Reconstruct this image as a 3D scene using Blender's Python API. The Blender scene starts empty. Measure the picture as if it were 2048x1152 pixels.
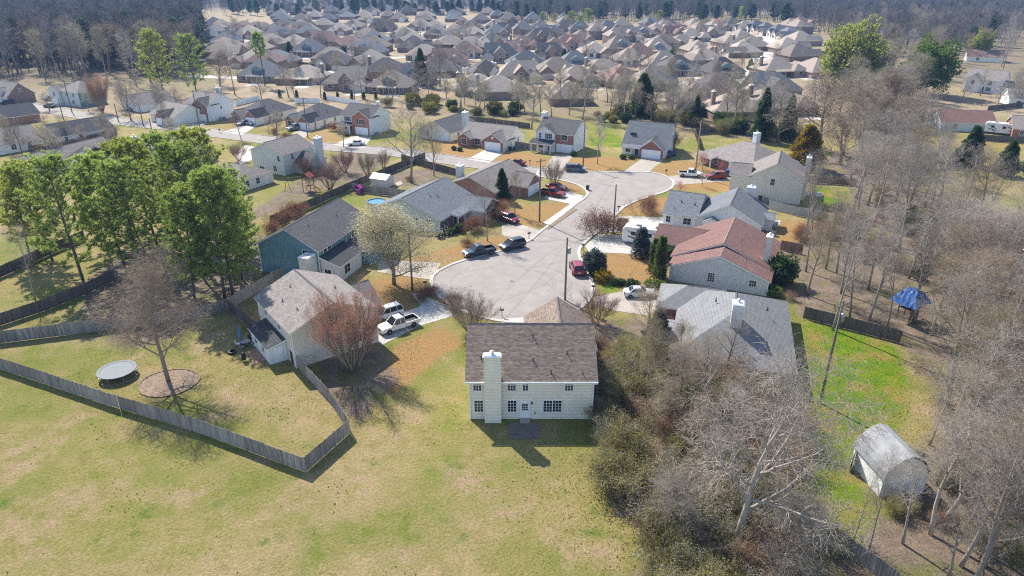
import bpy, math, random
import numpy as np
from mathutils import Vector, Matrix, Euler
R = math.radians
sc = bpy.context.scene
col = sc.collection

# ------------------------------------------------------------------ camera, sky, sun, exposure
CAM_H, CAM_PITCH, FOCAL = 45.0, R(25.0), 1365.33          # metres, down-tilt, focal length in photo pixels (2048 wide)
cd = bpy.data.cameras.new('camera'); cd.sensor_width = 36.0; cd.lens = 24.0
cd.clip_start = 0.5; cd.clip_end = 9000
cam = bpy.data.objects.new('camera', cd); col.objects.link(cam)
cam.location = (0, 0, CAM_H); cam.rotation_euler = (R(90) - CAM_PITCH, 0, 0)
sc.camera = cam
SUN_EL, SUN_AZ = R(44.0), math.atan2(-0.57, 0.82)          # azimuth clockwise from +Y
w = bpy.data.worlds.new('World'); sc.world = w; w.use_nodes = True
nt = w.node_tree; nt.nodes.clear()
sk = nt.nodes.new('ShaderNodeTexSky'); sk.sky_type = 'NISHITA'; sk.sun_disc = False
sk.sun_elevation = SUN_EL; sk.sun_rotation = SUN_AZ % (2 * math.pi); sk.altitude = 200; sk.air_density = 1.0; sk.dust_density = 0.6
bg = nt.nodes.new('ShaderNodeBackground'); bg.inputs['Strength'].default_value = 0.135
wo = nt.nodes.new('ShaderNodeOutputWorld')
nt.links.new(sk.outputs[0], bg.inputs[0]); nt.links.new(bg.outputs[0], wo.inputs[0])
sl = bpy.data.lights.new('sun', 'SUN'); sl.energy = 5.0; sl.angle = R(0.5); sl.color = (1.0, 0.94, 0.84)
sun = bpy.data.objects.new('sun', sl); col.objects.link(sun)
sd = Vector((math.sin(SUN_AZ) * math.cos(SUN_EL), math.cos(SUN_AZ) * math.cos(SUN_EL), math.sin(SUN_EL)))
sun.rotation_euler = (-sd).to_track_quat('-Z', 'Y').to_euler(); sun.location = (0, 0, 120)
sc.view_settings.view_transform = 'Standard'; sc.view_settings.look = 'None'
sc.view_settings.gamma = 1.0; sc.view_settings.use_curve_mapping = False
sc.view_settings.exposure = 0.98
sc.render.engine = 'CYCLES'; sc.cycles.use_denoising = False; sc.cycles.use_adaptive_sampling = False; sc.cycles.filter_width = 1.15
sc.cycles.max_bounces = 6; sc.cycles.diffuse_bounces = 3; sc.cycles.glossy_bounces = 2
sc.cycles.transmission_bounces = 2; sc.cycles.volume_bounces = 0; sc.cycles.transparent_max_bounces = 6

CP, SP = math.cos(CAM_PITCH), math.sin(CAM_PITCH)
def P(x, y, z=0.0):
    """Where the sight line of photo pixel (x, y) meets the level z: used to read positions off the photograph."""
    dx = (x - 1024) / FOCAL; dy = (y - 576) / FOCAL
    t = (z - CAM_H) / (-SP - dy * CP)
    return (dx * t, (CP - dy * SP) * t)
def height_of(px, ybase, ytop):
    b = P(px, ybase); dy = (ytop - 576) / FOCAL
    t = b[1] / (CP - dy * SP)
    return CAM_H + (-SP - dy * CP) * t

ORD = 'first second third fourth fifth sixth seventh eighth ninth tenth eleventh twelfth thirteenth fourteenth fifteenth sixteenth seventeenth eighteenth nineteenth'.split()
TENS = 'twentieth thirtieth fortieth fiftieth sixtieth seventieth eightieth ninetieth hundredth'.split(); TEN = 'twenty thirty forty fifty sixty seventy eighty ninety'.split()
def ordw(i):
    if i < 19: return ORD[i]
    i += 1
    return ('hundred-and-' + ORD[i - 101] if i > 100 else 'hundredth') if i >= 100 else TENS[i // 10 - 2] if i % 10 == 0 else TEN[i // 10 - 2] + '-' + ORD[i % 10 - 1]

# ------------------------------------------------------------------ mesh helpers
class MB:
    def __init__(s): s.v = []; s.f = []; s.m = []
    def add(s, vs, fs, mi=0):
        n = len(s.v); s.v += [tuple(p) for p in vs]
        for q in fs: s.f.append([i + n for i in q]); s.m.append(mi)
    def box(s, x0, y0, z0, x1, y1, z1, mi=0):
        s.add([(x0,y0,z0),(x1,y0,z0),(x1,y1,z0),(x0,y1,z0),(x0,y0,z1),(x1,y0,z1),(x1,y1,z1),(x0,y1,z1)],
              [(3,2,1,0),(4,5,6,7),(0,1,5,4),(1,2,6,5),(2,3,7,6),(3,0,4,7)], mi)
    def taper(s, x0, y0, z0, x1, y1, z1, ix, iy, mi=0):
        s.add([(x0,y0,z0),(x1,y0,z0),(x1,y1,z0),(x0,y1,z0),(x0+ix,y0+iy,z1),(x1-ix,y0+iy,z1),(x1-ix,y1-iy,z1),(x0+ix,y1-iy,z1)],
              [(3,2,1,0),(4,5,6,7),(0,1,5,4),(1,2,6,5),(2,3,7,6),(3,0,4,7)], mi)
    def tube(s, pts, rad, n=6, mi=0, cap=True):
        pts = [Vector(p) for p in pts]; k = len(pts); base = len(s.v)
        if not isinstance(rad, (list, tuple)): rad = [rad] * k
        a = None
        for i in range(k):
            d = (pts[min(i+1, k-1)] - pts[max(i-1, 0)]).normalized()
            if a is None: a = d.orthogonal().normalized()
            else:
                a = a - d * a.dot(d)
                a = a.normalized() if a.length > 1e-6 else d.orthogonal().normalized()
            b = d.cross(a)
            for j in range(n):
                t = 2 * math.pi * j / n
                p = pts[i] + (a * math.cos(t) + b * math.sin(t)) * rad[i]
                s.v.append(p[:])
        for i in range(k - 1):
            for j in range(n):
                q = base + i * n
                s.f.append([q + j, q + (j+1) % n, q + n + (j+1) % n, q + n + j]); s.m.append(mi)
        if cap:
            s.f.append([base + j for j in range(n)][::-1]); s.m.append(mi)
            s.f.append([base + (k-1) * n + j for j in range(n)]); s.m.append(mi)
    def lathe(s, prof, n=12, mi=0, cx=0, cy=0, cap=True):
        base = len(s.v)
        for r, z in prof:
            for j in range(n):
                t = 2 * math.pi * j / n
                s.v.append((cx + r * math.cos(t), cy + r * math.sin(t), z))
        for i in range(len(prof) - 1):
            for j in range(n):
                q = base + i * n
                s.f.append([q + j, q + (j+1) % n, q + n + (j+1) % n, q + n + j]); s.m.append(mi)
        if not cap: return
        s.f.append([base + j for j in range(n)][::-1]); s.m.append(mi)
        s.f.append([base + (len(prof)-1) * n + j for j in range(n)]); s.m.append(mi)
    def mesh(s, name, mats, smooth=False):
        me = bpy.data.meshes.new(name); me.from_pydata(s.v, [], s.f)
        mats = mats if isinstance(mats, (list, tuple)) else [mats]
        for q in mats: me.materials.append(q)
        if len(mats) > 1: me.polygons.foreach_set('material_index', s.m)
        if smooth: me.polygons.foreach_set('use_smooth', [True] * len(me.polygons))
        me.update(); return me
    def build(s, name, mats, parent=None, smooth=False):
        return link(name, s.mesh(name, mats, smooth), parent)

def link(name, me, parent=None, loc=None, rz=None):
    o = bpy.data.objects.new(name, me); col.objects.link(o)
    if parent is not None: o.parent = parent
    if loc is not None: o.location = loc
    if rz is not None: o.rotation_euler = (0, 0, rz)
    return o
def fast_mesh(name, V, k, mat, smooth=False):
    """V: (n*k, 3) corner points of n unconnected k-gons."""
    V = np.asarray(V, dtype=np.float32).reshape(-1, 3); n = len(V) // k
    me = bpy.data.meshes.new(name); me.vertices.add(len(V)); me.vertices.foreach_set('co', V.ravel())
    me.loops.add(len(V)); me.loops.foreach_set('vertex_index', np.arange(len(V), dtype=np.int32))
    me.polygons.add(n); me.polygons.foreach_set('loop_start', np.arange(0, len(V), k, dtype=np.int32))
    me.materials.append(mat); me.update(calc_edges=True); return me
def tag(o, label=None, cat=None, group=None, kind=None):
    if label: o['label'] = label
    if cat: o['category'] = cat
    if group: o['group'] = group
    if kind: o['kind'] = kind
    return o
def thing(name, label, cat, loc=(0,0,0), rz=0.0, group=None):
    o = bpy.data.objects.new(name, None); o.empty_display_size = 0.5; col.objects.link(o)
    o.location = (loc[0], loc[1], loc[2] if len(loc) > 2 else 0.0); o.rotation_euler = (0, 0, rz)
    return tag(o, label, cat, group)
KIDS = {}
def kids(o): return [c for c in o.children]
def copytree(o, label=None, group=None, loc=None, rz=None, scale=None, parent=None):
    c = o.copy(); col.objects.link(c)
    if parent is not None: c.parent = parent
    if label: c['label'] = label
    if group: c['group'] = group
    if loc is not None: c.location = (loc[0], loc[1], loc[2] if len(loc) > 2 else 0.0)
    if rz is not None: c.rotation_euler = (0, 0, rz)
    if scale is not None: c.scale = scale if isinstance(scale, (tuple, list)) else (scale,) * 3
    for ch in o.children: copytree(ch, parent=c)
    return c

# ------------------------------------------------------------------ materials
def newmat(name):
    m = bpy.data.materials.new(name); m.use_nodes = True
    t = m.node_tree; b = t.nodes['Principled BSDF']
    return m, t, b
def N(t, typ, **kw):
    n = t.nodes.new(typ)
    for k, v in kw.items():
        if k.startswith('i_'): n.inputs[k[2:]].default_value = v
        else: setattr(n, k, v)
    return n
def ramp(t, src, stops):
    r = t.nodes.new('ShaderNodeValToRGB'); e = r.color_ramp.elements
    while len(e) < len(stops): e.new(0.5)
    for i, (p, c) in enumerate(stops):
        e[i].position = p; e[i].color = (*c, 1) if len(c) == 3 else c
    t.links.new(src, r.inputs[0]); return r
def sc3(c, k): return tuple(min(1, x * k) for x in c)
def coords(t, per_object=True):
    tc = N(t, 'ShaderNodeTexCoord')
    if not per_object: return tc.outputs['Object']
    oi = N(t, 'ShaderNodeObjectInfo'); mu = N(t, 'ShaderNodeMath', operation='MULTIPLY'); mu.inputs[1].default_value = 37.0
    t.links.new(oi.outputs['Random'], mu.inputs[0])
    ad = N(t, 'ShaderNodeVectorMath', operation='ADD'); t.links.new(tc.outputs['Object'], ad.inputs[0]); t.links.new(mu.outputs[0], ad.inputs[1])
    return ad.outputs[0]
def simple(name, c, rough=0.8, var=0.18, scale=2.0, detail=5, metal=0.0, bump=0.0, rnd=0.0, spec=0.3, coat=0.0):
    """Base colour broken up by noise; rnd adds a per-object shift."""
    m, t, b = newmat(name); v = coords(t)
    n = N(t, 'ShaderNodeTexNoise', i_Scale=scale, i_Detail=detail, i_Roughness=0.65); t.links.new(v, n.inputs['Vector'])
    r = ramp(t, n.outputs[0], [(0.3, sc3(c, 1 - var)), (0.7, sc3(c, 1 + var))]); out = r.outputs[0]
    if rnd:
        oi = N(t, 'ShaderNodeObjectInfo'); mr = N(t, 'ShaderNodeMapRange'); mr.inputs[3].default_value = 1 - rnd; mr.inputs[4].default_value = 1 + rnd
        t.links.new(oi.outputs['Random'], mr.inputs[0])
        hs = N(t, 'ShaderNodeHueSaturation'); t.links.new(mr.outputs[0], hs.inputs['Value']); t.links.new(out, hs.inputs['Color']); out = hs.outputs[0]
    t.links.new(out, b.inputs['Base Color']); b.inputs['Roughness'].default_value = rough; b.inputs['Metallic'].default_value = metal
    b.inputs['Specular IOR Level'].default_value = spec
    if coat: b.inputs['Coat Weight'].default_value = coat; b.inputs['Coat Roughness'].default_value = 0.08
    if bump:
        bp = N(t, 'ShaderNodeBump', i_Strength=bump, i_Distance=0.05); t.links.new(n.outputs[0], bp.inputs['Height']); t.links.new(bp.outputs[0], b.inputs['Normal'])
    return m
def wall_uv(t):
    """(along-wall, height) from object coordinates, choosing x or y by the way the face looks."""
    tc = N(t, 'ShaderNodeTexCoord'); s = N(t, 'ShaderNodeSeparateXYZ'); t.links.new(tc.outputs['Object'], s.inputs[0])
    sn = N(t, 'ShaderNodeSeparateXYZ'); t.links.new(tc.outputs['Normal'], sn.inputs[0])
    ax = N(t, 'ShaderNodeMath', operation='ABSOLUTE'); t.links.new(sn.outputs[0], ax.inputs[0])
    ay = N(t, 'ShaderNodeMath', operation='ABSOLUTE'); t.links.new(sn.outputs[1], ay.inputs[0])
    g = N(t, 'ShaderNodeMath', operation='GREATER_THAN'); t.links.new(ax.outputs[0], g.inputs[0]); t.links.new(ay.outputs[0], g.inputs[1])
    mx = N(t, 'ShaderNodeMix', data_type='FLOAT'); t.links.new(g.outputs[0], mx.inputs[0]); t.links.new(s.outputs[0], mx.inputs[2]); t.links.new(s.outputs[1], mx.inputs[3])
    return mx.outputs[0], s.outputs[2], tc
def brickish(name, c1, c2, mortar, bw, bh, ms=0.02, rough=0.9, blotch=0.25, bump=0.4, rnd=0.0, zscale=1.0, bias=0.0):
    m, t, b = newmat(name); u, z, tc = wall_uv(t)
    cb = N(t, 'ShaderNodeCombineXYZ'); t.links.new(u, cb.inputs[0])
    zz = N(t, 'ShaderNodeMath', operation='MULTIPLY'); zz.inputs[1].default_value = zscale; t.links.new(z, zz.inputs[0]); t.links.new(zz.outputs[0], cb.inputs[1])
    br = N(t, 'ShaderNodeTexBrick', i_Scale=1.0); br.inputs['Brick Width'].default_value = bw; br.inputs['Row Height'].default_value = bh
    br.inputs['Mortar Size'].default_value = ms; br.inputs['Bias'].default_value = bias; br.inputs['Color1'].default_value = (*c1, 1); br.inputs['Color2'].default_value = (*c2, 1); br.inputs['Mortar'].default_value = (*mortar, 1)
    t.links.new(cb.outputs[0], br.inputs['Vector'])
    oi = N(t, 'ShaderNodeObjectInfo'); ad = N(t, 'ShaderNodeVectorMath', operation='ADD')
    mu = N(t, 'ShaderNodeMath', operation='MULTIPLY'); mu.inputs[1].default_value = 50; t.links.new(oi.outputs['Random'], mu.inputs[0])
    t.links.new(tc.outputs['Object'], ad.inputs[0]); t.links.new(mu.outputs[0], ad.inputs[1])
    n = N(t, 'ShaderNodeTexNoise', i_Scale=0.7, i_Detail=6.0, i_Roughness=0.7); t.links.new(ad.outputs[0], n.inputs['Vector'])
    mr = N(t, 'ShaderNodeMapRange'); mr.inputs[1].default_value = 0.3; mr.inputs[2].default_value = 0.7; mr.inputs[3].default_value = 1 - blotch; mr.inputs[4].default_value = 1 + blotch
    t.links.new(n.outputs[0], mr.inputs[0]); val = mr.outputs[0]
    if rnd:
        m2 = N(t, 'ShaderNodeMapRange'); m2.inputs[3].default_value = 1 - rnd; m2.inputs[4].default_value = 1 + rnd; t.links.new(oi.outputs['Random'], m2.inputs[0])
        mm = N(t, 'ShaderNodeMath', operation='MULTIPLY'); t.links.new(val, mm.inputs[0]); t.links.new(m2.outputs[0], mm.inputs[1]); val = mm.outputs[0]
    hs = N(t, 'ShaderNodeHueSaturation'); t.links.new(val, hs.inputs['Value']); t.links.new(br.outputs[0], hs.inputs['Color'])
    t.links.new(hs.outputs[0], b.inputs['Base Color']); b.inputs['Roughness'].default_value = rough; b.inputs['Specular IOR Level'].default_value = 0.2
    bp = N(t, 'ShaderNodeBump', i_Strength=bump, i_Distance=0.02, invert=True); t.links.new(br.outputs['Fac'], bp.inputs['Height']); t.links.new(bp.outputs[0], b.inputs['Normal'])
    return m
def shingle(name, c, rnd=0.0, contrast=0.22):
    return brickish(name, sc3(c, 1 - contrast), sc3(c, 1 + contrast), sc3(c, 0.66), 0.42, 0.085, 0.012, 0.95, 0.11, 0.5, rnd)
def siding(name, c, rnd=0.0):
    return brickish(name, c, sc3(c, 0.98), sc3(c, 0.78), 3.6, 0.19, 0.02, 0.6, 0.09, 0.8, rnd)
def brick(name, c, rnd=0.0):
    return brickish(name, sc3(c, 0.75), sc3(c, 1.25), (0.42, 0.38, 0.34), 0.24, 0.08, 0.008, 0.9, 0.15, 0.4, rnd)

M = {}
M['shingle_brown'] = shingle('shingle_brown', (0.215, 0.166, 0.136), contrast=0.36)
M['shingle_red'] = shingle('shingle_red', (0.195, 0.112, 0.098))
M['shingle_grey'] = shingle('shingle_grey', (0.205, 0.205, 0.21), contrast=.14)
M['shingle_slate'] = shingle('shingle_slate', (0.155, 0.165, 0.18))
M['shingle_dark'] = shingle('shingle_dark', (0.060, 0.062, 0.070))
M['shingle_charcoal'] = shingle('shingle_charcoal', (0.115, 0.108, 0.112))
M['shingle_taupe'] = shingle('shingle_taupe', (0.21, 0.185, 0.17))
M['shingle_tan'] = shingle('shingle_tan', (0.235, 0.21, 0.195))
M['shingle_far'] = shingle('shingle_far', (0.275, 0.226, 0.190), rnd=0.3)
M['shingle_far_slate'] = shingle('shingle_far_slate', (0.15, 0.155, 0.165), rnd=0.25)
M['shingle_far_red'] = shingle('shingle_far_red', (0.24, 0.155, 0.135), rnd=0.15)
M['shingle_far_tan'] = shingle('shingle_far_tan', (0.34, 0.285, 0.235), rnd=.2); M['shingle_far_dark'] = shingle('shingle_far_dark', (0.115, 0.105, 0.105), rnd=.25)
M['siding_cream'] = siding('siding_cream', (0.84, 0.785, 0.675))
M['siding_white'] = siding('siding_white', (0.78, 0.78, 0.77))
M['siding_beige'] = siding('siding_beige', (0.70, 0.65, 0.56))
M['siding_grey'] = siding('siding_grey', (0.62, 0.63, 0.61))
M['siding_blue'] = siding('siding_blue', (0.17, 0.30, 0.36))
M['siding_sage'] = siding('siding_sage', (0.62, 0.64, 0.58))
M['brick_red'] = brick('brick_red', (0.26, 0.085, 0.055))
M['brick_orange'] = brick('brick_orange', (0.36, 0.115, 0.06))
M['brick_brown'] = brick('brick_brown', (0.24, 0.15, 0.115), rnd=0.25)
M['trim_white'] = simple('trim_white', (0.80, 0.80, 0.79), 0.5, 0.05)
M['trim_tan'] = simple('trim_tan', (0.62, 0.56, 0.47), 0.6, 0.06)
M['door_white'] = simple('door_white', (0.80, 0.80, 0.80), 0.45, 0.05)
M['door_dark'] = simple('door_dark', (0.06, 0.05, 0.05), 0.5, 0.1)
M['shutter'] = simple('shutter', (0.035, 0.04, 0.055), 0.5, 0.1)
M['flue'] = simple('flue', (0.45, 0.46, 0.47), 0.4, 0.15, metal=0.7)
M['vent'] = simple('vent', (0.035, 0.035, 0.038), 0.6, 0.1)
def glass(name, c, rough=0.05):
    m, t, b = newmat(name); b.inputs['Base Color'].default_value = (*c, 1); b.inputs['Roughness'].default_value = rough
    b.inputs['Specular IOR Level'].default_value = 0.45; return m
M['pane'] = glass('pane', (0.018, 0.020, 0.024))
M['car_glass'] = glass('car_glass', (0.012, 0.015, 0.018), 0.03)
def boards(name, c, rnd):
    m, t, b = newmat(name); tc = N(t, 'ShaderNodeTexCoord').outputs['Object']; mp = N(t, 'ShaderNodeMapping'); mp.inputs['Scale'].default_value = (6.9, 1.0, .35); t.links.new(tc, mp.inputs[0])
    oi = N(t, 'ShaderNodeObjectInfo'); ad = N(t, 'ShaderNodeVectorMath', operation='ADD'); t.links.new(mp.outputs[0], ad.inputs[0]); mu = N(t, 'ShaderNodeMath', operation='MULTIPLY'); mu.inputs[1].default_value = 60; t.links.new(oi.outputs['Random'], mu.inputs[0]); t.links.new(mu.outputs[0], ad.inputs[1])
    n = N(t, 'ShaderNodeTexNoise', i_Scale=1.0, i_Detail=3.0, i_Roughness=.7); t.links.new(ad.outputs[0], n.inputs['Vector']); r = ramp(t, n.outputs[0], [(0.3, sc3(c, .5)), (.5, c), (0.7, sc3(c, 1.55))])
    mr = N(t, 'ShaderNodeMapRange'); mr.inputs[3].default_value = 1 - rnd; mr.inputs[4].default_value = 1 + rnd; t.links.new(oi.outputs['Random'], mr.inputs[0]); hs = N(t, 'ShaderNodeHueSaturation'); t.links.new(mr.outputs[0], hs.inputs['Value']); t.links.new(r.outputs[0], hs.inputs['Color'])
    t.links.new(hs.outputs[0], b.inputs['Base Color']); b.inputs['Roughness'].default_value = .95; b.inputs['Specular IOR Level'].default_value = .1; return m
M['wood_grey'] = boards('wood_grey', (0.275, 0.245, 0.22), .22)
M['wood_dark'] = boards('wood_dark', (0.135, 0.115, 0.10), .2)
M['wood_brown'] = boards('wood_brown', (0.21, 0.14, 0.10), .15)
M['wood_pale'] = simple('wood_pale', (0.42, 0.41, 0.39), 0.85, 0.15, 6.0, bump=0.3, rnd=0.08)
M['pole_wood'] = simple('pole_wood', (0.15, 0.125, 0.105), 0.9, 0.3, 3.0)
M['pole_red'] = simple('pole_red', (0.28, 0.18, 0.15), 0.9, 0.2, 3.0)
M['cable'] = simple('cable', (0.10, 0.10, 0.10), 0.6, 0.05)
M['metal_grey'] = simple('metal_grey', (0.36, 0.37, 0.38), 0.4, 0.1, metal=0.6)
M['metal_dark'] = simple('metal_dark', (0.05, 0.05, 0.055), 0.5, 0.1, metal=0.3)
M['ac_grey'] = simple('ac_grey', (0.22, 0.22, 0.21), 0.6, 0.1)
M['tyre'] = simple('tyre', (0.015, 0.015, 0.016), 0.8, 0.1)
M['rim'] = simple('rim', (0.45, 0.46, 0.48), 0.3, 0.05, metal=0.8)
M['lamp_red'] = simple('lamp_red', (0.35, 0.015, 0.012), 0.2, 0.05)
M['lamp_clear'] = simple('lamp_clear', (0.75, 0.76, 0.78), 0.12, 0.05)
M['plastic_black'] = simple('plastic_black', (0.02, 0.02, 0.022), 0.5, 0.1)
M['plastic_green'] = simple('plastic_green', (0.012, 0.045, 0.03), 0.5, 0.1)
def paint(name, c): return simple(name, c, 0.3, 0.03, 1.0, coat=0.35, spec=0.4)
for k, c in dict(white=(0.74,0.73,0.70), silver=(0.50,0.52,0.55), navy=(0.015,0.03,0.055), charcoal=(0.03,0.04,0.045), maroon=(0.24,0.008,0.03),
                 red=(0.22,0.018,0.015), crimson=(0.17,0.008,0.018), slate=(0.09,0.12,0.16), black=(0.012,0.012,0.014), grey=(0.22,0.23,0.24), gold=(0.34,0.29,0.22), blue=(0.03,0.07,0.16)).items():
    M['paint_' + k] = paint('paint_' + k, c)
M['bark_grey'] = simple('bark_grey', (0.235, 0.20, 0.17), 0.95, 0.3, 4.0, rnd=0.15)
M['bark_pale'] = simple('bark_pale', (0.33, 0.285, 0.245), 0.95, 0.25, 4.0, rnd=0.12)
M['bark_tan'] = simple('bark_tan', (0.275, 0.21, 0.155), 0.95, 0.3, 4.0, rnd=0.15)
M['bark_red'] = simple('bark_red', (0.24, 0.145, 0.115), 0.95, 0.3, 4.0, rnd=0.15)
M['bark_dark'] = simple('bark_dark', (0.10, 0.082, 0.07), 0.95, 0.3, 4.0, rnd=0.15)
M['bark_wood'] = simple('bark_wood', (0.15, 0.135, 0.13), 0.95, 0.25, 1.0, rnd=0.25); M['bark_far'] = simple('bark_far', (0.29, 0.258, 0.235), 0.95, 0.25, 1.0, rnd=0.25)
def leafmat(name, c, var=0.45, scale=1.2, rnd=0.2, trans=0.5):
    m = simple(name, c, 0.6, var, scale, rnd=rnd, spec=0.25)
    t = m.node_tree; b = t.nodes['Principled BSDF']; o = t.nodes['Material Output']; src = b.inputs['Base Color'].links[0].from_socket
    tr = N(t, 'ShaderNodeBsdfTranslucent'); mx = N(t, 'ShaderNodeMixShader'); mx.inputs[0].default_value = trans
    g = N(t, 'ShaderNodeHueSaturation', i_Saturation=1.15, i_Value=1.25); t.links.new(src, g.inputs['Color']); t.links.new(g.outputs[0], tr.inputs[0])
    t.links.new(b.outputs[0], mx.inputs[1]); t.links.new(tr.outputs[0], mx.inputs[2]); t.links.new(mx.outputs[0], o.inputs['Surface'])
    return m
M['needle'] = leafmat('needle', (0.27, 0.335, 0.10), 0.5, 0.9, 0.18)
M['needle_yellow'] = leafmat('needle_yellow', (0.31, 0.335, 0.09), 0.4, 0.9, 0.15)
M['needle_dark'] = leafmat('needle_dark', (0.070, 0.110, 0.045), 0.45, 1.0, 0.2)
M['needle_gold'] = leafmat('needle_gold', (0.24, 0.165, 0.03), 0.45, 0.7, 0.1)
M['needle_blue'] = leafmat('needle_blue', (0.085, 0.105, 0.10), 0.35, 1.5, 0.1)
M['needle_mid'] = leafmat('needle_mid', (0.105, 0.135, 0.035), .4, 1.5, .15)
M['leaf_bright'] = leafmat('leaf_bright', (0.27, 0.285, 0.09), 0.4, 0.8, 0.15)
M['leaf_green'] = leafmat('leaf_green', (0.13, 0.19, 0.04), 0.4, 0.8, 0.15)
M['leaf_brush'] = leafmat('leaf_brush', (0.17, 0.165, 0.05), 0.5, 0.6, 0.35)
M['leaf_dead'] = leafmat('leaf_dead', (0.22, 0.105, 0.045), 0.4, 1.0, 0.3)
M['leaf_yellow'] = leafmat('leaf_yellow', (0.30, 0.22, 0.03), 0.35, 1.0, 0.2)
M['blossom'] = leafmat('blossom', (0.48, 0.44, 0.27), 0.25, 1.5, 0.1)
M['bud_red'] = leafmat('bud_red', (0.32, 0.15, 0.11), 0.3, 1.5, 0.2)
M['bud_pink'] = leafmat('bud_pink', (0.42, 0.10, 0.13), 0.3, 1.5, 0.2)
M['bud_olive'] = leafmat('bud_olive', (0.26, 0.225, 0.10), 0.3, 1.5, 0.2)
# ------------------------------------------------------------------ ground
def inpoly(X, Y, poly):
    ins = np.zeros(X.shape, bool); n = len(poly)
    for i in range(n):
        x0, y0 = poly[i]; x1, y1 = poly[(i+1) % n]
        c = (y0 > Y) != (y1 > Y)
        with np.errstate(divide='ignore', invalid='ignore'): xi = (x1 - x0) * (Y - y0) / (y1 - y0 + 1e-12) + x0
        ins ^= c & (X < xi)
    return ins
def PP(poly): return [P(*q) for q in poly]
gx = np.concatenate([-np.geomspace(4200, 130, 26)[:-1], np.arange(-130, 90, 0.75), np.geomspace(90, 4200, 26)])
gy = np.concatenate([np.array([-400, -120, -30, 5]), np.arange(22, 200, 0.75), np.geomspace(200, 1250, 34), np.geomspace(1350, 5200, 14)])
GX, GY = np.meshgrid(gx, gy)
def blur(a, k):
    for _ in range(k):
        a = (np.roll(a,1,0) + a + np.roll(a,-1,0)) / 3; a = (np.roll(a,1,1) + a + np.roll(a,-1,1)) / 3
    return a
def layer(polys, soft=2):
    a = np.zeros(GX.shape)
    for pts, wgt in polys: a = np.maximum(a, inpoly(GX, GY, PP(pts)) * wgt)
    return np.clip(blur(a, soft), 0, 1)
LITTER = [
 [(1640,330),(1700,280),(1790,260),(1960,420),(2300,430),(2300,900),(1880,860),(1850,760),(1800,686),(1605,636),(1560,560),(1545,500),(1620,480),(1640,430),(1700,400),(1700,372),(1640,368)],
 [(1190,640),(1290,640),(1420,740),(1560,800),(1590,900),(1585,1010),(1780,1200),(1900,1400),(1180,1400),(1260,1152),(1330,1090),(1225,1010),(1190,900),(1210,760)],
 [(1850,870),(2300,900),(2300,1400),(1850,1400),(1700,1120)],
 [(170,560),(250,505),(400,480),(545,470),(560,545),(458,612),(400,640),(300,700),(160,668)],
 [(640,690),(700,680),(760,690),(800,762),(720,850),(640,780)],
 [(770,345),(880,335),(905,352),(900,366),(790,375)],
 [(-400,200),(-300,60),(0,45),(380,30),(425,120),(420,175),(370,192),(280,182),(150,168),(0,176)],
 [(1540,30),(1640,60),(1700,110),(1760,200),(1900,190),(2400,140),(2400,12),(1000,12),(1000,36),(1450,40)],
 [(430,470),(690,300),(780,300),(760,340),(560,420)],
 [(1185,215),(1420,215),(1640,250),(1640,290),(1400,270),(1240,238),(1000,232),(880,215),(900,195)],
]
GREEN = [
 ([(1600,642),(1640,640),(1795,690),(1815,760),(1815,840),(1770,880),(1700,870),(1620,830),(1604,740)], 1.0),
 ([(1612,800),(1740,840),(1720,930),(1690,1000),(1620,990),(1600,900)], 0.72), ([(1620,960),(1720,960),(1800,1040),(1860,1150),(1780,1150)], 0.6),
 ([(1608,374),(1700,376),(1690,415),(1600,412)], 1.0), ([(1168,255),(1240,255),(1250,296),(1180,292)], 0.95),
 ([(1192,565),(1238,560),(1245,583),(1195,588)], 0.85), ([(1200,616),(1290,632),(1250,690),(1190,690)], 0.5),
 ([(160,215),(240,212),(250,232),(180,240)], 0.5), ([(1900,165),(1990,170),(1990,210),(1900,200)], 0.45),
 ([(515,375),(640,360),(655,390),(545,420)], 0.5), ([(660,400),(735,385),(760,400),(730,430),(690,420)], 0.4),
 ([(1085,225),(1130,235),(1160,250),(1060,250)], 0.4), ([(430,540),(560,500),(560,520),(450,580)], 0.15),
 ([(0,555),(120,560),(160,600),(60,640),(0,640)], 0.25), ([(55,470),(120,465),(120,500),(60,520)], 0.3)]
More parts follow.
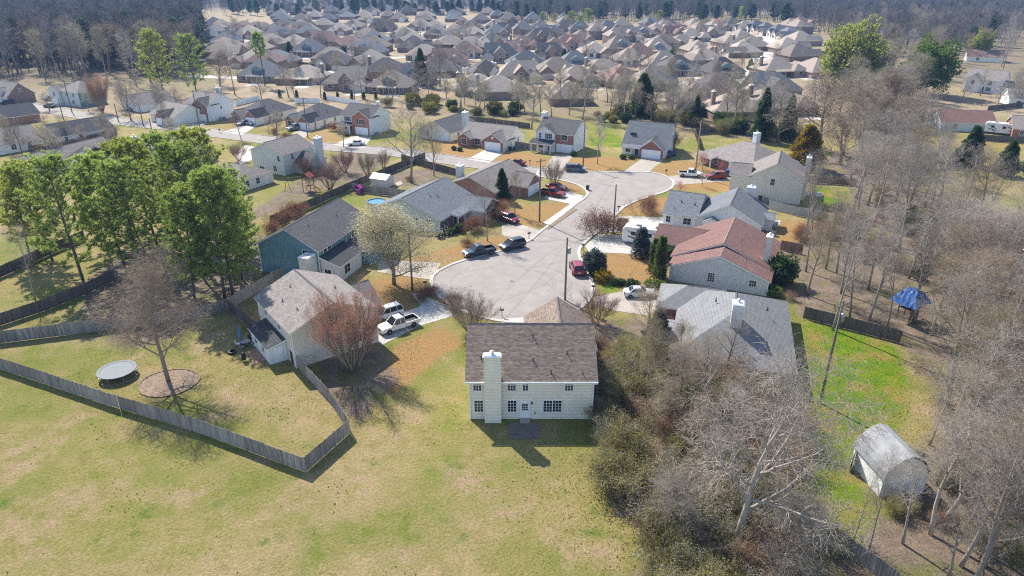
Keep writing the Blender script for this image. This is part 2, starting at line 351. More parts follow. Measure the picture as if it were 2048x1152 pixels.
ORANGE = [
 ([(1180,505),(1335,510),(1335,566),(1215,560),(1175,535)], 1.0), ([(1235,428),(1262,405),(1350,390),(1340,432)], 1.0),
 ([(1290,340),(1360,318),(1470,345),(1470,360),(1370,350),(1335,352)], 0.7), ([(1362,360),(1465,362),(1470,385),(1360,380)], 1.0),
 ([(870,272),(925,290),(972,300),(940,324),(880,312)], 1.0), ([(1012,300),(1070,308),(1105,322),(1085,336),(980,324)], 1.0),
 ([(1130,320),(1200,310),(1240,320),(1246,344),(1135,343)], 0.9), ([(1200,312),(1285,318),(1247,343)], 0.6),
 ([(820,520),(880,500),(1000,470),(1050,488),(960,512),(880,535),(830,545)], 1.0), ([(1030,415),(1120,405),(1146,410),(1085,455),(1020,450)], 1.0),
 ([(1110,362),(1150,368),(1168,384),(1120,392)], 1.0), ([(695,565),(840,545),(875,585),(830,600),(790,640),(740,600)], 0.75),
 ([(790,690),(890,650),(930,690),(870,720),(800,780),(760,800)], 1.0),
 ([(470,250),(570,240),(590,262),(520,275),(440,262)], 0.5), ([(620,255),(700,262),(680,290),(600,285)], 0.6),
 ([(360,240),(400,230),(470,245),(440,262),(380,255)], 0.9), ([(130,205),(180,215),(150,222),(90,208)], 0.9),
 ([(1545,440),(1640,440),(1620,480),(1560,500)], 0.8), ([(1620,340),(1700,345),(1690,366),(1620,362)], 0.7),
 ([(1850,260),(2048,250),(2048,300),(1900,320)], 0.8), ([(1990,470),(2048,440),(2048,530),(2000,520)], 0.7),
 ([(1595,800),(1650,850),(1640,1000),(1590,960)], 0.5)]
YELLOW = [
 ([(830,690),(940,640),(940,850),(1000,1000),(830,1000),(800,860)], 0.75), ([(0,760),(200,830),(560,960),(500,1100),(0,1200)], 0.65),
 ([(0,700),(180,690),(320,700),(300,860),(0,730)], 0.6), ([(1080,1000),(1200,960),(1300,1152),(1050,1152)], 0.4), ([(380,830),(560,860),(520,905),(420,865)], 0.3)]
TAN = [
 ([(430,760),(600,740),(690,850),(600,900),(420,830)], 0.85), ([(560,970),(700,880),(830,880),(1000,1000),(900,1200),(350,1200),(300,1060)], 0.7),
 ([(0,1060),(300,1030),(350,1200),(0,1200)], 0.45), ([(1000,900),(1190,900),(1230,1010),(1100,1100)], 0.35), ([(0,740),(110,760),(200,800),(120,830),(0,800)], 0.3)]
wood_l = layer([(q, 1.0) for q in LITTER], 2)
zone = np.stack([layer(GREEN, 2), layer(ORANGE, 1), wood_l, np.clip((GY - 215) / 25, 0, 1) * (1 - wood_l) * (np.abs(GX) < 4300)], -1)
zone2 = np.stack([layer(YELLOW, 7), layer(TAN, 7), np.clip((GY - 850) / 150, 0, 1), np.ones(GX.shape)], -1)
# far ridge beyond the town
hill = np.clip((GY - 1500) / 1300, 0, 1); hill = hill * hill * (3 - 2 * hill)
GZ = hill * (150 + 60 * np.sin(GX / 700 + 1.0) + 35 * np.sin(GX / 260 + 2))
me = bpy.data.meshes.new('ground'); ny, nx = GX.shape
me.vertices.add(nx * ny); me.vertices.foreach_set('co', np.stack([GX, GY, GZ], -1).astype(np.float32).ravel())
idx = np.arange(nx * ny).reshape(ny, nx)
quads = np.stack([idx[:-1,:-1], idx[:-1,1:], idx[1:,1:], idx[1:,:-1]], -1).reshape(-1, 4).astype(np.int32)
me.loops.add(quads.size); me.loops.foreach_set('vertex_index', quads.ravel())
me.polygons.add(len(quads)); me.polygons.foreach_set('loop_start', np.arange(0, quads.size, 4, dtype=np.int32))
for nm, a in (('zone', zone), ('zone2', zone2)):
    at = me.attributes.new(nm, 'FLOAT_COLOR', 'POINT'); at.data.foreach_set('color', a.astype(np.float32).ravel())
me.update(calc_edges=True); me.validate()
def ground_material():
    m, t, b = newmat('turf'); L = t.links.new
    tc = N(t, 'ShaderNodeTexCoord').outputs['Object']
    def noise(scale, detail=4, rough=0.6, off=(0,0,0)):
        v = N(t, 'ShaderNodeVectorMath', operation='ADD'); v.inputs[1].default_value = off; L(tc, v.inputs[0])
        n = N(t, 'ShaderNodeTexNoise', i_Scale=scale, i_Detail=detail, i_Roughness=rough); L(v.outputs[0], n.inputs['Vector']); return n.outputs[0]
    def mr(src, a, c, lo=0.0, hi=1.0):
        q = N(t, 'ShaderNodeMapRange'); q.inputs[1].default_value = a; q.inputs[2].default_value = c; q.inputs[3].default_value = lo; q.inputs[4].default_value = hi; L(src, q.inputs[0]); return q.outputs[0]
    def mix(f, a, c):
        q = N(t, 'ShaderNodeMix', data_type='RGBA'); L(f, q.inputs[0])
        for s, x in ((q.inputs[6], a), (q.inputs[7], c)):
            if isinstance(x, tuple): s.default_value = (*x, 1)
            else: L(x, s)
        return q.outputs[2]
    def math_(op, a, c):
        q = N(t, 'ShaderNodeMath', operation=op)
        for s, x in ((q.inputs[0], a), (q.inputs[1], c)):
            if isinstance(x, (int, float)): s.default_value = x
            else: L(x, s)
        return q.outputs[0]
    def edge(wgt, n, sharp=0.3):
        """soft mask edge broken up by noise"""
        return mr(math_('ADD', wgt, math_('MULTIPLY', math_('SUBTRACT', n, 0.5), 1.7)), 0.5 - sharp, 0.5 + sharp)
    z1 = N(t, 'ShaderNodeVertexColor', layer_name='zone'); s1 = N(t, 'ShaderNodeSeparateColor'); L(z1.outputs[0], s1.inputs[0])
    z2 = N(t, 'ShaderNodeVertexColor', layer_name='zone2'); s2 = N(t, 'ShaderNodeSeparateColor'); L(z2.outputs[0], s2.inputs[0])
    nb = noise(0.13, 6, 0.62); nm = noise(0.5, 6, 0.68, (40,3,0)); nf = noise(3.2, 5, 0.75, (7,70,0)); nt_ = noise(11.0, 3, 0.8, (5,5,5)); np_ = noise(0.22, 5, 0.6, (99,12,0))
    nl = noise(0.055, 5, 0.6, (11,40,0))
    lawn = mix(mr(nm, 0.38, 0.62), (0.240,0.207,0.066), (0.330,0.260,0.118))
    lawn = mix(math_('MULTIPLY', s2.outputs[1], mr(nm, 0.28, 0.58)), lawn, (0.37,0.275,0.145))
    lawn = mix(math_('MULTIPLY', s2.outputs[0], mr(np_, 0.36, 0.60)), lawn, (0.205,0.212,0.042))
    lawn = mix(math_('MULTIPLY', mr(nl, 0.46, 0.58), mr(nm, 0.30, 0.56)), lawn, (0.170,0.190,0.036))
    lawn = mix(math_('MULTIPLY', mr(np_, 0.585, 0.68), mr(nm, 0.42, 0.56)), lawn, (0.095,0.155,0.016))         # winter weeds
    lawn = mix(math_('MULTIPLY', mr(nb, 0.50, 0.64), mr(nm, 0.36, 0.60)), lawn, (0.37,0.265,0.155))           # bare thin patches
    lawn = mix(math_('MULTIPLY', mr(nf, 0.66, 0.72), mr(nm, 0.45, 0.6)), lawn, (0.16,0.09,0.045))             # fallen leaves
    orange = mix(mr(nm, 0.34, 0.66), (0.36,0.205,0.075), (0.30,0.195,0.085))
    lawn = mix(edge(s1.outputs[1], nm), lawn, orange)
    green = mix(mr(nm, 0.38, 0.62), (0.085,0.185,0.006), (0.165,0.22,0.012))
    green = mix(mr(np_, 0.48, 0.62), green, (0.27,0.205,0.055))
    lawn = mix(edge(s1.outputs[0], nm), lawn, green)
    lawn = mix(edge(z1.outputs['Alpha'], nb, 0.3), lawn, mix(mr(nb, 0.4, 0.6), (0.35,0.275,0.190), (0.26,0.205,0.125)))
    litter = mix(mr(nm, 0.36, 0.64), (0.165,0.125,0.095), (0.260,0.200,0.145))
    litter = mix(mr(np_, 0.50, 0.64), litter, (0.165,0.160,0.060))
    lawn = mix(edge(s1.outputs[2], nm), lawn, litter)
    lawn = mix(s2.outputs[2], lawn, mix(mr(noise(0.02, 5), 0.4, 0.6), (0.05,0.055,0.05), (0.10,0.085,0.075)))
    hs = N(t, 'ShaderNodeHueSaturation'); L(lawn, hs.inputs['Color'])
    L(math_('MULTIPLY', mr(nf, 0.30, 0.70, 0.70, 1.28), mr(nt_, 0.3, 0.7, 0.80, 1.20)), hs.inputs['Value'])
    L(hs.outputs[0], b.inputs['Base Color']); b.inputs['Roughness'].default_value = 0.95; b.inputs['Specular IOR Level'].default_value = 0.1
    bp = N(t, 'ShaderNodeBump', i_Strength=1.0, i_Distance=0.25); L(math_('ADD', nf, math_('MULTIPLY', nt_, 0.6)), bp.inputs['Height']); L(bp.outputs[0], b.inputs['Normal'])
    return m
me.materials.append(ground_material())
tag(link('ground', me), kind='structure')
# sky box wall of air
def haze_box():
    m = bpy.data.materials.new('air'); m.use_nodes = True; t = m.node_tree; t.nodes.clear()
    v = N(t, 'ShaderNodeVolumePrincipled'); v.inputs['Color'].default_value = (0.30, 0.54, 1.0, 1); v.inputs['Density'].default_value = HAZE; v.inputs['Anisotropy'].default_value = 0.1
    o = N(t, 'ShaderNodeOutputMaterial'); t.links.new(v.outputs[0], o.inputs['Volume'])
    b = MB(); b.box(-4400, -450, -1.0, 4400, 5400, 290); tag(b.build('haze', m), kind='stuff')
HAZE = 0.00014
haze_box()

# ------------------------------------------------------------------ roads, drives, kerbs
def paved(name, c, crack=0.5, scale=0.35, grit=9.0):
    m, t, b = newmat(name); L = t.links.new; tc = N(t, 'ShaderNodeTexCoord').outputs['Object']
    n1 = N(t, 'ShaderNodeTexNoise', i_Scale=scale, i_Detail=7.0, i_Roughness=0.7); L(tc, n1.inputs['Vector'])
    n2 = N(t, 'ShaderNodeTexNoise', i_Scale=grit, i_Detail=4.0, i_Roughness=0.8); L(tc, n2.inputs['Vector'])
    r = ramp(t, n1.outputs[0], [(0.3, sc3(c, 0.84)), (0.52, c), (0.72, sc3(c, 1.14))])
    vo = N(t, 'ShaderNodeTexVoronoi', feature='DISTANCE_TO_EDGE', i_Scale=0.16)
    dv = N(t, 'ShaderNodeVectorMath', operation='ADD'); n3 = N(t, 'ShaderNodeTexNoise', i_Scale=0.7, i_Detail=4.0); L(tc, n3.inputs['Vector'])
    L(tc, dv.inputs[0]); L(n3.outputs['Color'], dv.inputs[1]); L(dv.outputs[0], vo.inputs['Vector'])
    cr = N(t, 'ShaderNodeMapRange'); cr.inputs[1].default_value = 0.0; cr.inputs[2].default_value = 0.03; cr.inputs[3].default_value = 1 - crack; cr.inputs[4].default_value = 1.0; L(vo.outputs['Distance'], cr.inputs[0])
    g = N(t, 'ShaderNodeMapRange'); g.inputs[1].default_value = 0.25; g.inputs[2].default_value = 0.75; g.inputs[3].default_value = 0.85; g.inputs[4].default_value = 1.15; L(n2.outputs[0], g.inputs[0])
    mu = N(t, 'ShaderNodeMath', operation='MULTIPLY'); L(cr.outputs[0], mu.inputs[0]); L(g.outputs[0], mu.inputs[1])
    hs = N(t, 'ShaderNodeHueSaturation'); L(mu.outputs[0], hs.inputs['Value']); L(r.outputs[0], hs.inputs['Color']); L(hs.outputs[0], b.inputs['Base Color'])
    b.inputs['Roughness'].default_value = 0.9; b.inputs['Specular IOR Level'].default_value = 0.2
    bp = N(t, 'ShaderNodeBump', i_Strength=0.3, i_Distance=0.03); L(n2.outputs[0], bp.inputs['Height']); L(bp.outputs[0], b.inputs['Normal'])
    return m
M['asphalt'] = paved('asphalt', (0.265, 0.238, 0.214), 0.06)
M['concrete'] = paved('concrete', (0.42, 0.395, 0.36), 0.12)
M['concrete_old'] = paved('concrete_old', (0.34, 0.30, 0.255), 0.2)
M['concrete_far'] = paved('concrete_far', (0.44, 0.41, 0.365), 0.1)
M['patio_dark'] = paved('patio_dark', (0.15, 0.13, 0.11), 0.3)
M['patio_red'] = paved('patio_red', (0.33, 0.20, 0.135), 0.3)
M['mulch'] = simple('mulch', (0.20, 0.145, 0.105), 0.95, 0.5, 3.5, bump=0.8)
M['tar'] = simple('tar', (0.15, 0.138, 0.13), 0.8, 0.2)
def sheet(name, pts, mat, z, thick=0.03):
    b = MB(); n = len(pts)
    b.add([(x, y, z) for x, y in pts] + [(x, y, z - thick) for x, y in pts], [tuple(range(n))] + [(i, i + n, (i+1) % n + n, (i+1) % n) for i in range(n)])
    return tag(b.build(name, mat), kind='structure')
def ribbon(pts, wd):
    out_l, out_r = [], []
    for i, p in enumerate(pts):
        a = Vector(pts[max(0, i-1)]); c = Vector(pts[min(len(pts)-1, i+1)]); d = (c - a).normalized()
        n = Vector((-d.y, d.x)) * wd / 2; out_l.append((p[0]+n.x, p[1]+n.y)); out_r.append((p[0]-n.x, p[1]-n.y))
    return out_l + out_r[::-1]
def strip(name, pts, wd, z0, z1, mat, closed=False):
    """A raised band (kerb, seam) along a ground polyline."""
    b = MB(); k = len(pts); L_, R_ = [], []
    for i, p in enumerate(pts):
        a = Vector(pts[i-1] if (i or closed) else pts[0]); c = Vector(pts[(i+1) % k] if (i < k-1 or closed) else pts[-1]); d = (c - a).normalized()
        n = Vector((-d.y, d.x)) * wd / 2; L_.append((p[0]+n.x, p[1]+n.y)); R_.append((p[0]-n.x, p[1]-n.y))
    v = []
    for l, r in zip(L_, R_): v += [(*l, z0), (*l, z1), (*r, z1), (*r, z0)]
    f = []
    for i in range(k if closed else k - 1):
        q = i * 4; s = ((i + 1) % k) * 4
        f += [(q, s, s+1, q+1), (q+1, s+1, s+2, q+2), (q+2, s+2, s+3, q+3)]
    b.add(v, f); return tag(b.build(name, mat), kind='structure')
def smooth(pts, it=2):
    for _ in range(it):
        o = []
        for i in range(len(pts)):
            a = pts[i]; c = pts[(i+1) % len(pts)]
            o += [(a[0]*.75+c[0]*.25, a[1]*.75+c[1]*.25), (a[0]*.25+c[0]*.75, a[1]*.25+c[1]*.75)]
        pts = o
    return pts
STREET = smooth(PP([(1080,338),(1135,345),(1192,343),(1247,345),(1296,343),(1335,352),(1350,366),(1340,381),(1289,396),(1251,411),(1233,428),(1214,448),(1190,468),(1166,488),(1156,503),(1163,525),(1172,543),(1184,562),(1187,582),(1175,607),(1140,630),(1090,642),(1030,646),(975,639),(920,620),(885,601),(866,578),(861,559),(872,545),(892,534),(917,524),(960,512),(1010,500),(1053,487),(1085,460),(1146,413),(1177,391),(1172,379),(1150,367),(1110,358),(1072,353)]), 1)
sheet('cul_de_sac', STREET, M['asphalt'], 0.024)
strip('kerb', STREET, 0.55, 0.0, 0.13, M['concrete'], True)
left_road = [P(*q) for q in [(1082,346),(1000,334),(900,320),(820,308),(740,300),(660,294),(590,288),(520,278),(440,268),(380,258),(300,250),(230,242),(150,228),(80,215),(0,205),(-120,190)]]
rb = ribbon(left_road, 8.0); sheet('road', rb, M['asphalt'], 0.018)
strip('kerb', rb[:len(left_road)], 0.4, 0.0, 0.12, M['concrete_old']); strip('kerb', rb[len(left_road):], 0.4, 0.0, 0.12, M['concrete_old'])
FAR_ROADS = []
for k, (q, wd) in enumerate([([(1497,185),(1508,150),(1524,112),(1541,82),(1540,62),(1500,50)], 11), ([(380,152),(520,158),(646,156),(745,155),(860,152),(940,135)], 8), ([(440,84),(560,80),(660,86),(760,78),(900,60)], 9),
               ([(960,135),(1020,137),(1120,141),(1250,143),(1400,172),(1490,175)], 8), ([(640,110),(760,118),(860,112),(930,100),(1010,90),(1100,88),(1230,95)], 8), ([(1230,95),(1360,88),(1480,70)], 8), ([(400,66),(700,62),(1000,50)], 9), ([(1560,190),(1500,185),(1380,182)], 9)]):
    FAR_ROADS.append([P(*a) for a in q]); sheet('road', ribbon([P(*a) for a in q], wd), M['concrete_far'], 0.05 + 0.012 * k)
DRIVES = [
 ([(742,676),(764,690),(838,652),(906,632),(896,612),(866,600),(840,585),(824,588),(842,612),(800,628)], 'concrete'),
 ([(1004,452),(1028,444),(1082,462),(1056,484),(1004,470)], 'concrete_old'), ([(758,512),(800,522),(882,526),(866,560),(835,556),(755,544)], 'concrete_old'),
 ([(1082,376),(1126,380),(1168,392),(1150,410),(1092,398)], 'concrete'), ([(1086,446),(1160,394),(1168,398),(1098,452)], 'concrete'),
 ([(1170,492),(1196,468),(1330,476),(1345,512),(1178,504)], 'concrete'), ([(1217,448),(1238,432),(1342,436),(1345,458),(1200,466)], 'concrete'),
 ([(1188,594),(1240,584),(1322,588),(1326,604),(1296,632),(1232,622),(1190,610)], 'concrete_old'), ([(1004,638),(1056,634),(1056,664),(1000,662)], 'concrete'),
 ([(1284,317),(1329,319),(1298,344),(1246,344)], 'concrete_old'), ([(971,299),(1012,302),(978,326),(934,319)], 'concrete'), ([(1108,309),(1146,311),(1122,344),(1086,340)], 'concrete_old'),
 ([(1340,352),(1370,350),(1468,350),(1462,362),(1352,370)], 'concrete_old'), ([(708,272),(744,274),(728,296),(664,290)], 'concrete'), ([(596,259),(626,261),(600,284),(572,280)], 'concrete_old'),
 ([(492,248),(522,247),(484,270),(448,264)], 'concrete'), ([(392,242),(416,246),(380,258),(342,252)], 'concrete'), ([(490,290),(520,296),(515,315),(480,330),(470,310)], 'concrete'),
 ([(790,366),(802,362),(806,368),(795,372)], 'concrete_old'), ([(80,206),(180,200),(180,207),(100,216)], 'concrete_old')]
for i, (pts, k) in enumerate(DRIVES): sheet('driveway', PP(pts), M[k], 0.030 + .004 * (i % 4))
strip('verge', PP([(1092,458),(1150,418)]), 1.2, 0.0, 0.10, M['mulch'])
sheet('patio', PP([(1016,846),(1078,846),(1078,878),(1018,878)]), M['patio_dark'], 0.05)
sheet('patio', PP([(497,704),(530,686),(556,712),(505,732)]), M['patio_red'], 0.05)
sheet('patio', PP([(1540,440),(1563,441),(1556,456),(1540,452)]), M['concrete_old'], 0.05)
mc = P(338, 766); sheet('mulch_bed', [(mc[0] + 3.35*math.cos(a)*(1+.04*math.sin(3*a)), mc[1] + 3.0*math.sin(a)) for a in np.linspace(0, 2*math.pi, 28)[:-1]], M['mulch'], 0.05, 0.06)
strip('bed_edging', [(mc[0] + 3.4*math.cos(a)*(1+.04*math.sin(3*a)), mc[1] + 3.05*math.sin(a)) for a in np.linspace(0, 2*math.pi, 28)[:-1]], 0.14, 0.0, 0.12, M['mulch'], True)
for q in [[(985,612),(1020,575),(1062,536),(1100,505),(1140,480)], [(1062,536),(1010,528),(930,545)], [(1062,536),(1130,522),(1158,520)], [(1010,600),(1090,570),(1105,555)]]:
    strip('tar_seam', PP(q), 0.06, 0.020, 0.030, M['tar'])
mh = P(1024, 563); sheet('manhole', [(mh[0] + .45*math.cos(a), mh[1] + .45*math.sin(a)) for a in np.linspace(0, 2*math.pi, 13)[:-1]], M['tar'], 0.034, 0.02)

M['tyre_mark'] = paved('tyre_mark', (0.215, 0.197, 0.186), 0.0)
cb_ = P(1030, 566)
for k, (r_, a0, a1) in enumerate([(6.0, -0.6, 1.3), (6.45, -0.5, 1.1), (8.6, -1.1, .9), (9.0, -.9, .7), (10.2, 2.4, 3.9)]):
    strip('tyre_mark', [(cb_[0] + r_*math.cos(t), cb_[1] + r_*.9*math.sin(t)) for t in np.linspace(a0, a1, 14)], .22, .018, .0262 + .0005*k, M['tyre_mark'])
# ------------------------------------------------------------------ house builder
def swapxy(vs): return [(y, x, z) for x, y, z in vs]
def roof_slab(b, x0, x1, y0, y1, h, pitch, hip0, hip1, o, zb, zt, mi=0, alongx=False):
    if alongx: x0, x1, y0, y1 = y0, y1, x0, x1
    xm = (x0 + x1) / 2; hw = (x1 - x0) / 2; H = h + hw * pitch; ze = h - o * pitch
    ya, yb = y0 - o, y1 + o; ra = ya + (hw + o if hip0 else 0); rb_ = yb - (hw + o if hip1 else 0)
    base = [(x0-o, ya, ze), (x1+o, ya, ze), (x1+o, yb, ze), (x0-o, yb, ze), (xm, ra, H), (xm, rb_, H)]
    vs = [(x, y, z + zb) for x, y, z in base] + [(x, y, z + zt) for x, y, z in base]
    top = [(3,0,4,5), (1,2,5,4)]; side = [(0,3), (2,1)]
    if hip0: top.append((0,1,4)); side.append((1,0))
    else: side += [(4,0), (1,4)]
    if hip1: top.append((2,3,5)); side.append((3,2))
    else: side += [(3,5), (5,2)]
    fs = [tuple(i + 6 for i in q) for q in top] + [q[::-1] for q in top] + [(a, c, c+6, a+6) for a, c in side]
    if alongx: vs = swapxy(vs); fs = [q[::-1] for q in fs]
    b.add(vs, fs, mi)
    e = [(xm, ra, H + zt), (xm, rb_, H + zt)]
    return swapxy(e) if alongx else e
def wall_shell(b, x0, x1, y0, y1, h, pitch, hip0, hip1, alongx, fronts):
    """fronts: {'s','n','e','w'} -> material index"""
    g = lambda k: fronts.get(k, 0)
    if not alongx:
        xm = (x0 + x1) / 2; H = h + (x1 - x0) / 2 * pitch; s = [(x0,y0,0),(x1,y0,0),(x1,y0,h)] + ([] if hip0 else [(xm,y0,H)]) + [(x0,y0,h)]
        n = [(x1,y1,0),(x0,y1,0),(x0,y1,h)] + ([] if hip1 else [(xm,y1,H)]) + [(x1,y1,h)]
        e = [(x1,y0,0),(x1,y1,0),(x1,y1,h),(x1,y0,h)]; w_ = [(x0,y1,0),(x0,y0,0),(x0,y0,h),(x0,y1,h)]
    else:
        ym = (y0 + y1) / 2; H = h + (y1 - y0) / 2 * pitch; w_ = [(x0,y1,0),(x0,y0,0),(x0,y0,h)] + ([] if hip0 else [(x0,ym,H)]) + [(x0,y1,h)]
        e = [(x1,y0,0),(x1,y1,0),(x1,y1,h)] + ([] if hip1 else [(x1,ym,H)]) + [(x1,y0,h)]
        s = [(x0,y0,0),(x1,y0,0),(x1,y0,h),(x0,y0,h)]; n = [(x1,y1,0),(x0,y1,0),(x0,y1,h),(x1,y1,h)]
    idx = {}; vs = []; 
    for k, poly in (('s', s), ('n', n), ('e', e), ('w', w_)):
        f = []
        for p in poly:
            if p not in idx: idx[p] = len(vs); vs.append(p)
            f.append(idx[p])
        b.f.append([len(b.v) + i for i in f]); b.m.append(g(k))
    b.v += vs
WIN = {}
def window_meshes(w_, h, cols, rows, tone):
    key = (round(w_,2), round(h,2), cols, rows, tone)
    if key in WIN: return WIN[key]
    t = 0.09; fr = MB(); o, i = (w_/2 + t, w_/2), None
    v = [(-w_/2-t,-.06,-t),(w_/2+t,-.06,-t),(w_/2+t,-.06,h+t),(-w_/2-t,-.06,h+t),(-w_/2,-.06,0),(w_/2,-.06,0),(w_/2,-.06,h),(-w_/2,-.06,h)]
    v += [(x, 0.01, z) for x, y, z in v]
    f = []
    for a in range(4):
        c = (a+1) % 4; f += [(a, c, c+4, a+4), (a, a+8, c+8, c), (a+4, c+4, c+12, a+12)]
    fr.add(v, f)
    pn = MB(); pn.box(-w_/2, -.015, 0, w_/2, 0.0, h)
    mu = MB(); xs = [-w_/2 + w_ * k / cols for k in range(1, cols)]; zs = [h * k / rows for k in range(1, rows)]
    # one connected lattice: a flat plate of bars cut from shared grid lines
    gx_ = sorted(set([-w_/2] + [x + d for x in xs for d in (-.022, .022)] + [w_/2])); gz_ = sorted(set([0.0] + [z + d for z in zs for d in (-.022, .022)] + [h]))
    on = lambda a, c, lines: any(abs((a + c) / 2 - l) < 0.012 for l in lines)
    vid = {}
    def vi(x, z, y):
        k = (round(x,4), round(z,4), y)
        if k not in vid: vid[k] = len(mu.v); mu.v.append((x, y, z))
        return vid[k]
    for a in range(len(gx_)-1):
        for c in range(len(gz_)-1):
            if on(gx_[a], gx_[a+1], xs) or on(gz_[c], gz_[c+1], zs):
                q = [(gx_[a], gz_[c]), (gx_[a+1], gz_[c]), (gx_[a+1], gz_[c+1]), (gx_[a], gz_[c+1])]
                mu.f.append([vi(x, z, -.04) for x, z in q]); mu.m.append(0)
    tm = M['trim_white'] if tone == 'w' else M['trim_tan']
    WIN[key] = (fr.mesh('window', tm), pn.mesh('pane', M['pane']), mu.mesh('muntins', tm) if mu.f else None)
    return WIN[key]
class House:
    def __init__(s, label, A, rot, group='houses', cat='house', name='house', roof='shingle_grey', wall='siding_cream', trim='trim_white', over=0.4):
        s.root = thing(name, label, cat, A, R(rot), group); s.roof = roof; s.wall = wall; s.trim = trim; s.over = over; s.blocks = []
    def block(s, x0, x1, y0, y1, h, kind='gy', pitch=0.5, hip0=False, hip1=False, wall=None, roof=None, fronts=None, over=None, cap=True):
        """kind gy: ridge along y, gx: ridge along x; fronts: face -> material key"""
        wall = wall or s.wall; roof = roof or s.roof; ax = kind == 'gx'; o = s.over if over is None else over
        mats = [M[wall]]; fm = {}
        for k, v in (fronts or {}).items():
            if M[v] not in mats: mats.append(M[v])
            fm[k] = mats.index(M[v])
        b = MB(); wall_shell(b, x0, x1, y0, y1, h, pitch, hip0, hip1, ax, fm); b.build('wall', mats, s.root)
        b = MB(); e = roof_slab(b, x0, x1, y0, y1, h, pitch, hip0, hip1, o, 0.045, 0.10, 0, ax); rf = b.build('roof', M[roof], s.root)
        b = MB(); roof_slab(b, x0, x1, y0, y1, h, pitch, hip0, hip1, o - 0.03, -0.13, 0.05, 0, ax); b.build('fascia', M[s.trim], s.root)
        if cap:
            (ax_, ay, az), (bx, by, bz) = e
            if math.hypot(bx-ax_, by-ay) > 0.5:
                b = MB(); wv = 0.17; dz = wv * pitch - 0.02
                if ax: v = [(ax_, ay-wv, az-dz), (ax_, ay, az+.05), (ax_, ay+wv, az-dz), (bx, by-wv, bz-dz), (bx, by, bz+.05), (bx, by+wv, bz-dz)]
                else: v = [(ax_-wv, ay, az-dz), (ax_, ay, az+.05), (ax_+wv, ay, az-dz), (bx-wv, by, bz-dz), (bx, by, bz+.05), (bx+wv, by, bz-dz)]
                b.add(v, [(0,1,4,3), (1,2,5,4), (0,2,1), (3,4,5)]); b.build('ridge_cap', M[roof if 'far' in roof else 'shingle_charcoal' if roof != 'shingle_red' else 'shingle_brown'], rf)
        s.blocks.append((x0, x1, y0, y1, h)); return len(s.blocks) - 1
    def shed(s, x0, x1, y0, y1, hlo, hhi, high='n', wall=None, roof=None, walls=True, over=0.25):
        z = {'s': lambda x, y: hhi if y <= (y0+y1)/2 else hlo, 'n': lambda x, y: hlo if y <= (y0+y1)/2 else hhi, 'e': lambda x, y: hlo if x <= (x0+x1)/2 else hhi, 'w': lambda x, y: hhi if x <= (x0+x1)/2 else hlo}[high]
        c = [(x0,y0),(x1,y0),(x1,y1),(x0,y1)]
        if walls:
            b = MB(); b.add([(x,y,0) for x,y in c] + [(x,y,z(x,y)) for x,y in c], [(0,1,5,4),(1,2,6,5),(2,3,7,6),(3,0,4,7),(4,5,6,7)]); b.build('wall', M[wall or s.wall], s.root)
        o = over; ox = (x0 - (o if high != 'w' else 0), x1 + (o if high != 'e' else 0)); oy = (y0 - (o if high != 's' else 0), y1 + (o if high != 'n' else 0)); cc = [(ox[0],oy[0]),(ox[1],oy[0]),(ox[1],oy[1]),(ox[0],oy[1])]
        for nm, zb, zt, m in (('roof', .05, .11, roof or s.roof), ('fascia', -.14, .052, s.trim)):
            b = MB(); b.add([(x,y,z(x,y)+zb) for x,y in cc] + [(x,y,z(x,y)+zt) for x,y in cc], [(3,2,1,0),(4,5,6,7),(0,1,5,4),(1,2,6,5),(2,3,7,6),(3,0,4,7)]); b.build(nm, M[m], s.root)
        s.blocks.append((x0, x1, y0, y1, hlo)); return len(s.blocks) - 1
    def at(s, k, face, u, z=0.0, off=0.0):
        x0, x1, y0, y1, h = s.blocks[k]
        return {'s': ((x0+u, y0-off, z), 0), 'e': ((x1+off, y0+u, z), 90), 'n': ((x1-u, y1+off, z), 180), 'w': ((x0-off, y1-u, z), -90)}[face]
    def put(s, name, me, k, face, u, z=0.0, off=0.0, parent=None):
        p, a = s.at(k, face, u, z, off); return link(name, me, s.root, p, R(a))
    def win(s, k, face, u, z, w_=0.9, h=1.4, cols=3, rows=4, tone='w', shutters=False):
        fr, pn, mu = window_meshes(w_, h, cols, rows, tone)
        o = s.put('window', fr, k, face, u, z); link('pane', pn, o)
        if mu: link('muntins', mu, o)
        if shutters:
            if 'sh' not in WIN:
                b = MB(); b.box(-.2, -.05, 0, .2, .005, 1.0); WIN['sh'] = b.mesh('shutter', M['shutter'])
            for d in (-1, 1):
                q = s.put('shutter', WIN['sh'], k, face, u + d * (w_/2 + .32), z); q.scale = (1, 1, h)
    def garage(s, k, face, u, w_=4.8, mat='door_white', h=2.15):
        b = MB(); nr, nc = 4, max(4, round(w_ / 0.6)); v = []; f = []
        # raised-panel door, one connected sheet with recessed joints
        xs = [-w_/2]; 
        for c in range(nc): xs += [xs[-1] + w_/nc * .1, xs[-1] + w_/nc * .9, xs[-1] + w_/nc]
        zs = [0.0]
        for r_ in range(nr): zs += [zs[-1] + h/nr * .12, zs[-1] + h/nr * .88, zs[-1] + h/nr]
        nx_ = len(xs)
        for zi, z in enumerate(zs):
            for xi, x in enumerate(xs): v.append((x, -.05 if (xi % 3 in (1, 2) and zi % 3 in (1, 2)) else -.02, z))
        for zi in range(len(zs)-1):
            for xi in range(nx_-1): f.append((zi*nx_+xi, zi*nx_+xi+1, (zi+1)*nx_+xi+1, (zi+1)*nx_+xi))
        b.add(v, f); s.put('garage_door', b.mesh('garage_door', M[mat]), k, face, u)
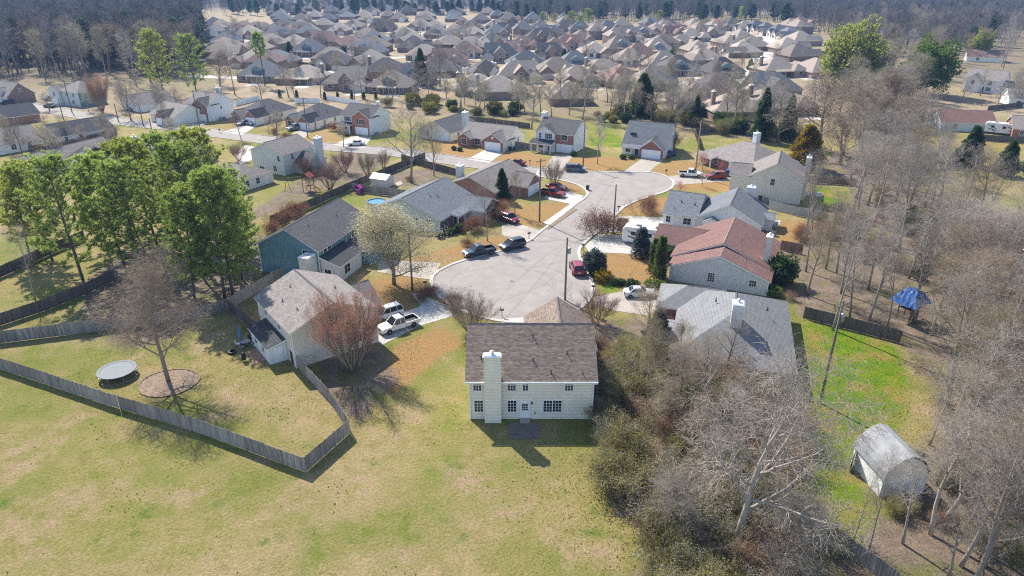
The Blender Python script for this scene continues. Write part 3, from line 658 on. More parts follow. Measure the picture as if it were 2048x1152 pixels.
        b = MB(); t = .12; p = [(-w_/2-t,0),(-w_/2-t,h+t),(w_/2+t,h+t),(w_/2+t,0),(w_/2,0),(w_/2,h),(-w_/2,h),(-w_/2,0)]
        b.add([(x,-.07,z) for x,z in p] + [(x,.01,z) for x,z in p], [(0,1,6,7),(1,2,5,6),(2,3,4,5)] + [(i,(i+8),(i+1)%8+8,(i+1)%8) for i in range(8)])
        s.put('door_frame', b.mesh('door_frame', M[s.trim]), k, face, u)
    def door(s, k, face, u, z=0.25, mat='door_white', lites=False, w_=0.92):
        b = MB(); b.box(-w_/2, -.045, 0, w_/2, .01, 2.03); d = s.put('door', b.mesh('door', M[mat]), k, face, u, z)
        b = MB(); t = .1; p = [(-w_/2-t,0),(-w_/2-t,2.13),(w_/2+t,2.13),(w_/2+t,0),(w_/2,0),(w_/2,2.03),(-w_/2,2.03),(-w_/2,0)]
        b.add([(x,-.06,q) for x,q in p] + [(x,.01,q) for x,q in p], [(0,1,6,7),(1,2,5,6),(2,3,4,5)] + [(i,(i+8),(i+1)%8+8,(i+1)%8) for i in range(8)])
        link('frame', b.mesh('frame', M['trim_white']), d)
        b = MB(); b.tube([(w_/2-.1,-.1,.98),(w_/2-.1,-.04,.98)], .035, 6); link('handle', b.mesh('handle', M['flue']), d)
        if lites:
            fr, pn, mu = window_meshes(.62, .85, 3, 3, 'w'); q = link('window', pn, d, (0, -.052, 1.0)); link('muntins', mu, d, (0, -.052, 1.0))
    def chimney(s, x0, x1, y0, y1, z1, z0=0.0, mat=None, cap=True):
        b = MB(); b.box(x0, y0, z0, x1, y1, z1); c = b.build('chimney', M[mat or s.wall], s.root)
        for (x, y) in ((x0,y0),(x1,y0),(x1,y1),(x0,y1)):
            pass
        b = MB(); b.taper(x0-.1, y0-.1, z1-.02, x1+.1, y1+.1, z1+.14, .15, .15); link('chimney_cap', b.mesh('chimney_cap', M['trim_white']), c)
        b = MB(); xm, ym = (x0+x1)/2, (y0+y1)/2; b.lathe([(.16,z1+.1),(.16,z1+.4),(.28,z1+.42),(.28,z1+.5),(.05,z1+.62)], 10, 0, xm, ym); link('flue', b.mesh('flue', M['flue']), c)
    def vents(s, pts):
        for x, y, z in pts:
            b = MB(); b.lathe([(.17,-.1),(.09,.06),(.06,.08),(.06,.42),(.02,.44)], 8); o = link('vent_pipe', b.mesh('vent_pipe', M['vent']), s.root, (x, y, z))
    def post(s, x, y, h, m='trim_white', r=.1):
        b = MB(); b.taper(x-r, y-r, 0, x+r, y+r, h, .01, .01); b.build('porch_post', M[m], s.root)
    def corner_trim(s, k, m='trim_white'):
        x0, x1, y0, y1, h = s.blocks[k]
        for (x, y) in ((x0,y0),(x1,y0),(x1,y1),(x0,y1)):
            b = MB(); b.box(x-.045, y-.045, 0.1, x+.045, y+.045, h-.12); 
            dx = -.03 if x == x0 else .03; dy = -.03 if y == y0 else .03
            link('corner_board', b.mesh('corner_board', M[m]), s.root, (dx, dy, 0))
    def ac(s, x, y):
        b = MB(); b.taper(x-.4, y-.4, 0.05, x+.4, y+.4, .85, .03, .03); u = b.build('air_conditioner', M['ac_grey'], s.root)
        b = MB(); b.lathe([(.33,.84),(.33,.9),(.1,.93)], 10, 0, x, y); link('grille', b.mesh('grille', M['vent']), u)
GH = 'suburban houses round the cul-de-sac'
def frame(a, c, z):
    A, C = P(*a, z), P(*c, z); return A, math.degrees(math.atan2(C[1]-A[1], C[0]-A[0]))

# main house, its back to us
h = House('beige two-storey house with brown shingle roof, seen from behind across the open lawn', (-4.59, 62.25), 0, GH, roof='shingle_brown', wall='siding_cream', over=.45)
a = h.block(0, 13.37, 0, 11, 5.2, 'gx', .68); h.corner_trim(a)
g = h.block(6.6, 14.7, 11.05, 19.3, 2.7, 'gy', .66); h.garage(g, 'n', 4)
h.chimney(1.62, 3.42, -.75, .02, 8.35)
for u in (.85, 4.55): h.win(a, 's', u, 3.75, .86, 1.32, 3, 4, 'w')
h.win(a, 's', 6.05, 3.75, .55, 1.32, 2, 4, 'w'); h.win(a, 's', 10.75, 3.75, .86, 1.32, 3, 4, 'w')
for u in (.95, 4.6): h.win(a, 's', u, 1.0, .92, 1.45, 3, 4, 'w')
h.win(a, 's', 8.5, 1.0, .92, 1.45, 3, 4, 'w'); h.win(a, 's', 9.52, 1.0, .92, 1.45, 3, 4, 'w')
h.door(a, 's', 6.0, .2, 'door_white', True)
b = MB(); b.box(5.45, -.85, 0, 6.55, -.02, .2); b.build('step', M['concrete_old'], h.root)
b = MB(); b.lathe([(.03,0),(.09,.05),(.09,.25),(.03,.32)], 8); link('wall_lamp', b.mesh('wall_lamp', M['vent']), h.root, (6.75, -.1, 2.0))
b = MB(); b.box(-.08,-.09,0,.08,.0,.22); link('hose_tap', b.mesh('hose_tap', M['ac_grey']), h.root, (7.1, 0, .75))
b = MB(); b.tube([(-.45,-.5,5.06),(13.82,-.5,5.06)], .07, 6); b.build('gutter', M['trim_white'], h.root)
for x in (.04, 13.33):
    b = MB(); b.box(x-.05,-.12,.1,x+.05,-.05,5.0); b.build('downpipe', M['trim_white'], h.root)
h.vents([(1.25,1.9,6.55),(6.9,1.7,6.4),(8.8,-.0+.5,5.6),(12.2,.4,5.5),(6.9,4.1,8.05),(10.6,2.4,6.85)])
for yy in (1.2, 3.6):
    h.win(a, 'e', yy, 3.75, .8, 1.3, 2, 3)
# tan house on the left with the lean-to sunroom
A, rt = frame((582,664), (750,614), 5.2)
h = House('tan two-storey house with grey shingle roof and a dark-roofed lean-to over its patio', A, rt, GH, roof='shingle_tan', wall='siding_beige')
a = h.block(0, 11.2, 0, 12.4, 5.2, 'gy', .42); h.corner_trim(a)
k = h.shed(-2.3, -.02, 2.8, 9.6, 2.35, 2.95, 'e', wall='siding_white', roof='shingle_dark')
h.win(k, 'w', 2, 1, .9, 1.1, 2, 2); h.win(k, 'w', 4.8, 1, .9, 1.1, 2, 2); h.door(k, 's', 1.2, .1, 'door_white')
h.door(a, 'w', 11.3, .1, 'door_dark', w_=1.1); h.win(a, 'w', 3, 3.7); h.win(a, 'w', 8, 3.7)
h.win(a, 's', 7.5, 3.6); h.win(a, 's', 8.5, 1.0)
g = h.block(11.25, 14.6, 6.2, 13.2, 2.6, 'gx', .55, roof='shingle_taupe'); h.garage(g, 'e', 3.4)
h.block(7.6, 11.0, 12.3, 15.2, 2.7, 'gy', .5, roof='shingle_charcoal')
h.vents([(2.2,3.3,6.2),(1.7,7.2,6.0),(3.6,9.2,6.8),(8.5,6,6.5)])
# blue-green house
A, rt = frame((516,485), (635,500), 5.2)
h = House('blue-green sided two-storey house with dark roof behind the flowering tree', A, rt, GH, roof='shingle_charcoal', wall='siding_blue')
a = h.block(0, 10.9, 0, 16.2, 5.2, 'gy', .55); h.corner_trim(a); h.win(a, 's', 8.7, 3.55, 1.05, 1.35, 1, 1)
h.win(a, 'e', 2.0, 3.4, 1.0, 1.5, 2, 2); h.win(a, 'e', 3.3, 3.4, 1.0, 1.5, 2, 2); h.win(a, 'e', 8, 3.4)
k = h.shed(10.93, 14.3, .3, 7.2, 2.7, 3.9, 'w', wall='siding_grey', roof='shingle_dark'); h.win(k, 's', 1.2, .9, 1.1, 1.0, 2, 1); h.win(k, 'e', 2.2, .8, 1.8, 1.4, 2, 2)
h.chimney(8.7, 10.5, -2.2, -.02, 4.5, 0.0, "siding_grey")
h.block(10.9, 15.6, 8.2, 16.0, 2.7, 'gx', .6, roof='shingle_charcoal'); h.vents([(7,4,7.4),(8,11,6.8)])
# cream ranch
A, rt = frame((741,417), (879,440), 2.6)
h = House('cream single-storey house with slate-grey roof and brick porch front behind the navy pickup', A, rt, GH, roof='shingle_slate', wall='siding_sage')
a = h.block(0, 15.7, 0, 14.9, 2.6, 'gy', .42, fronts={'e': 'brick_red'}); h.corner_trim(a)
h.win(a, 's', 13.3, .9, .9, 1.4, 2, 4); h.win(a, 's', 10.6, .9, .35, 1.4, 1, 2); h.win(a, 'e', 2.2, .75, 1.5, 1.45, 2, 4, shutters=True)
k = h.block(15.72, 20.6, 8.2, 14.8, 2.6, 'gx', .5, fronts={'e': 'brick_red'}); h.garage(k, 'e', 3.3)
h.shed(15.72, 17.6, 3.8, 8.15, 2.35, 2.75, 'w', walls=False); h.post(17.4, 4.0, 2.3); h.post(17.4, 6.6, 2.3); h.door(a, 'e', 5.6, .15, 'door_dark')
h.vents([(10.4,5.5,4.9),(11.2,6.9,4.6),(4,8,4.3)])
# brick ranch with the attached garage
A = (-14.2, 145); h = House('brick single-storey house with taupe roof, garage gable and white chimney between the fences', A, -30, GH, roof='shingle_taupe', wall='brick_red')
a = h.block(0, 12.1, 0, 16.3, 2.6, 'gy', .41); k = h.block(12.1, 16.1, 6.8, 13.2, 2.6, 'gx', .62, fronts={'e': 'brick_red', 's': 'brick_red'}); h.garage(k, 'e', 3.2, 4.6)
h.chimney(-.8, .7, 4.6, 5.9, 5.4, mat='siding_grey'); h.win(a, 'e', 2.5, .9, 1.4, 1.4, 2, 2); h.door(a, 'e', 5.2, .15, 'door_dark'); h.vents([(8,4,4.2),(8.8,9,3.9)])
# grey hipped roof house, right of the main house
A = (32.8, 67.7); h = House('single-storey house under a big light grey hipped roof, right of the main house', A, -17, GH, roof='shingle_grey', wall='siding_grey')
a = h.block(-14, 0, 0, 19.6, 2.6, 'gy', .50, True, True); k = h.block(-17.0, -8.5, 13.4, 20.6, 2.6, 'gx', .50, True, False, wall='brick_red'); h.garage(k, 'w', 3.6)
h.chimney(-7.6, -6.3, 4.6, 6.0, 8.1, 3.6, 'siding_white'); h.win(a, 'e', 5, .9); h.win(a, 'e', 12, .9, 1.5); h.win(a, 's', 4, .9); h.win(a, 's', 10, .9, 1.5); h.vents([(-3,11,5.0),(-9.5,11,5.4)])
h.block(-16.2, -13.8, 3.0, 9.0, 2.6, 'gx', .35, True, False, wall='brick_red')
# red roof
A, rt = frame((1341,530), (1537,561), 2.6)
h = House('grey sided house with reddish-brown roof, its gable wall facing the pale grey roof', A, rt, GH, roof='shingle_red', wall='siding_grey')
a = h.block(0, 14.8, 0, 4.3, 2.6, 'gy', .38, over=.42); a2 = h.block(-.5, 14.9, 4.32, 17.4, 2.6, 'gy', .43); h.corner_trim(a)
h.win(a, 's', 6.4, .9, 1.0, 1.45, 3, 4); h.win(a, 's', 12.6, 1.2, 1.0, 1.0, 3, 2)
k = h.block(-4.6, 3.5, 9.6, 16.6, 2.6, 'gx', .55, wall='brick_red'); h.garage(k, 'w', 3.5); h.chimney(13.3, 14.2, 6.0, 7.4, 7.3, 2.6, 'siding_beige'); h.vents([(9.5,9,5.0),(11,3,4.1),(3,12,4.1)]); h.ac(16.0, 2)
# white ranch with slate roof
A, rt = frame((1393,433), (1523,450), 2.6)
h = House('white sided house with slate-grey cross-gabled roof between the red roof and the tan two-storey house', A, rt, GH, roof='shingle_slate', wall='siding_white')
a = h.block(0, 11.7, 0, 11.7, 2.6, 'gy', .53); h.corner_trim(a); k = h.block(-6.2, -.02, -.35, 13.2, 2.6, 'gx', .37)
h.block(11.72, 13.4, 4.9, 9.3, 2.3, 'gx', .25); h.block(1.6, 4.4, -1.6, -.02, 2.3, 'gy', .5, over=.2); h.chimney(7.5, 9.0, 11.75, 12.9, 6.0, mat='siding_white')
h.win(k, 's', 1.0, .9, .8, 1.2, 2, 2); h.win(k, 's', 4.6, .9, 1.4, 1.2, 2, 2); h.door(a, 's', 5.6, .15, 'door_white'); h.vents([(-3.6,3.2,4.2),(-1.0,2.9,4.1),(-4.4,1.0,3.2),(9,3,3.8)]); h.ac(14.0, 2.5)
# tan two-storey
A, rt = frame((1498,351), (1607,362), 5.2)
h = House('tan two-storey house with taupe roof, tall white-capped chimney and one upstairs gable window', A, rt, GH, roof='shingle_taupe', wall='siding_beige')
a = h.block(0, 10.8, 0, 11.5, 5.2, 'gy', .58); h.corner_trim(a); k = h.block(-3.7, -.02, .02, 6.6, 5.15, 'gx', .52); h.win(a, 's', 4.9, 3.6, .85, 1.4, 1, 2)
h.chimney(10.82, 11.75, 3.6, 5.2, 9.2); h.win(a, 'e', 8, 3.4); h.ac(4.2, -1); b = MB(); b.box(2.6,-1.6,0,3.4,-.9,1.4); b.build('utility_box', M['vent'], h.root)
b = MB(); b.box(11.3,6.4,.35,15.2,9.6,.5); b.build('deck', M['wood_pale'], h.root)
# hipped house with the porch
h = House('single-storey house with hipped grey roof and white-posted brick porch behind the red parked vehicles', (52.4, 166.8), 26, GH, roof='shingle_tan', wall='brick_red')
a = h.block(0, 14.5, -10, 8, 2.6, 'gy', .47, True, True); h.garage(a, 'w', 12.5, 4.6); h.chimney(11.2, 12.6, 1.2, 2.5, 7.4, 2.6, 'siding_white'); h.shed(-2.2, -.02, 2.0, 8.0, 2.3, 2.7, 'e', walls=False)
for y in (2.3, 5.0, 7.7): h.post(-2.0, y, 2.25, r=.13)
h.win(a, 'w', 2.5, .6, 1.5, 1.5, 2, 2); h.win(a, 'w', 5.5, .6, 1.2, 1.5, 2, 2); h.vents([(11,-4,4.0),(11.5,-5,3.9)])
# house with steep slate roof and brick garage gable
h = House('house with steep slate-grey roof, brick garage gable and white garage door beyond the asphalt bend', (29.7, 181.8), -23.6, GH, roof='shingle_slate', wall='siding_white')
a = h.block(0, 11.6, 0, 13, 2.6, 'gx', .80, wall='siding_white'); k = h.block(5.0, 11.2, -1.8, 3, 2.6, 'gy', .75, fronts={'s': 'brick_red'}); h.garage(k, 's', 3.1, 4.8)
h.shed(.2, 4.9, -1.9, -.02, 2.4, 2.75, 'n', walls=False); h.post(.4, -1.7, 2.3); h.post(2.6, -1.7, 2.3); h.win(a, 's', 1.5, .8, 1.4, 1.4, 2, 2); h.door(a, 's', 3.8, .15, 'door_dark'); h.win(a, 'e', 6.5, 3.3); b = MB(); b.box(1.2,2.6,4.1,2.6,4.6,5.4); b.build('roof_vent', M['shingle_dark'], h.root)
# brick and white two-storey
h = House('two-storey white and brick house with pillared porch and chimney beside the vivid green yard', (7.0, 187.1), -27.9, GH, roof='shingle_charcoal', wall='siding_white')
a = h.block(0, 10.7, 0, 9, 5.2, 'gx', .62, fronts={'s': 'brick_red'}); k = h.block(-.05, 5.4, -.9, 3.5, 5.2, 'gy', .6); h.shed(-.7, 5.6, -3.3, -.92, 2.5, 3.2, 'n', walls=False, roof='shingle_dark')
for x in (-.4, 1.7, 3.5, 5.3): h.post(x, -3.1, 2.4, r=.12)
h.garage(a, 's', 8.1, 4.6); h.win(a, 's', 8, 3.3, 1.7, 1.45, 2, 2); h.win(k, 's', 1.3, 3.5, .6, 1.4, 1, 2, shutters=False); h.win(k, 's', 3.8, 3.5, .9, 1.4, 2, 2, shutters=True); h.win(k, 's', 1.5, .9, 1.4, 1.4, 2, 2); h.door(k, 's', 4.2, .15, 'door_dark'); h.chimney(-1.2, -.02, 4.6, 6.4, 9.1, mat='siding_white')
# brick ranch with two gables
h = House('brick single-storey house with two front gables, white garage door and wide concrete drive', (-14.5, 192.7), -27.9, GH, roof='shingle_tan', wall='siding_cream')
a = h.block(0, 14.6, 0, 11, 2.6, 'gx', .54, fronts={'s': 'brick_red'}); k = h.block(-.05, 4.1, -1.4, 3, 2.6, 'gy', .55, fronts={'s': 'brick_red', 'e': 'brick_red', 'w': 'brick_red'}); g = h.block(8.1, 14.65, -1.9, 4.5, 2.6, 'gy', .62, fronts={'s': 'brick_red'})
h.win(k, 's', 2, .75, 1.7, 1.5, 2, 3); h.garage(g, 's', 3.3, 4.7); h.win(a, 's', 5.5, .7, 1.6, 1.5, 2, 2); h.door(a, 's', 7.3, .15, 'door_dark'); h.win(a, 'e', 7, .9); b = MB(); b.lathe([(.35,0),(.35,.08)], 10); q = link('gable_vent', b.mesh('gable_vent', M['trim_white']), h.root, (11.4, -1.95, 3.5)); q.rotation_euler = (R(90), 0, 0)
# ranch with brown roof behind the big bare tree
A = P(838, 258, 2.6); h = House('cream sided house with charcoal roof and tall pale chimney, half hidden behind the bare trees', A, -28, GH, roof='shingle_charcoal', wall='siding_cream')
a = h.block(0, 11, 0, 15, 2.6, 'gy', .5); h.chimney(11.1, 12.6, 6.0, 7.6, 7.4, mat='siding_grey'); h.win(a, 'e', 4, .9); h.win(a, 's', 3, .9); h.garage(a, 's', 7.6, 4.6)
# two-storey orange brick front
h = House('two-storey white house with bright orange-brick garage gable and shuttered window', (-51.7, 209.8), -27, GH, roof='shingle_charcoal', wall='siding_white')
a = h.block(0, 10.9, 0, 9.6, 5.2, 'gx', .56); k = h.block(4.6, 10.95, -1.0, 3.5, 5.2, 'gy', .62, fronts={'s': 'brick_orange'}); h.garage(k, 's', 3.4, 4.5); h.win(k, 's', 3.2, 3.2, 1.3, 1.4, 2, 2, shutters=True); h.win(a, 's', 2.2, 3.5, 1.3, 1.3, 2, 2, shutters=True); h.shed(-.4, 4.5, -2.3, -.02, 2.5, 3.1, 'n', walls=False, roof='shingle_dark')
for x in (-.2, 1.9, 4.3): h.post(x, -2.1, 2.4)
h.win(a, 's', 1.2, .8, 1, 1.5, 2, 2); h.door(a, 's', 3.3, .15, 'door_dark'); h.win(a, 'e', 3, 3.4, .8, 1.2, 1, 2); h.ac(12, 1); b = MB(); b.box(9,5.5,7.5,10,6.5,9); b.build('chimney', M['siding_white'], h.root)
# two ranches in the row
for nm, A, rot, gx0, cars_ in (('single-storey house with dark roof and brick garage gable, grey pickup on its drive', (-71, 218.6), -27, 6.5, 0), ('single-storey house with dark roof and brick garage gable, two cars on its drive', (-90.7, 226.9), -28, 7.3, 1)):
    h = House(nm, A, rot, GH, roof='shingle_dark', wall='siding_cream'); a = h.block(0, 11.4, 0, 16, 2.6, 'gy', .58, True, True, fronts={'s': 'brick_red'}, roof='shingle_charcoal'); k = h.block(gx0, gx0+4.6, -2.7, 3, 2.6, 'gy', .85, fronts={'s': 'brick_red'}); h.garage(k, 's', 2.3, 3.9)
    g = h.block(.6, 4.2, -1.8, 3, 2.6, 'gy', .75, fronts={'s': 'brick_red'}, roof='shingle_tan'); h.win(g, 's', 1.8, .6, 1.5, 1.6, 2, 2); h.win(a, 'e', 4, .9); h.win(a, 'e', 9, .9); h.ac(12.5, 3); h.ac(12.5, 4.3); h.vents([(8.5,5,4.6),(9.2,8,4.2)])
# two-storey at the left of the row
h = House('two-storey white house with brick garage front and dark porch roof, behind the leaning-looking pole', (-107.8, 230.5), -28, GH, roof='shingle_tan', wall='siding_white')
a = h.block(0, 11, 0, 10, 5.2, 'gx', .6); k = h.block(4.2, 10.95, -1.1, 3.5, 5.2, 'gy', .62, fronts={'s': 'brick_red'}, roof='shingle_charcoal'); h.garage(k, 's', 3.4, 4.6); h.win(k, 's', 3.4, 3.3, 1.6, 1.4, 2, 2); h.win(a, 's', 2, 3.5, 1.2, 1.3, 2, 2); h.shed(-.4, 4.1, -2.4, -.02, 2.5, 3.1, 'n', walls=False, roof='shingle_dark'); h.post(-.2, -2.2, 2.4); h.post(3.9, -2.2, 2.4); h.win(a, 'e', 4.5, 3.3, .7, .9, 1, 2); h.ac(12, 3); h.ac(12, 4.3); h.chimney(5, 6.4, 8.4, 9.4, 9.2)
# two-storey behind the pines
A, rt = frame((502,299), (564,309), 5.2)
h = House('cream two-storey house with brown roof and a detached-looking tall pale chimney beyond the pine grove', A, rt, GH, roof='shingle_taupe', wall='siding_sage')
a = h.block(0, 10.4, 0, 10.3, 5.2, 'gy', .44); h.corner_trim(a); h.win(a, 's', 9.0, 3.4, .8, 1.2, 1, 2); h.win(a, 's', 7.4, .8, 1.1, 1.4, 2, 2); h.win(a, 's', 2.9, .6, 1.5, .8, 2, 1); g = h.block(10.42, 14.6, 3.4, 10.0, 2.6, 'gx', .6, roof='shingle_charcoal'); h.chimney(14.65, 16.1, 6.4, 7.9, 8.3, mat='siding_grey'); h.win(a, 'e', 3, 3.4)
# low hipped house by the pines
A, rt = frame((478,362), (539,344), 2.6)
h = House('low cream house with hipped brown roof beside the pine grove and the playset yard', A, rt, GH, roof='shingle_taupe', wall='siding_cream')
a = h.block(0, 9.5, 0, 14, 2.6, 'gy', .42, True, True); h.win(a, 's', 2, .8, 1, 1.3, 2, 2); h.win(a, 's', 5, .8, 1, 1.3, 2, 2); h.door(a, 's', 7.4, .1); h.win(a, 'e', 3, .8)
# left group
A, rt = frame((116,273), (209,257), 2.6)
h = House('long white single-storey house with near-black shingle roof at the bend of the far left road', A, rt, GH, roof='shingle_dark', wall='siding_white')
a = h.block(0, 15.5, 0, 11, 2.6, 'gx', .48); h.win(a, 's', 6, .8, .9, 1.4, 2, 3); h.win(a, 's', 13.2, .8, .9, 1.4, 2, 3); h.win(a, 's', 2, .8, .9, 1.4, 2, 3); h.ac(14.6, -1); h.vents([(6,3,4.1),(8,3.4,4.2)])
q = (A[0] - 15.2 * math.cos(R(rt)) - 3.0, A[1] - 15.2 * math.sin(R(rt)) - 1.0)
h = House('long white house with taupe-brown roof left of the near-black roof', q, rt, GH, roof='shingle_taupe', wall='siding_white')
a = h.block(0, 14.5, 0, 12, 2.6, 'gx', .48); h.win(a, 's', 3, .8, .9, 1.4, 2, 3); h.win(a, 's', 7, .8, 1.2, 1.4, 2, 3); h.win(a, 's', 11, .8, .9, 1.4, 2, 3)
A = P(-14, 238, 2.6); h = House('low brick house with dark gabled roof, cut by the photo edge above the taupe roof', A, 52, GH, roof='shingle_dark', wall='brick_orange'); a = h.block(0, 13, 0, 11, 2.6, 'gx', .5); h.win(a, 's', 6, .8)
h = House('long low white house with brown gable roof running towards the pine grove', (-121.5, 160.3), -20, GH, roof='shingle_taupe', wall='siding_white')
a = h.block(0, 8.6, 0, 24, 2.6, 'gy', .5); h.corner_trim(a); h.block(8.62, 15, 9, 19, 2.6, 'gx', .48, True, True)
A = P(256, 300, 2.6); h = House('grey roofed house with pale chimney and dark front dormer gable, just behind the pine crowns', A, -28, GH, roof='shingle_tan', wall='siding_grey')
a = h.block(0, 19, 0, 11, 2.6, 'gx', .55, True, False); k = h.block(10.5, 15.5, -2.6, 4, 2.6, 'gy', .8, roof='shingle_dark'); h.chimney(3.6, 5.2, -.9, -.02, 6.6, mat='siding_grey'); h.win(a, 'e', 4, .8)
A, rt = frame((300,226), (360,238), 2.6)
h = House('tan roofed single-storey house with brick garage gable behind two bare yard trees', A, rt, GH, roof='shingle_tan', wall='siding_cream'); a = h.block(0, 13.5, 0, 12, 2.6, 'gx', .5); k = h.block(6.5, 11.5, -2, 3, 2.6, 'gy', .75, fronts={'s': 'brick_red'}, roof='shingle_charcoal'); h.garage(k, 's', 2.5, 3.9); h.win(a, 's', 3, .8, 1.4)
A, rt = frame((244,203), (292,213), 2.6)
h = House('brown roofed house with dark rake trim, half hidden behind the reddish yard tree', A, rt, GH, roof='shingle_taupe', wall='siding_white'); a = h.block(0, 11.5, 0, 13, 2.6, 'gy', .5); h.garage(a, 's', 8, 4.4); h.win(a, 's', 3, .8, 1.4)
A, rt = frame((118,180), (158,185), 5.2)
h = House('pale blue two-storey house with hipped grey roof at the edge of the left wood', A, rt, GH, roof='shingle_tan', wall='siding_grey'); a = h.block(0, 11, 0, 10, 5.2, 'gx', .6, True, True, fronts={'e': 'siding_blue'}); k = h.block(-5, 1, -1, 5, 5.0, 'gy', .6); h.garage(k, 's', 3, 4.4); h.win(k, 's', 3, 3.2, 1.2); h.win(a, 's', 4, 3.2, 1.2); h.win(a, 's', 8, 3.2, 1.2); h.win(a, 's', 7, .8, 1.6)
A, rt = frame((-25,188), (22,194), 3.0)
h = House('grey house with brick gable end and dormers under the left wood, at the photo edge', A, rt, GH, roof='shingle_tan', wall='siding_grey'); a = h.block(0, 12, 0, 10, 3.0, 'gx', .85, fronts={'e': 'brick_brown'}); k = h.block(6, 9, -.6, 3, 4.6, 'gy', .6, over=.2); h.win(k, 's', 1.5, 3.2, .9, 1.2, 1, 2); h.win(a, 'e', 5, 4.0, .8, 1.1, 1, 2); h.garage(a, 's', 5, 4.4)
# far right group
A, rt = frame((1928,166), (1990,172), 3.0)
h = House('white two-storey house with grey gabled roof among bare trees by the far right lawn', A, rt, GH, roof='shingle_tan', wall='siding_white'); a = h.block(0, 13, 0, 11, 5.0, 'gx', .6); k = h.block(1, 6, -2, 4, 5.0, 'gy', .75); h.block(13.02, 20, 2, 9, 2.8, 'gx', .55, fronts={'e': 'siding_blue'}); h.win(k, 's', 2.5, 3.2, 1.2); h.win(a, 's', 9, 3.2, 1.2); h.win(a, 's', 9, .8, 1.6); h.door(a, 's', 7, .2, 'door_dark')
A, rt = frame((1884,243), (1968,246), 2.8)
h = House('low pale house with dark red roof behind the dark cedars on the far right', A, rt, GH, roof='shingle_red', wall='siding_grey'); a = h.block(0, 15, 0, 11, 2.8, 'gx', .5); h.win(a, 's', 4, .8, 1.4); h.win(a, 's', 10, .8, 1.4)
A, rt = frame((2028,256), (2110,262), 2.8)
h = House('brick house with grey roof at the right photo edge beside the parked camper', A, rt, GH, roof='shingle_tan', wall='brick_red'); a = h.block(0, 14, 0, 11, 2.8, 'gx', .5); h.win(a, 's', 2.5, .8, 1.4); h.win(a, 's', 7, .8, 1.4)
A, rt = frame((1935,112), (2030,116), 2.8)
h = House('brown roofed house low among the upper right trees', A, rt, GH, roof='shingle_far_red', wall='siding_cream'); a = h.block(0, 17, 0, 12, 2.8, 'gx', .5); h.win(a, 's', 5, .8, 1.4)
A, rt = frame((2020,196), (2100,200), 3.0)
h = House('pale sided house cut by the right photo edge above the camper', A, rt, GH, roof='shingle_tan', wall='siding_white'); a = h.block(0, 14, 0, 10, 3, 'gx', .55); h.win(a, 's', 3, .8, 1.4)

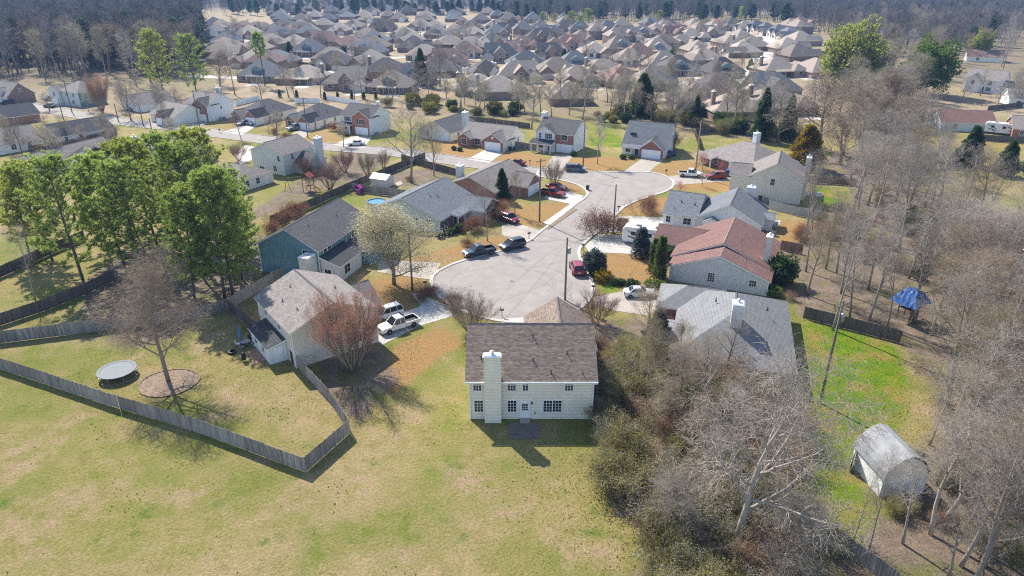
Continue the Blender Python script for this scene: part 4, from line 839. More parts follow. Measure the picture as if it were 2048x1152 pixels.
# ------------------------------------------------------------------ the brick subdivision beyond: a few kinds, copied
def far_proto(kind):
    h = House('x', (0, 0), 0, roof='shingle_far', wall='brick_brown', trim='trim_tan', over=.4); W = 'brick_brown'
    if kind == 0:   # broad hip, front gable garage
        a = h.block(-9, 9, -7, 8, 2.9, 'gx', .62, True, True, cap=False); g = h.block(2, 8.2, -10, 0, 2.9, 'gy', .72, cap=False); h.garage(g, 's', 3.1, 4.8, 'trim_tan'); g2 = h.block(-5.5, -1, -8.4, 0, 2.9, 'gy', .95, cap=False, fronts={'s': 'siding_beige'}); h.win(g2, 's', 2.2, .7, 1.6, 1.6, 2, 2); h.win(a, 's', 1.6, .8, 1.4, 1.5, 2, 2)
    elif kind == 1: # tall hip with dormer
        a = h.block(-8.5, 8.5, -7, 7, 2.9, 'gx', .78, True, True, cap=False); d = h.block(-2.6, 2.6, -5.2, 0, 5.2, 'gy', .5, cap=False, wall='siding_blue', over=.25); h.win(d, 's', 1.4, 3.9, .9, 1.1, 1, 2); h.win(d, 's', 3.8, 3.9, .9, 1.1, 1, 2); h.shed(-4, 3.5, -8.6, -7.02, 2.6, 3.0, 'n', walls=False)
        for x in (-3.8, -1, 1.2, 3.3): h.post(x, -8.4, 2.5, 'trim_tan')
        h.win(a, 's', 2.5, .8, 1.8, 1.5, 2, 2); h.win(a, 's', 14, .8, 1.8, 1.5, 2, 2); h.door(a, 's', 8.5, .15, 'door_dark')
    elif kind == 2: # hip along depth with two front gables
        a = h.block(-7.5, 7.5, -8, 9, 2.9, 'gy', .66, True, True, cap=False); g = h.block(-7.4, -1.2, -10.5, 0, 2.9, 'gy', .8, cap=False); h.garage(g, 's', 3.1, 4.8, 'trim_tan'); g2 = h.block(.8, 5.6, -9.2, 0, 3.0, 'gy', 1.0, cap=False, fronts={'s': 'siding_cream'}); h.win(g2, 's', 2.4, .7, 1.7, 1.6, 2, 2)
    elif kind == 3: # one and a half storey cross gable
        a = h.block(-8.5, 8.5, -6, 7, 3.0, 'gx', .8, True, False, cap=False); g = h.block(-1.2, 4.4, -8, 2, 4.4, 'gy', .95, cap=False); h.win(g, 's', 2.8, 3.2, 1.4, 1.2, 2, 2); h.win(g, 's', 2.8, .7, 1.8, 1.6, 2, 2); g2 = h.block(4.5, 10.5, -9.5, -1, 2.9, 'gx', .6, True, True, cap=False); h.garage(g2, 's', 3, 4.6, 'trim_tan'); h.win(a, 's', 3, .8, 1.8, 1.5, 2, 2)
    elif kind == 4: # big plain back: hips with rear wing
        a = h.block(-10, 7, -6, 8, 2.9, 'gx', .62, True, True, cap=False); g = h.block(2, 9, -9, 4, 2.9, 'gy', .62, True, True, cap=False); h.shed(-6, 1.9, -9, -6.02, 2.5, 2.95, 'n', walls=False); h.post(-5.8, -8.8, 2.4, 'trim_tan'); h.post(-2, -8.8, 2.4, 'trim_tan'); h.win(a, 's', 5.5, .3, 1.8, 2.0, 2, 1); h.win(g, 's', 3.4, .8, 1.6, 1.4, 2, 2); h.chimney(-9, -7.8, 1, 2.2, 7.6, mat='brick_brown')
    else:           # two-storey hip
        a = h.block(-7.5, 7.5, -6, 6, 5.4, 'gx', .68, True, True, cap=False); g = h.block(1.8, 7.4, -8.2, 0, 5.4, 'gy', .8, cap=False); h.win(g, 's', 2.8, 3.4, 1.6, 1.3, 2, 2); h.garage(g, 's', 2.8, 4.6, 'trim_tan'); h.win(a, 's', 2.4, 3.4, 1.4, 1.3, 2, 2); h.win(a, 's', 6, 3.4, 1.0, 1.3, 2, 2); h.win(a, 's', 2.4, .8, 1.8, 1.5, 2, 2); h.door(a, 's', 6, .15, 'door_dark')
    return h.root
def simple_proto(kind):
    """farther ones: wall and roof only"""
    b = MB(); b.add([(-8,-7,0),(8,-7,0),(8,7,0),(-8,7,0),(-8,-7,2.9),(8,-7,2.9),(8,7,2.9),(-8,7,2.9)], [(0,1,5,4),(1,2,6,5),(2,3,7,6),(3,0,4,7),(4,5,6,7)])
    r = thing('house', 'x', 'house'); b.build('wall', M['brick_brown'], r)
    b = MB(); roof_slab(b, -8.5, 8.5, -7.5, 7.5, 2.9, .68 if kind else .78, True, True, .4, 0, .15, 0, True); b.build('roof', M['shingle_far' if kind != 1 else 'shingle_far_slate'], r)
    b = MB(); roof_slab(b, 1, 7, -9.5, 0, 2.9, .85, False, False, .3, 0.01, .16, 0, False); b.build('roof', M['shingle_far'], r)
    b = MB(); wall_shell(b, 1.2, 6.8, -9.3, 0, 2.9, .84, False, False, False, {}); b.build('wall', M['brick_brown'] if kind != 2 else M['siding_cream'], r)
    return r
def far_drive(x, y, rot, k):
    gu = {0: 5.1, 1: 3.0, 2: -4.3, 3: 7.5, 4: 5.5, 5: 4.6}[k]; ca, sa = math.cos(rot), math.sin(rot)
    pts = [(gu-2.6,-7), (gu+2.6,-7), (gu+3.2,-17), (gu-3.2,-17)]
    return [(x + ca*u - sa*v, y + sa*u + ca*v) for u, v in pts]
FP = [far_proto(k) for k in range(6)]; SPROT = [simple_proto(k) for k in range(3)]
GF = 'brick houses of the subdivision beyond'
LOOK = ['hips and garage gable', 'steep hips and dormer', 'two steep front gables', 'tall cross gable', 'long hips and wing', 'two full storeys']
FAR = [ # px, py of the plot centre, kind, turn in degrees, roof tone 0 brown 1 slate 2 red
 (530,160,1,-12,1),(608,164,4,-10,0),(697,177,3,-8,0),(786,182,1,-8,0),(514,132,0,-14,0),(562,130,4,-14,1),(622,111,1,-12,1),(670,136,0,-10,0),(743,135,2,-10,0),(783,152,4,170,0),
 (748,102,0,-8,0),(740,112,3,-10,1),(824,92,2,-6,0),(452,100,0,-20,0),(546,106,5,-12,0),(560,84,5,-12,1),(616,80,5,-12,1),(655,90,3,-10,2),(735,80,0,-6,0),(528,66,3,-14,0),(603,61,0,-10,0),(648,63,5,-8,0),(708,59,2,-6,0),(808,76,0,0,0),
 (875,75,1,-4,0),(906,84,3,0,0),(946,75,0,0,0),(943,102,0,2,0),(983,90,2,4,1),(1006,122,3,4,1),(1050,97,4,4,2),(972,157,2,6,0),(962,186,4,6,0),(1052,138,0,5,1),(1030,162,3,5,0),(1104,118,3,6,0),(1148,138,1,6,1),(1155,168,0,5,0),(1136,203,2,184,0),(1003,192,4,186,0),
 (1046,74,5,4,1),(1104,74,3,6,1),(1160,86,2,6,0),(1188,112,2,8,0),(1236,104,1,8,0),(1248,82,3,10,0),(1282,74,1,10,0),(1312,110,1,8,0),(1325,142,1,8,0),(1302,176,3,188,0),(994,57,0,4,0),(926,56,2,2,2),
 (1352,80,3,12,2),(1362,94,0,12,0),(1456,92,4,100,0),(1400,126,4,14,0),(1440,152,1,14,0),(1434,190,0,4,0),(1556,150,4,14,0),(1592,120,2,104,0),(1572,104,2,104,0),(1598,90,2,104,0),(1576,78,2,284,1),(1553,72,2,284,1),(1529,67,2,284,1),(1508,63,2,284,1),(1486,62,2,284,0),(1464,57,2,100,0),(1542,190,3,8,1),(1552,222,4,8,0),(1468,232,4,184,0),(1394,214,0,184,0),(1352,148,1,10,0),
 (850,118,0,-2,0),(870,150,4,-2,0),(900,130,3,0,2),(700,98,0,-8,2),(590,96,2,-12,0),(1210,150,4,8,0),(1240,170,2,8,2),(1260,128,0,8,0),(1330,62,0,10,0),(1300,60,5,10,1),(1395,66,2,12,0),(1420,74,3,12,0),(1385,82,4,12,0),(1430,60,0,14,0),(1500,100,2,284,0),(1480,112,2,284,0),(1215,70,5,8,1),(1200,58,0,8,0),(1240,58,2,8,0),(1130,62,0,5,0),(1080,60,2,5,0),(1020,70,3,4,0),(1160,66,1,5,1),(770,62,3,-4,0),(840,60,0,-2,0),(870,58,2,0,0),(570,58,0,-12,0),(680,68,2,-8,0),(490,64,0,-14,2),(444,62,2,-16,0),(1505,215,0,186,0),(1625,150,2,194,0)]
rnd = random.Random(11)
spots = []
for i, (px, py, k, rot, tone) in enumerate(FAR):
    x, y = P(px, py); spots.append((x, y, k, rot, tone, px, py))
# fill the gaps between the plots read off the photograph
for _ in range(4000):
    px, py = rnd.uniform(430, 1600), rnd.uniform(56, 165); x, y = P(px, py)
    if px > 1480 and py > 85: continue
    if 640 < px < 850 and 62 < py < 80: continue
    if min((x-s[0])**2 + (y-s[1])**2 for s in spots) < 23**2: continue
    near_road = False
    for q in FAR_ROADS:
        for (ax, ay), (bx, by) in zip(q[:-1], q[1:]):
            t = max(0, min(1, ((x-ax)*(bx-ax) + (y-ay)*(by-ay)) / ((bx-ax)**2 + (by-ay)**2)))
            near_road |= (x-ax-t*(bx-ax))**2 + (y-ay-t*(by-ay))**2 < 16**2
    if near_road: continue
    spots.append((x, y, rnd.randrange(6), rnd.choice((0, 0, 180, 90)) + 8*(px-800)/500, rnd.choice((0, 0, 0, 1, 2)), px, py))
    if len(spots) > 215: break
near_first = sorted(spots, key=lambda s: s[1])
rows = {}
for s in near_first: rows.setdefault(min(6, int((235 - s[6]) // 30)), []).append(s)
TONE = ['taupe', 'slate', 'reddish', 'pale tan', 'dark']; TM = ['shingle_far', 'shingle_far_slate', 'shingle_far_red', 'shingle_far_tan', 'shingle_far_dark']
TP = {}
def toned(k, tone):
    """a kind of house in another roof colour: same meshes, roof slot set per object"""
    if (k, tone) not in TP:
        TP[(k, tone)] = FP[k] if tone == 0 else None
    return FP[k]
def set_roof(o, tone):
    for ch in o.children:
        if ch.type == 'MESH' and ch.name.startswith('roof') and not ch.name.startswith('roof_'):
            ch.material_slots[0].link = 'OBJECT'; ch.material_slots[0].material = M[TM[tone]]
for rk, lst in rows.items():
    lst.sort(key=lambda s: s[0])
    for i, (x, y, k, rot, tone, px, py) in enumerate(lst):
        o = ordw(i)
        if tone == 0: tone = rnd.choice((0, 0, 3, 3, 4))
        o = copytree(FP[k], '%s house with %s, %s from left in %s row beyond' % (TONE[tone], LOOK[k], o, ORD[rk]), GF, (x, y), R(rot + rnd.uniform(-3, 3)), (rnd.choice((-1, 1)) * rnd.uniform(.98, 1.14), rnd.uniform(.98, 1.12), rnd.uniform(.98, 1.15)))
        set_roof(o, tone)
        sheet('driveway', far_drive(x, y, R(rot), k), M['concrete_far'], 0.036 + .004 * (i % 3))
# the town farther out, rows of small houses
n = 0
taken = [(s[0], s[1]) for s in spots]
for row in range(9):
    Y = 690 + row * 52 + row * row * 3
    nj = 0
    for j in range(28):
        X = (-0.32 + j * 0.0245) * Y + rnd.uniform(-6, 6); YY = Y + rnd.uniform(-12, 12)
        px = 1024 + X / (YY * CP + CAM_H * SP) * FOCAL
        if px < 395 or px > (1010 if row > 1 else 1090) + 40 * (row == 0): continue
        if min((X-a)**2 + (YY-c)**2 for a, c in taken) < 20**2: continue
        taken.append((X, YY)); n += 1; nj += 1
        copytree(SPROT[rnd.randrange(3)], 'small hazy hipped house, %s from left in far town row %s' % (ordw(nj-1), ORD[row]), 'far hazy rows of houses', (X, YY), R(rnd.choice((0, 90, 180, 270)) + rnd.uniform(-10, 10)), (rnd.uniform(.9, 1.15), rnd.uniform(.9, 1.1), rnd.uniform(.9, 1.25)))
for r_ in FP + SPROT:
    def wipe(o):
        for c in list(o.children): wipe(c)
        bpy.data.objects.remove(o)
    wipe(r_)
# ------------------------------------------------------------------ trees
UP = Vector((0, 0, 1))
def rdir(rng): 
    z = rng.uniform(-1, 1); a = rng.uniform(0, 6.2832); q = math.sqrt(1 - z*z); return Vector((q*math.cos(a), q*math.sin(a), z))
def grow(mbs, tips, rng, p, d, L, r, lvl, cfg):
    ns = cfg['seg'][lvl]; pts = [p.copy()]; ds = [d.copy()]; rad = [r]
    tipr = r * cfg['tip'][lvl]
    for i in range(ns):
        d = (d + rdir(rng) * cfg['wob'][lvl] + UP * cfg['trop'][lvl]).normalized()
        p = p + d * (L / ns); pts.append(p.copy()); ds.append(d.copy()); rad.append(r + (tipr - r) * (i + 1) / ns)
    mbs[0 if lvl <= cfg.get('trunk_lvl', 0) else 1].tube(pts, rad, cfg['side'][lvl], 0, lvl == 0)
    if lvl + 1 >= len(cfg['seg']): tips.append(pts[-1]); tips.append((pts[-1] + pts[0]) / 2); return
    n = cfg['n'][lvl]; n = max(2, int(n * rng.uniform(.8, 1.2) * (1 if lvl == 0 else min(1.25, .35 + L / cfg['Lref'][lvl]))))
    az = rng.uniform(0, 6.28)
    for k in range(n):
        t = cfg['t0'][lvl] + (1 - cfg['t0'][lvl]) * ((k + rng.uniform(0, .9)) / n) ** cfg.get('tp', 1.0); t = min(t, .995)
        f = t * ns; i = min(ns - 1, int(f)); f -= i
        q = pts[i].lerp(pts[i+1], f); dd = ds[i].lerp(ds[i+1], f).normalized(); rr = rad[i] + (rad[i+1] - rad[i]) * f
        az += 2.4 + rng.uniform(-.5, .5); side = dd.orthogonal().normalized(); side = Matrix.Rotation(az, 3, dd) @ side
        ang = R(cfg['ang'][lvl] * rng.uniform(.75, 1.2)); 
        if lvl == 0: ang *= 1.15 - .55 * t
        cdv = (dd * math.cos(ang) + side * math.sin(ang)).normalized()
        shape = cfg['shape'](t) if lvl == 0 else (1.05 - .55 * t)
        grow(mbs, tips, rng, q, cdv, cfg['len'][lvl] * shape * rng.uniform(.75, 1.2), max(cfg['rmin'], min(rr * .85, rr * cfg['rr'][lvl])), lvl + 1, cfg)
def cfg_tree(kind):
    c = dict(seg=(7,5,4,3,2), side=(8,5,4,3,3), tip=(.16,.22,.25,.35,.45), wob=(.07,.16,.2,.24,.28), trop=(.02,.08,.05,.03,.01), n=(14,7,6,4), Lref=(1,5.5,2.6,1.3), t0=(.26,.2,.15,.1),
             ang=(58,46,48,50), len=(7.6,3.4,1.75,.95), rr=(.58,.58,.58,.62), rmin=.0125, shape=lambda t: 1.15 - .8 * t, H=15.0, r=.26)
    if kind == 'upright': c.update(ang=(44,38,42,46), t0=(.34,.22,.15,.1), len=(6.4,2.8,1.5,.9), H=19.0, r=.27, n=(14,7,6,4), trop=(.02,.1,.07,.04,.02), shape=lambda t: .75 + .9 * t * (1 - t) - .25 * t)
    if kind == 'oval': c.update(ang=(38,30,32,38), t0=(.10,.15,.12,.1), len=(6.4,2.7,1.3,.7), H=11.0, r=.2, n=(24,8,6,4), trop=(.02,.14,.1,.05,.02), shape=lambda t: 1.0 - .72 * t, rmin=.009)
    if kind == 'mulch': c.update(ang=(60,48,48,52), t0=(.22,.18,.12,.1), len=(8.2,3.4,1.7,.95), H=13.0, r=.3, n=(17,9,7,5), wob=(.1,.18,.22,.26,.3), trop=(0,.05,.03,.01,0), shape=lambda t: 1.1 - .6 * t)
    if kind == 'pear': c.update(ang=(46,44,46,48), t0=(.14,.15,.12,.1), len=(7.0,3.0,1.5,.8), H=10.5, r=.24, n=(20,8,6,4), trop=(.02,.1,.07,.03,.01), shape=lambda t: 1.05 - .6 * t)
    if kind == 'spread': c.update(ang=(62,50,52,55), t0=(.22,.18,.12,.1), len=(8.6,3.4,1.7,.9), H=13.0, r=.3, n=(15,8,6,4), wob=(.12,.2,.24,.28,.3), trop=(0,.05,.03,.01,0), shape=lambda t: 1.1 - .6 * t)
    if kind == 'gaunt': c.update(ang=(40,36,44,48), t0=(.42,.3,.2,.15), len=(6.5,3.2,1.6,.9), H=20.0, r=.24, n=(11,7,5,4), trop=(.02,.12,.07,.03,.01), shape=lambda t: 1.0 - .4 * t, rmin=.013)
    if kind == 'far': c.update(seg=(4,3,2,1), side=(5,4,3,3), tip=(.2,.25,.4,.5), ang=(46,42,46), t0=(.34,.2,.1), len=(5.4,2.4,1.3), n=(14,9,8), H=18.0, r=.24, rmin=.024, shape=lambda t: .8 + .8 * t * (1 - t) - .25 * t, Lref=(1,5,2.2), wob=(.06,.16,.2,.2), trop=(.02,.1,.06,.03))
    if kind == 'farround': c.update(seg=(4,3,2,1), side=(5,4,3,3), tip=(.3,.25,.4,.5), ang=(60,48,48), t0=(.2,.18,.1), len=(6.6,2.9,1.4), n=(16,9,8), H=13.0, r=.28, rmin=.024, shape=lambda t: 1.1 - .7 * t, Lref=(1,5,2.4), wob=(.06,.16,.2,.2), trop=(.02,.08,.05,.03))
    if kind == 'farlite': c.update(seg=(3,2,1), side=(4,3,3), tip=(.2,.3,.5), ang=(48,46), t0=(.34,.15), len=(5.4,2.6), n=(14,20), H=17.0, r=.26, rmin=.045, shape=lambda t: .8 + .8 * t * (1 - t) - .25 * t, Lref=(1,5), wob=(.06,.16,.2), trop=(.02,.1,.06))
    if kind == 'small': c.update(ang=(52,44,46), seg=(4,4,3,2), side=(6,4,3,3), tip=(.3,.3,.35,.45), n=(11,8,7), t0=(.2,.15,.1), len=(2.6,1.4,.7), H=5.2, r=.10, rmin=.009, Lref=(1,2.4,1.2), wob=(.1,.16,.2,.24), trop=(.02,.1,.06,.02), shape=lambda t: 1.1 - .6 * t)
    return c
def bare_meshes(kind, seed, bark, leaves=None, leaf_mat=None, per_tip=1, lsize=.06, name='crown'):
    rng = random.Random(seed); c = cfg_tree(kind); mbs = (MB(), MB()); tips = []
    lean = Vector((rng.uniform(-.05, .05), rng.uniform(-.05, .05), 1)).normalized()
    grow(mbs, tips, rng, Vector((0, 0, -.15)), lean, c['H'], c['r'], 0, c)
    hz = max(v[2] for v in mbs[1].v)
    out = [('trunk', mbs[0].mesh('trunk', M[bark], True)), ('crown', mbs[1].mesh('crown', M[bark], True))]
    if leaf_mat: out.append((name, leaf_mesh(name, np.array([t[:] for t in tips]), per_tip, lsize, .35, leaf_mat, seed)))
    return out, hz
def leaf_mesh(name, pts, per, size, spread, mat, seed=1, flat=0.0):
    r = np.random.default_rng(seed); c = np.repeat(pts, per, 0); n = len(c); c = c + r.normal(0, spread, (n, 3))
    a = r.normal(size=(n, 3)); a[:, 2] *= (1 - flat); a /= np.linalg.norm(a, axis=1, keepdims=True) + 1e-9
    b = r.normal(size=(n, 3)); b -= a * (a * b).sum(1, keepdims=True); b /= np.linalg.norm(b, axis=1, keepdims=True) + 1e-9
    s = (size * r.uniform(.6, 1.4, (n, 1)))
    V = np.stack([c - a*s, c - b*s*.6, c + a*s, c + b*s*.6], 1)
    return fast_mesh(name, V, 4, M[mat])
def vase_meshes(seed, bark, H=6.5, stems=20, spread=.55, leaf=None, r0=.055, k=1.0):
    rng = random.Random(seed); a, b = MB(), MB(); tips = []
    c = dict(seg=(6,4,3,2), side=(5,4,3,3), tip=(.3,.3,.4,.5), wob=(.06,.1,.14,.2), trop=(.05,.1,.08,.04), n=(8,6,5), Lref=(1,2.4,1.1), t0=(.3,.2,.1), ang=(22,26,32), len=(2.3*k,1.2*k,.6*k), rr=(.6,.6,.6), rmin=.009, shape=lambda t: 1.1 - .5*t, H=H, r=.06)
    for i in range(stems):
        az = i * 2.4 + rng.uniform(-.3, .3); tilt = spread * math.sqrt((i + .5) / stems) * rng.uniform(.8, 1.1)
        d = Vector((math.sin(tilt) * math.cos(az), math.sin(tilt) * math.sin(az), math.cos(tilt)))
        grow((a, b), tips, rng, Vector((.25*math.cos(az), .25*math.sin(az), -.1)), d, H * rng.uniform(.75, 1.0), r0, 0, c)
    hz = max(v[2] for v in b.v)
    if leaf: return [('trunk', a.mesh('trunk', M[bark], True)), ('crown', b.mesh('crown', M[bark], True)), ('buds', leaf_mesh('buds', np.array([t[:] for t in tips]), 2, .045, .2, leaf, seed))], hz
    return [('trunk', a.mesh('trunk', M[bark], True)), ('crown', b.mesh('crown', M[bark], True))], hz
def tufts(pts, dirs, k, length, wid, seed, cone=.9):
    r = np.random.default_rng(seed); n = len(pts); c = np.repeat(pts, k, 0); d = np.repeat(dirs, k, 0) + r.normal(0, cone, (n*k, 3)); d /= np.linalg.norm(d, axis=1, keepdims=True) + 1e-9
    s = r.normal(size=d.shape); s -= d * (s*d).sum(1, keepdims=True); s /= np.linalg.norm(s, axis=1, keepdims=True) + 1e-9
    L = length * r.uniform(.6, 1.2, (n*k, 1))
    return np.stack([c - s*wid, c + s*wid, c + d*L], 1)
def pine_meshes(seed, H=23.0, cb=.36, Rm=4.2, bark='bark_dark', leaf='needle', dens=1.0):
    rng = random.Random(seed); a, b = MB(), MB(); P_, D_ = [], []
    bend = [Vector((0,0,-.2))]; d = Vector((rng.uniform(-.04,.04), rng.uniform(-.04,.04), 1)).normalized()
    for i in range(9): d = (d + rdir(rng)*.035 + UP*.02).normalized(); bend.append(bend[-1] + d*H/9)
    a.tube(bend, [.27*(1-.085*i) for i in range(10)], 8)
    nb = int(78 * dens)
    for k in range(nb):
        t = cb + (1 - cb) * ((k + rng.random()) / nb) ** .85; f = t*9; i = min(8, int(f)); q = bend[i].lerp(bend[i+1], f - i)
        u = (t - cb) / (1 - cb); prof = (.62 + .9*u) if u < .4 else .98 * math.sqrt(max(0.02, 1 - ((u - .4) / .62)**2)) 
        L = Rm * min(1.0, prof) * rng.uniform(.7, 1.15); az = k*2.4 + rng.uniform(-.4, .4); el = R(-4 + 50*u) + rng.uniform(-.15, .15)
        d = Vector((math.cos(az)*math.cos(el), math.sin(az)*math.cos(el), math.sin(el))); pts = [q]
        for s in range(4): d = (d + UP*.12 + rdir(rng)*.12).normalized(); pts.append(pts[-1] + d*L/4)
        b.tube(pts, [.075*(1-u*.5), .06, .045, .03, .015], 4, 0, False)
        for s in range(int(8 + 7*L/Rm)):
            tt = rng.uniform(.45, 1.0); f = tt*4; j = min(3, int(f)); p0 = pts[j].lerp(pts[j+1], f-j)
            sd = (d*.6 + rdir(rng)*.85 + UP*.25).normalized(); sl = rng.uniform(.5, 1.25) * (1.15 - .35*tt); p1 = p0 + sd*sl
            b.tube([p0, p1], [.02, .008], 3, 0, False)
            for m in range(4): P_.append((p0.lerp(p1, .35 + .65*(m+1)/4) + rdir(rng)*.14)[:]); D_.append((sd*.7 + UP*.6)[:])
    V = tufts(np.array(P_), np.array(D_), 8, .55, .06, seed, .75)
    return [('trunk', a.mesh('trunk', M[bark], True)), ('branches', b.mesh('branches', M[bark], True)), ('crown', fast_mesh('crown', V, 3, M[leaf]))], max(v.z for v in bend) + .8
def cone_meshes(seed, H=9.0, Rm=2.6, leaf='needle_dark', n=2600, prof=None, droop=.1, size=.5, bark='bark_dark', low=.02):
    r = np.random.default_rng(seed); t = r.uniform(0, 1, n) ** .8
    prof = prof or (lambda t: np.clip(1.02 - t, 0, 1) ** .75 * np.clip(.55 + t*4, 0, 1))
    az = r.uniform(0, 6.2832, n); lump = 1 + .24*np.sin(az*3 + t*11 + seed) + .2*np.sin(az*5 - t*23)
    rr = Rm * prof(t) * lump * np.sqrt(r.uniform(.18, 1, n)); z = low*H + t*H*(1 - low)
    pts = np.stack([rr*np.cos(az), rr*np.sin(az), z], 1); d = np.stack([np.cos(az), np.sin(az), .55 - droop*np.ones(n)], 1)
    V = tufts(pts, d, 7, size, size*.16, seed, .6)
    a = MB(); a.tube([(0,0,-.1),(0,0,H*.5),(0,0,H*.96)], [Rm*.075, Rm*.05, .02], 6)
    return [('trunk', a.mesh('trunk', M[bark], True)), ('crown', fast_mesh('crown', V, 3, M[leaf]))], H
def round_meshes(seed, H=7.0, Rm=3.0, leaf='leaf_bright', n=3000, size=.35, bark='bark_grey', base=.18, wob=.3):
    r = np.random.default_rng(seed); d = r.normal(size=(n, 3)); d /= np.linalg.norm(d, axis=1, keepdims=True)
    lump = 1 + wob*np.sin(d[:,0]*4 + seed)*np.sin(d[:,1]*5 + 2)*np.cos(d[:,2]*4) + .12*np.sin(d[:,0]*11)*np.sin(d[:,2]*9)
    q = r.uniform(.25, 1, n) ** .5; c = np.stack([d[:,0]*Rm*lump*q, d[:,1]*Rm*lump*q, H*base + (H*(1-base))*(.5 + .5*d[:,2]*lump*q)], 1)
    V = tufts(c, d + np.array([0,0,.3]), 5, size, size*.28, seed, .8)
    rng = random.Random(seed); a = MB()
    a.tube([(0,0,-.1),(0,0,H*base*1.6),(.1,0,H*.8)], [.035*H*.6, .02*H*.6, .01], 6)
    return [('trunk', a.mesh('trunk', M[bark], True)), ('crown', fast_mesh('crown', V, 3, M[leaf]))], H
def thicket_meshes(seed, bark, leaf, H=3.2, stems=16, per=3, lsize=.09):
    rng = random.Random(seed); b = MB(); tips = []
    c = dict(seg=(4,3,2), side=(4,3,3), tip=(.35,.4,.5), wob=(.16,.22,.26), trop=(.03,.03,0), n=(11,8), Lref=(1,1.4), t0=(.15,.1), ang=(46,50), len=(1.35,.65), rr=(.6,.6), rmin=.009, shape=lambda t: 1.1-.5*t, H=H, r=.03, trunk_lvl=-1)
    for i in range(stems):
        az = rng.uniform(0, 6.28); tl = rng.uniform(.05, .75); q = Vector((rng.gauss(0, .55), rng.gauss(0, .55), -.05))
        grow((b, b), tips, rng, q, Vector((math.sin(tl)*math.cos(az), math.sin(tl)*math.sin(az), math.cos(tl))), H*rng.uniform(.6, 1.05), .028, 0, c)
    return [('stems', b.mesh('stems', M[bark])), ('leaves', leaf_mesh('leaves', np.array([t[:] for t in tips]), per, lsize, .16, leaf, seed))], H
PROTO = {}
def proto(key, res): PROTO[key] = res
proto('round1', bare_meshes('round', 1, 'bark_grey')); proto('round2', bare_meshes('round', 2, 'bark_tan')); proto('spread1', bare_meshes('spread', 3, 'bark_grey')); proto('spread2', bare_meshes('spread', 4, 'bark_pale'))
proto('mulch', bare_meshes('mulch', 3, 'bark_tan')); proto('upright1', bare_meshes('upright', 5, 'bark_grey')); proto('upright2', bare_meshes('upright', 6, 'bark_pale')); proto('upright3', bare_meshes('upright', 7, 'bark_tan', leaf_mat='bud_olive', per_tip=1, lsize=.05, name='buds'))
proto('oval_red', vase_meshes(8, 'bark_tan', 9.0, 17, .62, 'bud_red', .11, 1.25)); proto('gaunt1', bare_meshes('gaunt', 9, 'bark_pale')); proto('gaunt2', bare_meshes('gaunt', 10, 'bark_grey'))
proto('red1', bare_meshes('upright', 12, 'bark_grey', leaf_mat='bud_red', per_tip=1, lsize=.05, name='buds'))
proto('pear', bare_meshes('pear', 13, 'bark_grey', leaf_mat='blossom', per_tip=4, lsize=.062, name='blossom'))
proto('far1', bare_meshes('far', 14, 'bark_far')); proto('far2', bare_meshes('far', 15, 'bark_tan')); proto('far3', bare_meshes('far', 16, 'bark_far', leaf_mat='bud_olive', per_tip=1, lsize=.10, name='buds'))
proto('far4', bare_meshes('farround', 19, 'bark_grey')); proto('far5', bare_meshes('farround', 22, 'bark_tan')); proto('small1', bare_meshes('small', 17, 'bark_tan')); proto('small_red', bare_meshes('small', 18, 'bark_tan', leaf_mat='bud_pink', per_tip=2, lsize=.05, name='buds'))
proto('vase1', vase_meshes(20, 'bark_tan')); proto('vase2', vase_meshes(21, 'bark_red', 5.5, 18, .6))
for i in range(3): proto('pine%d' % (i+1), pine_meshes(30 + i, leaf=('needle', 'needle_yellow', 'needle')[i], Rm=(7.0, 6.6, 6.0)[i], cb=(.17, .19, .22)[i]))
proto('pine_thin', pine_meshes(36, cb=.58, Rm=3.3, dens=.55))
proto('cedar', cone_meshes(40, 11, 3.6, n=4200, size=.62)); proto('cedar_gold', cone_meshes(41, 10, 4.0, 'needle_gold', 3800, size=.6, prof=lambda t: np.clip(1.03 - t, 0, 1)**.6 * np.clip(.5 + t*3, 0, 1)))
proto('arborvitae', cone_meshes(42, 6, .85, 'needle_mid', 1500, size=.3, prof=lambda t: np.clip(1.02 - t, 0, 1)**.4)); proto('juniper', cone_meshes(43, 4.2, 1.3, 'needle_blue', 900, size=.5, prof=lambda t: np.clip(1.03 - t, 0, 1)**.5))
proto('spruce', cone_meshes(44, 6, 2.2, 'needle_blue', 1900, size=.42)); proto('holly', round_meshes(45, 3.0, 1.5, 'needle_dark', 1500, .26, base=.02)); proto('shrub', round_meshes(46, 1.1, .65, 'needle_dark', 420, .18, base=.0))
proto('shrub_green', round_meshes(47, 1.1, .8, 'leaf_green', 420, .2, base=.0)); proto('shrub_yellow', round_meshes(48, 1.6, 1.1, 'leaf_yellow', 600, .22, base=.0)); proto('blue_round', round_meshes(49, 3.6, 1.75, 'needle_blue', 1900, .26, base=.0))
proto('willow', round_meshes(50, 17, 7.5, 'leaf_bright', 3400, .8, base=.12, wob=.5)); proto('vine', round_meshes(51, 17, 7.0, 'leaf_green', 3300, .75, base=.1, wob=.5)); proto('greenbush', round_meshes(52, 4.0, 2.3, 'leaf_brush', 1500, .3, base=.0))
proto('thicket1', thicket_meshes(60, 'bark_tan', 'leaf_brush', per=2, lsize=.06)); proto('thicket2', thicket_meshes(61, 'bark_tan', 'leaf_dead', per=1, lsize=.05)); proto('thicket3', thicket_meshes(62, 'bark_pale', 'leaf_brush', per=1, lsize=.05)); proto('twiggy', thicket_meshes(63, 'bark_red', 'leaf_dead', 1.8, 14, 1, .05))
trnd = random.Random(77)
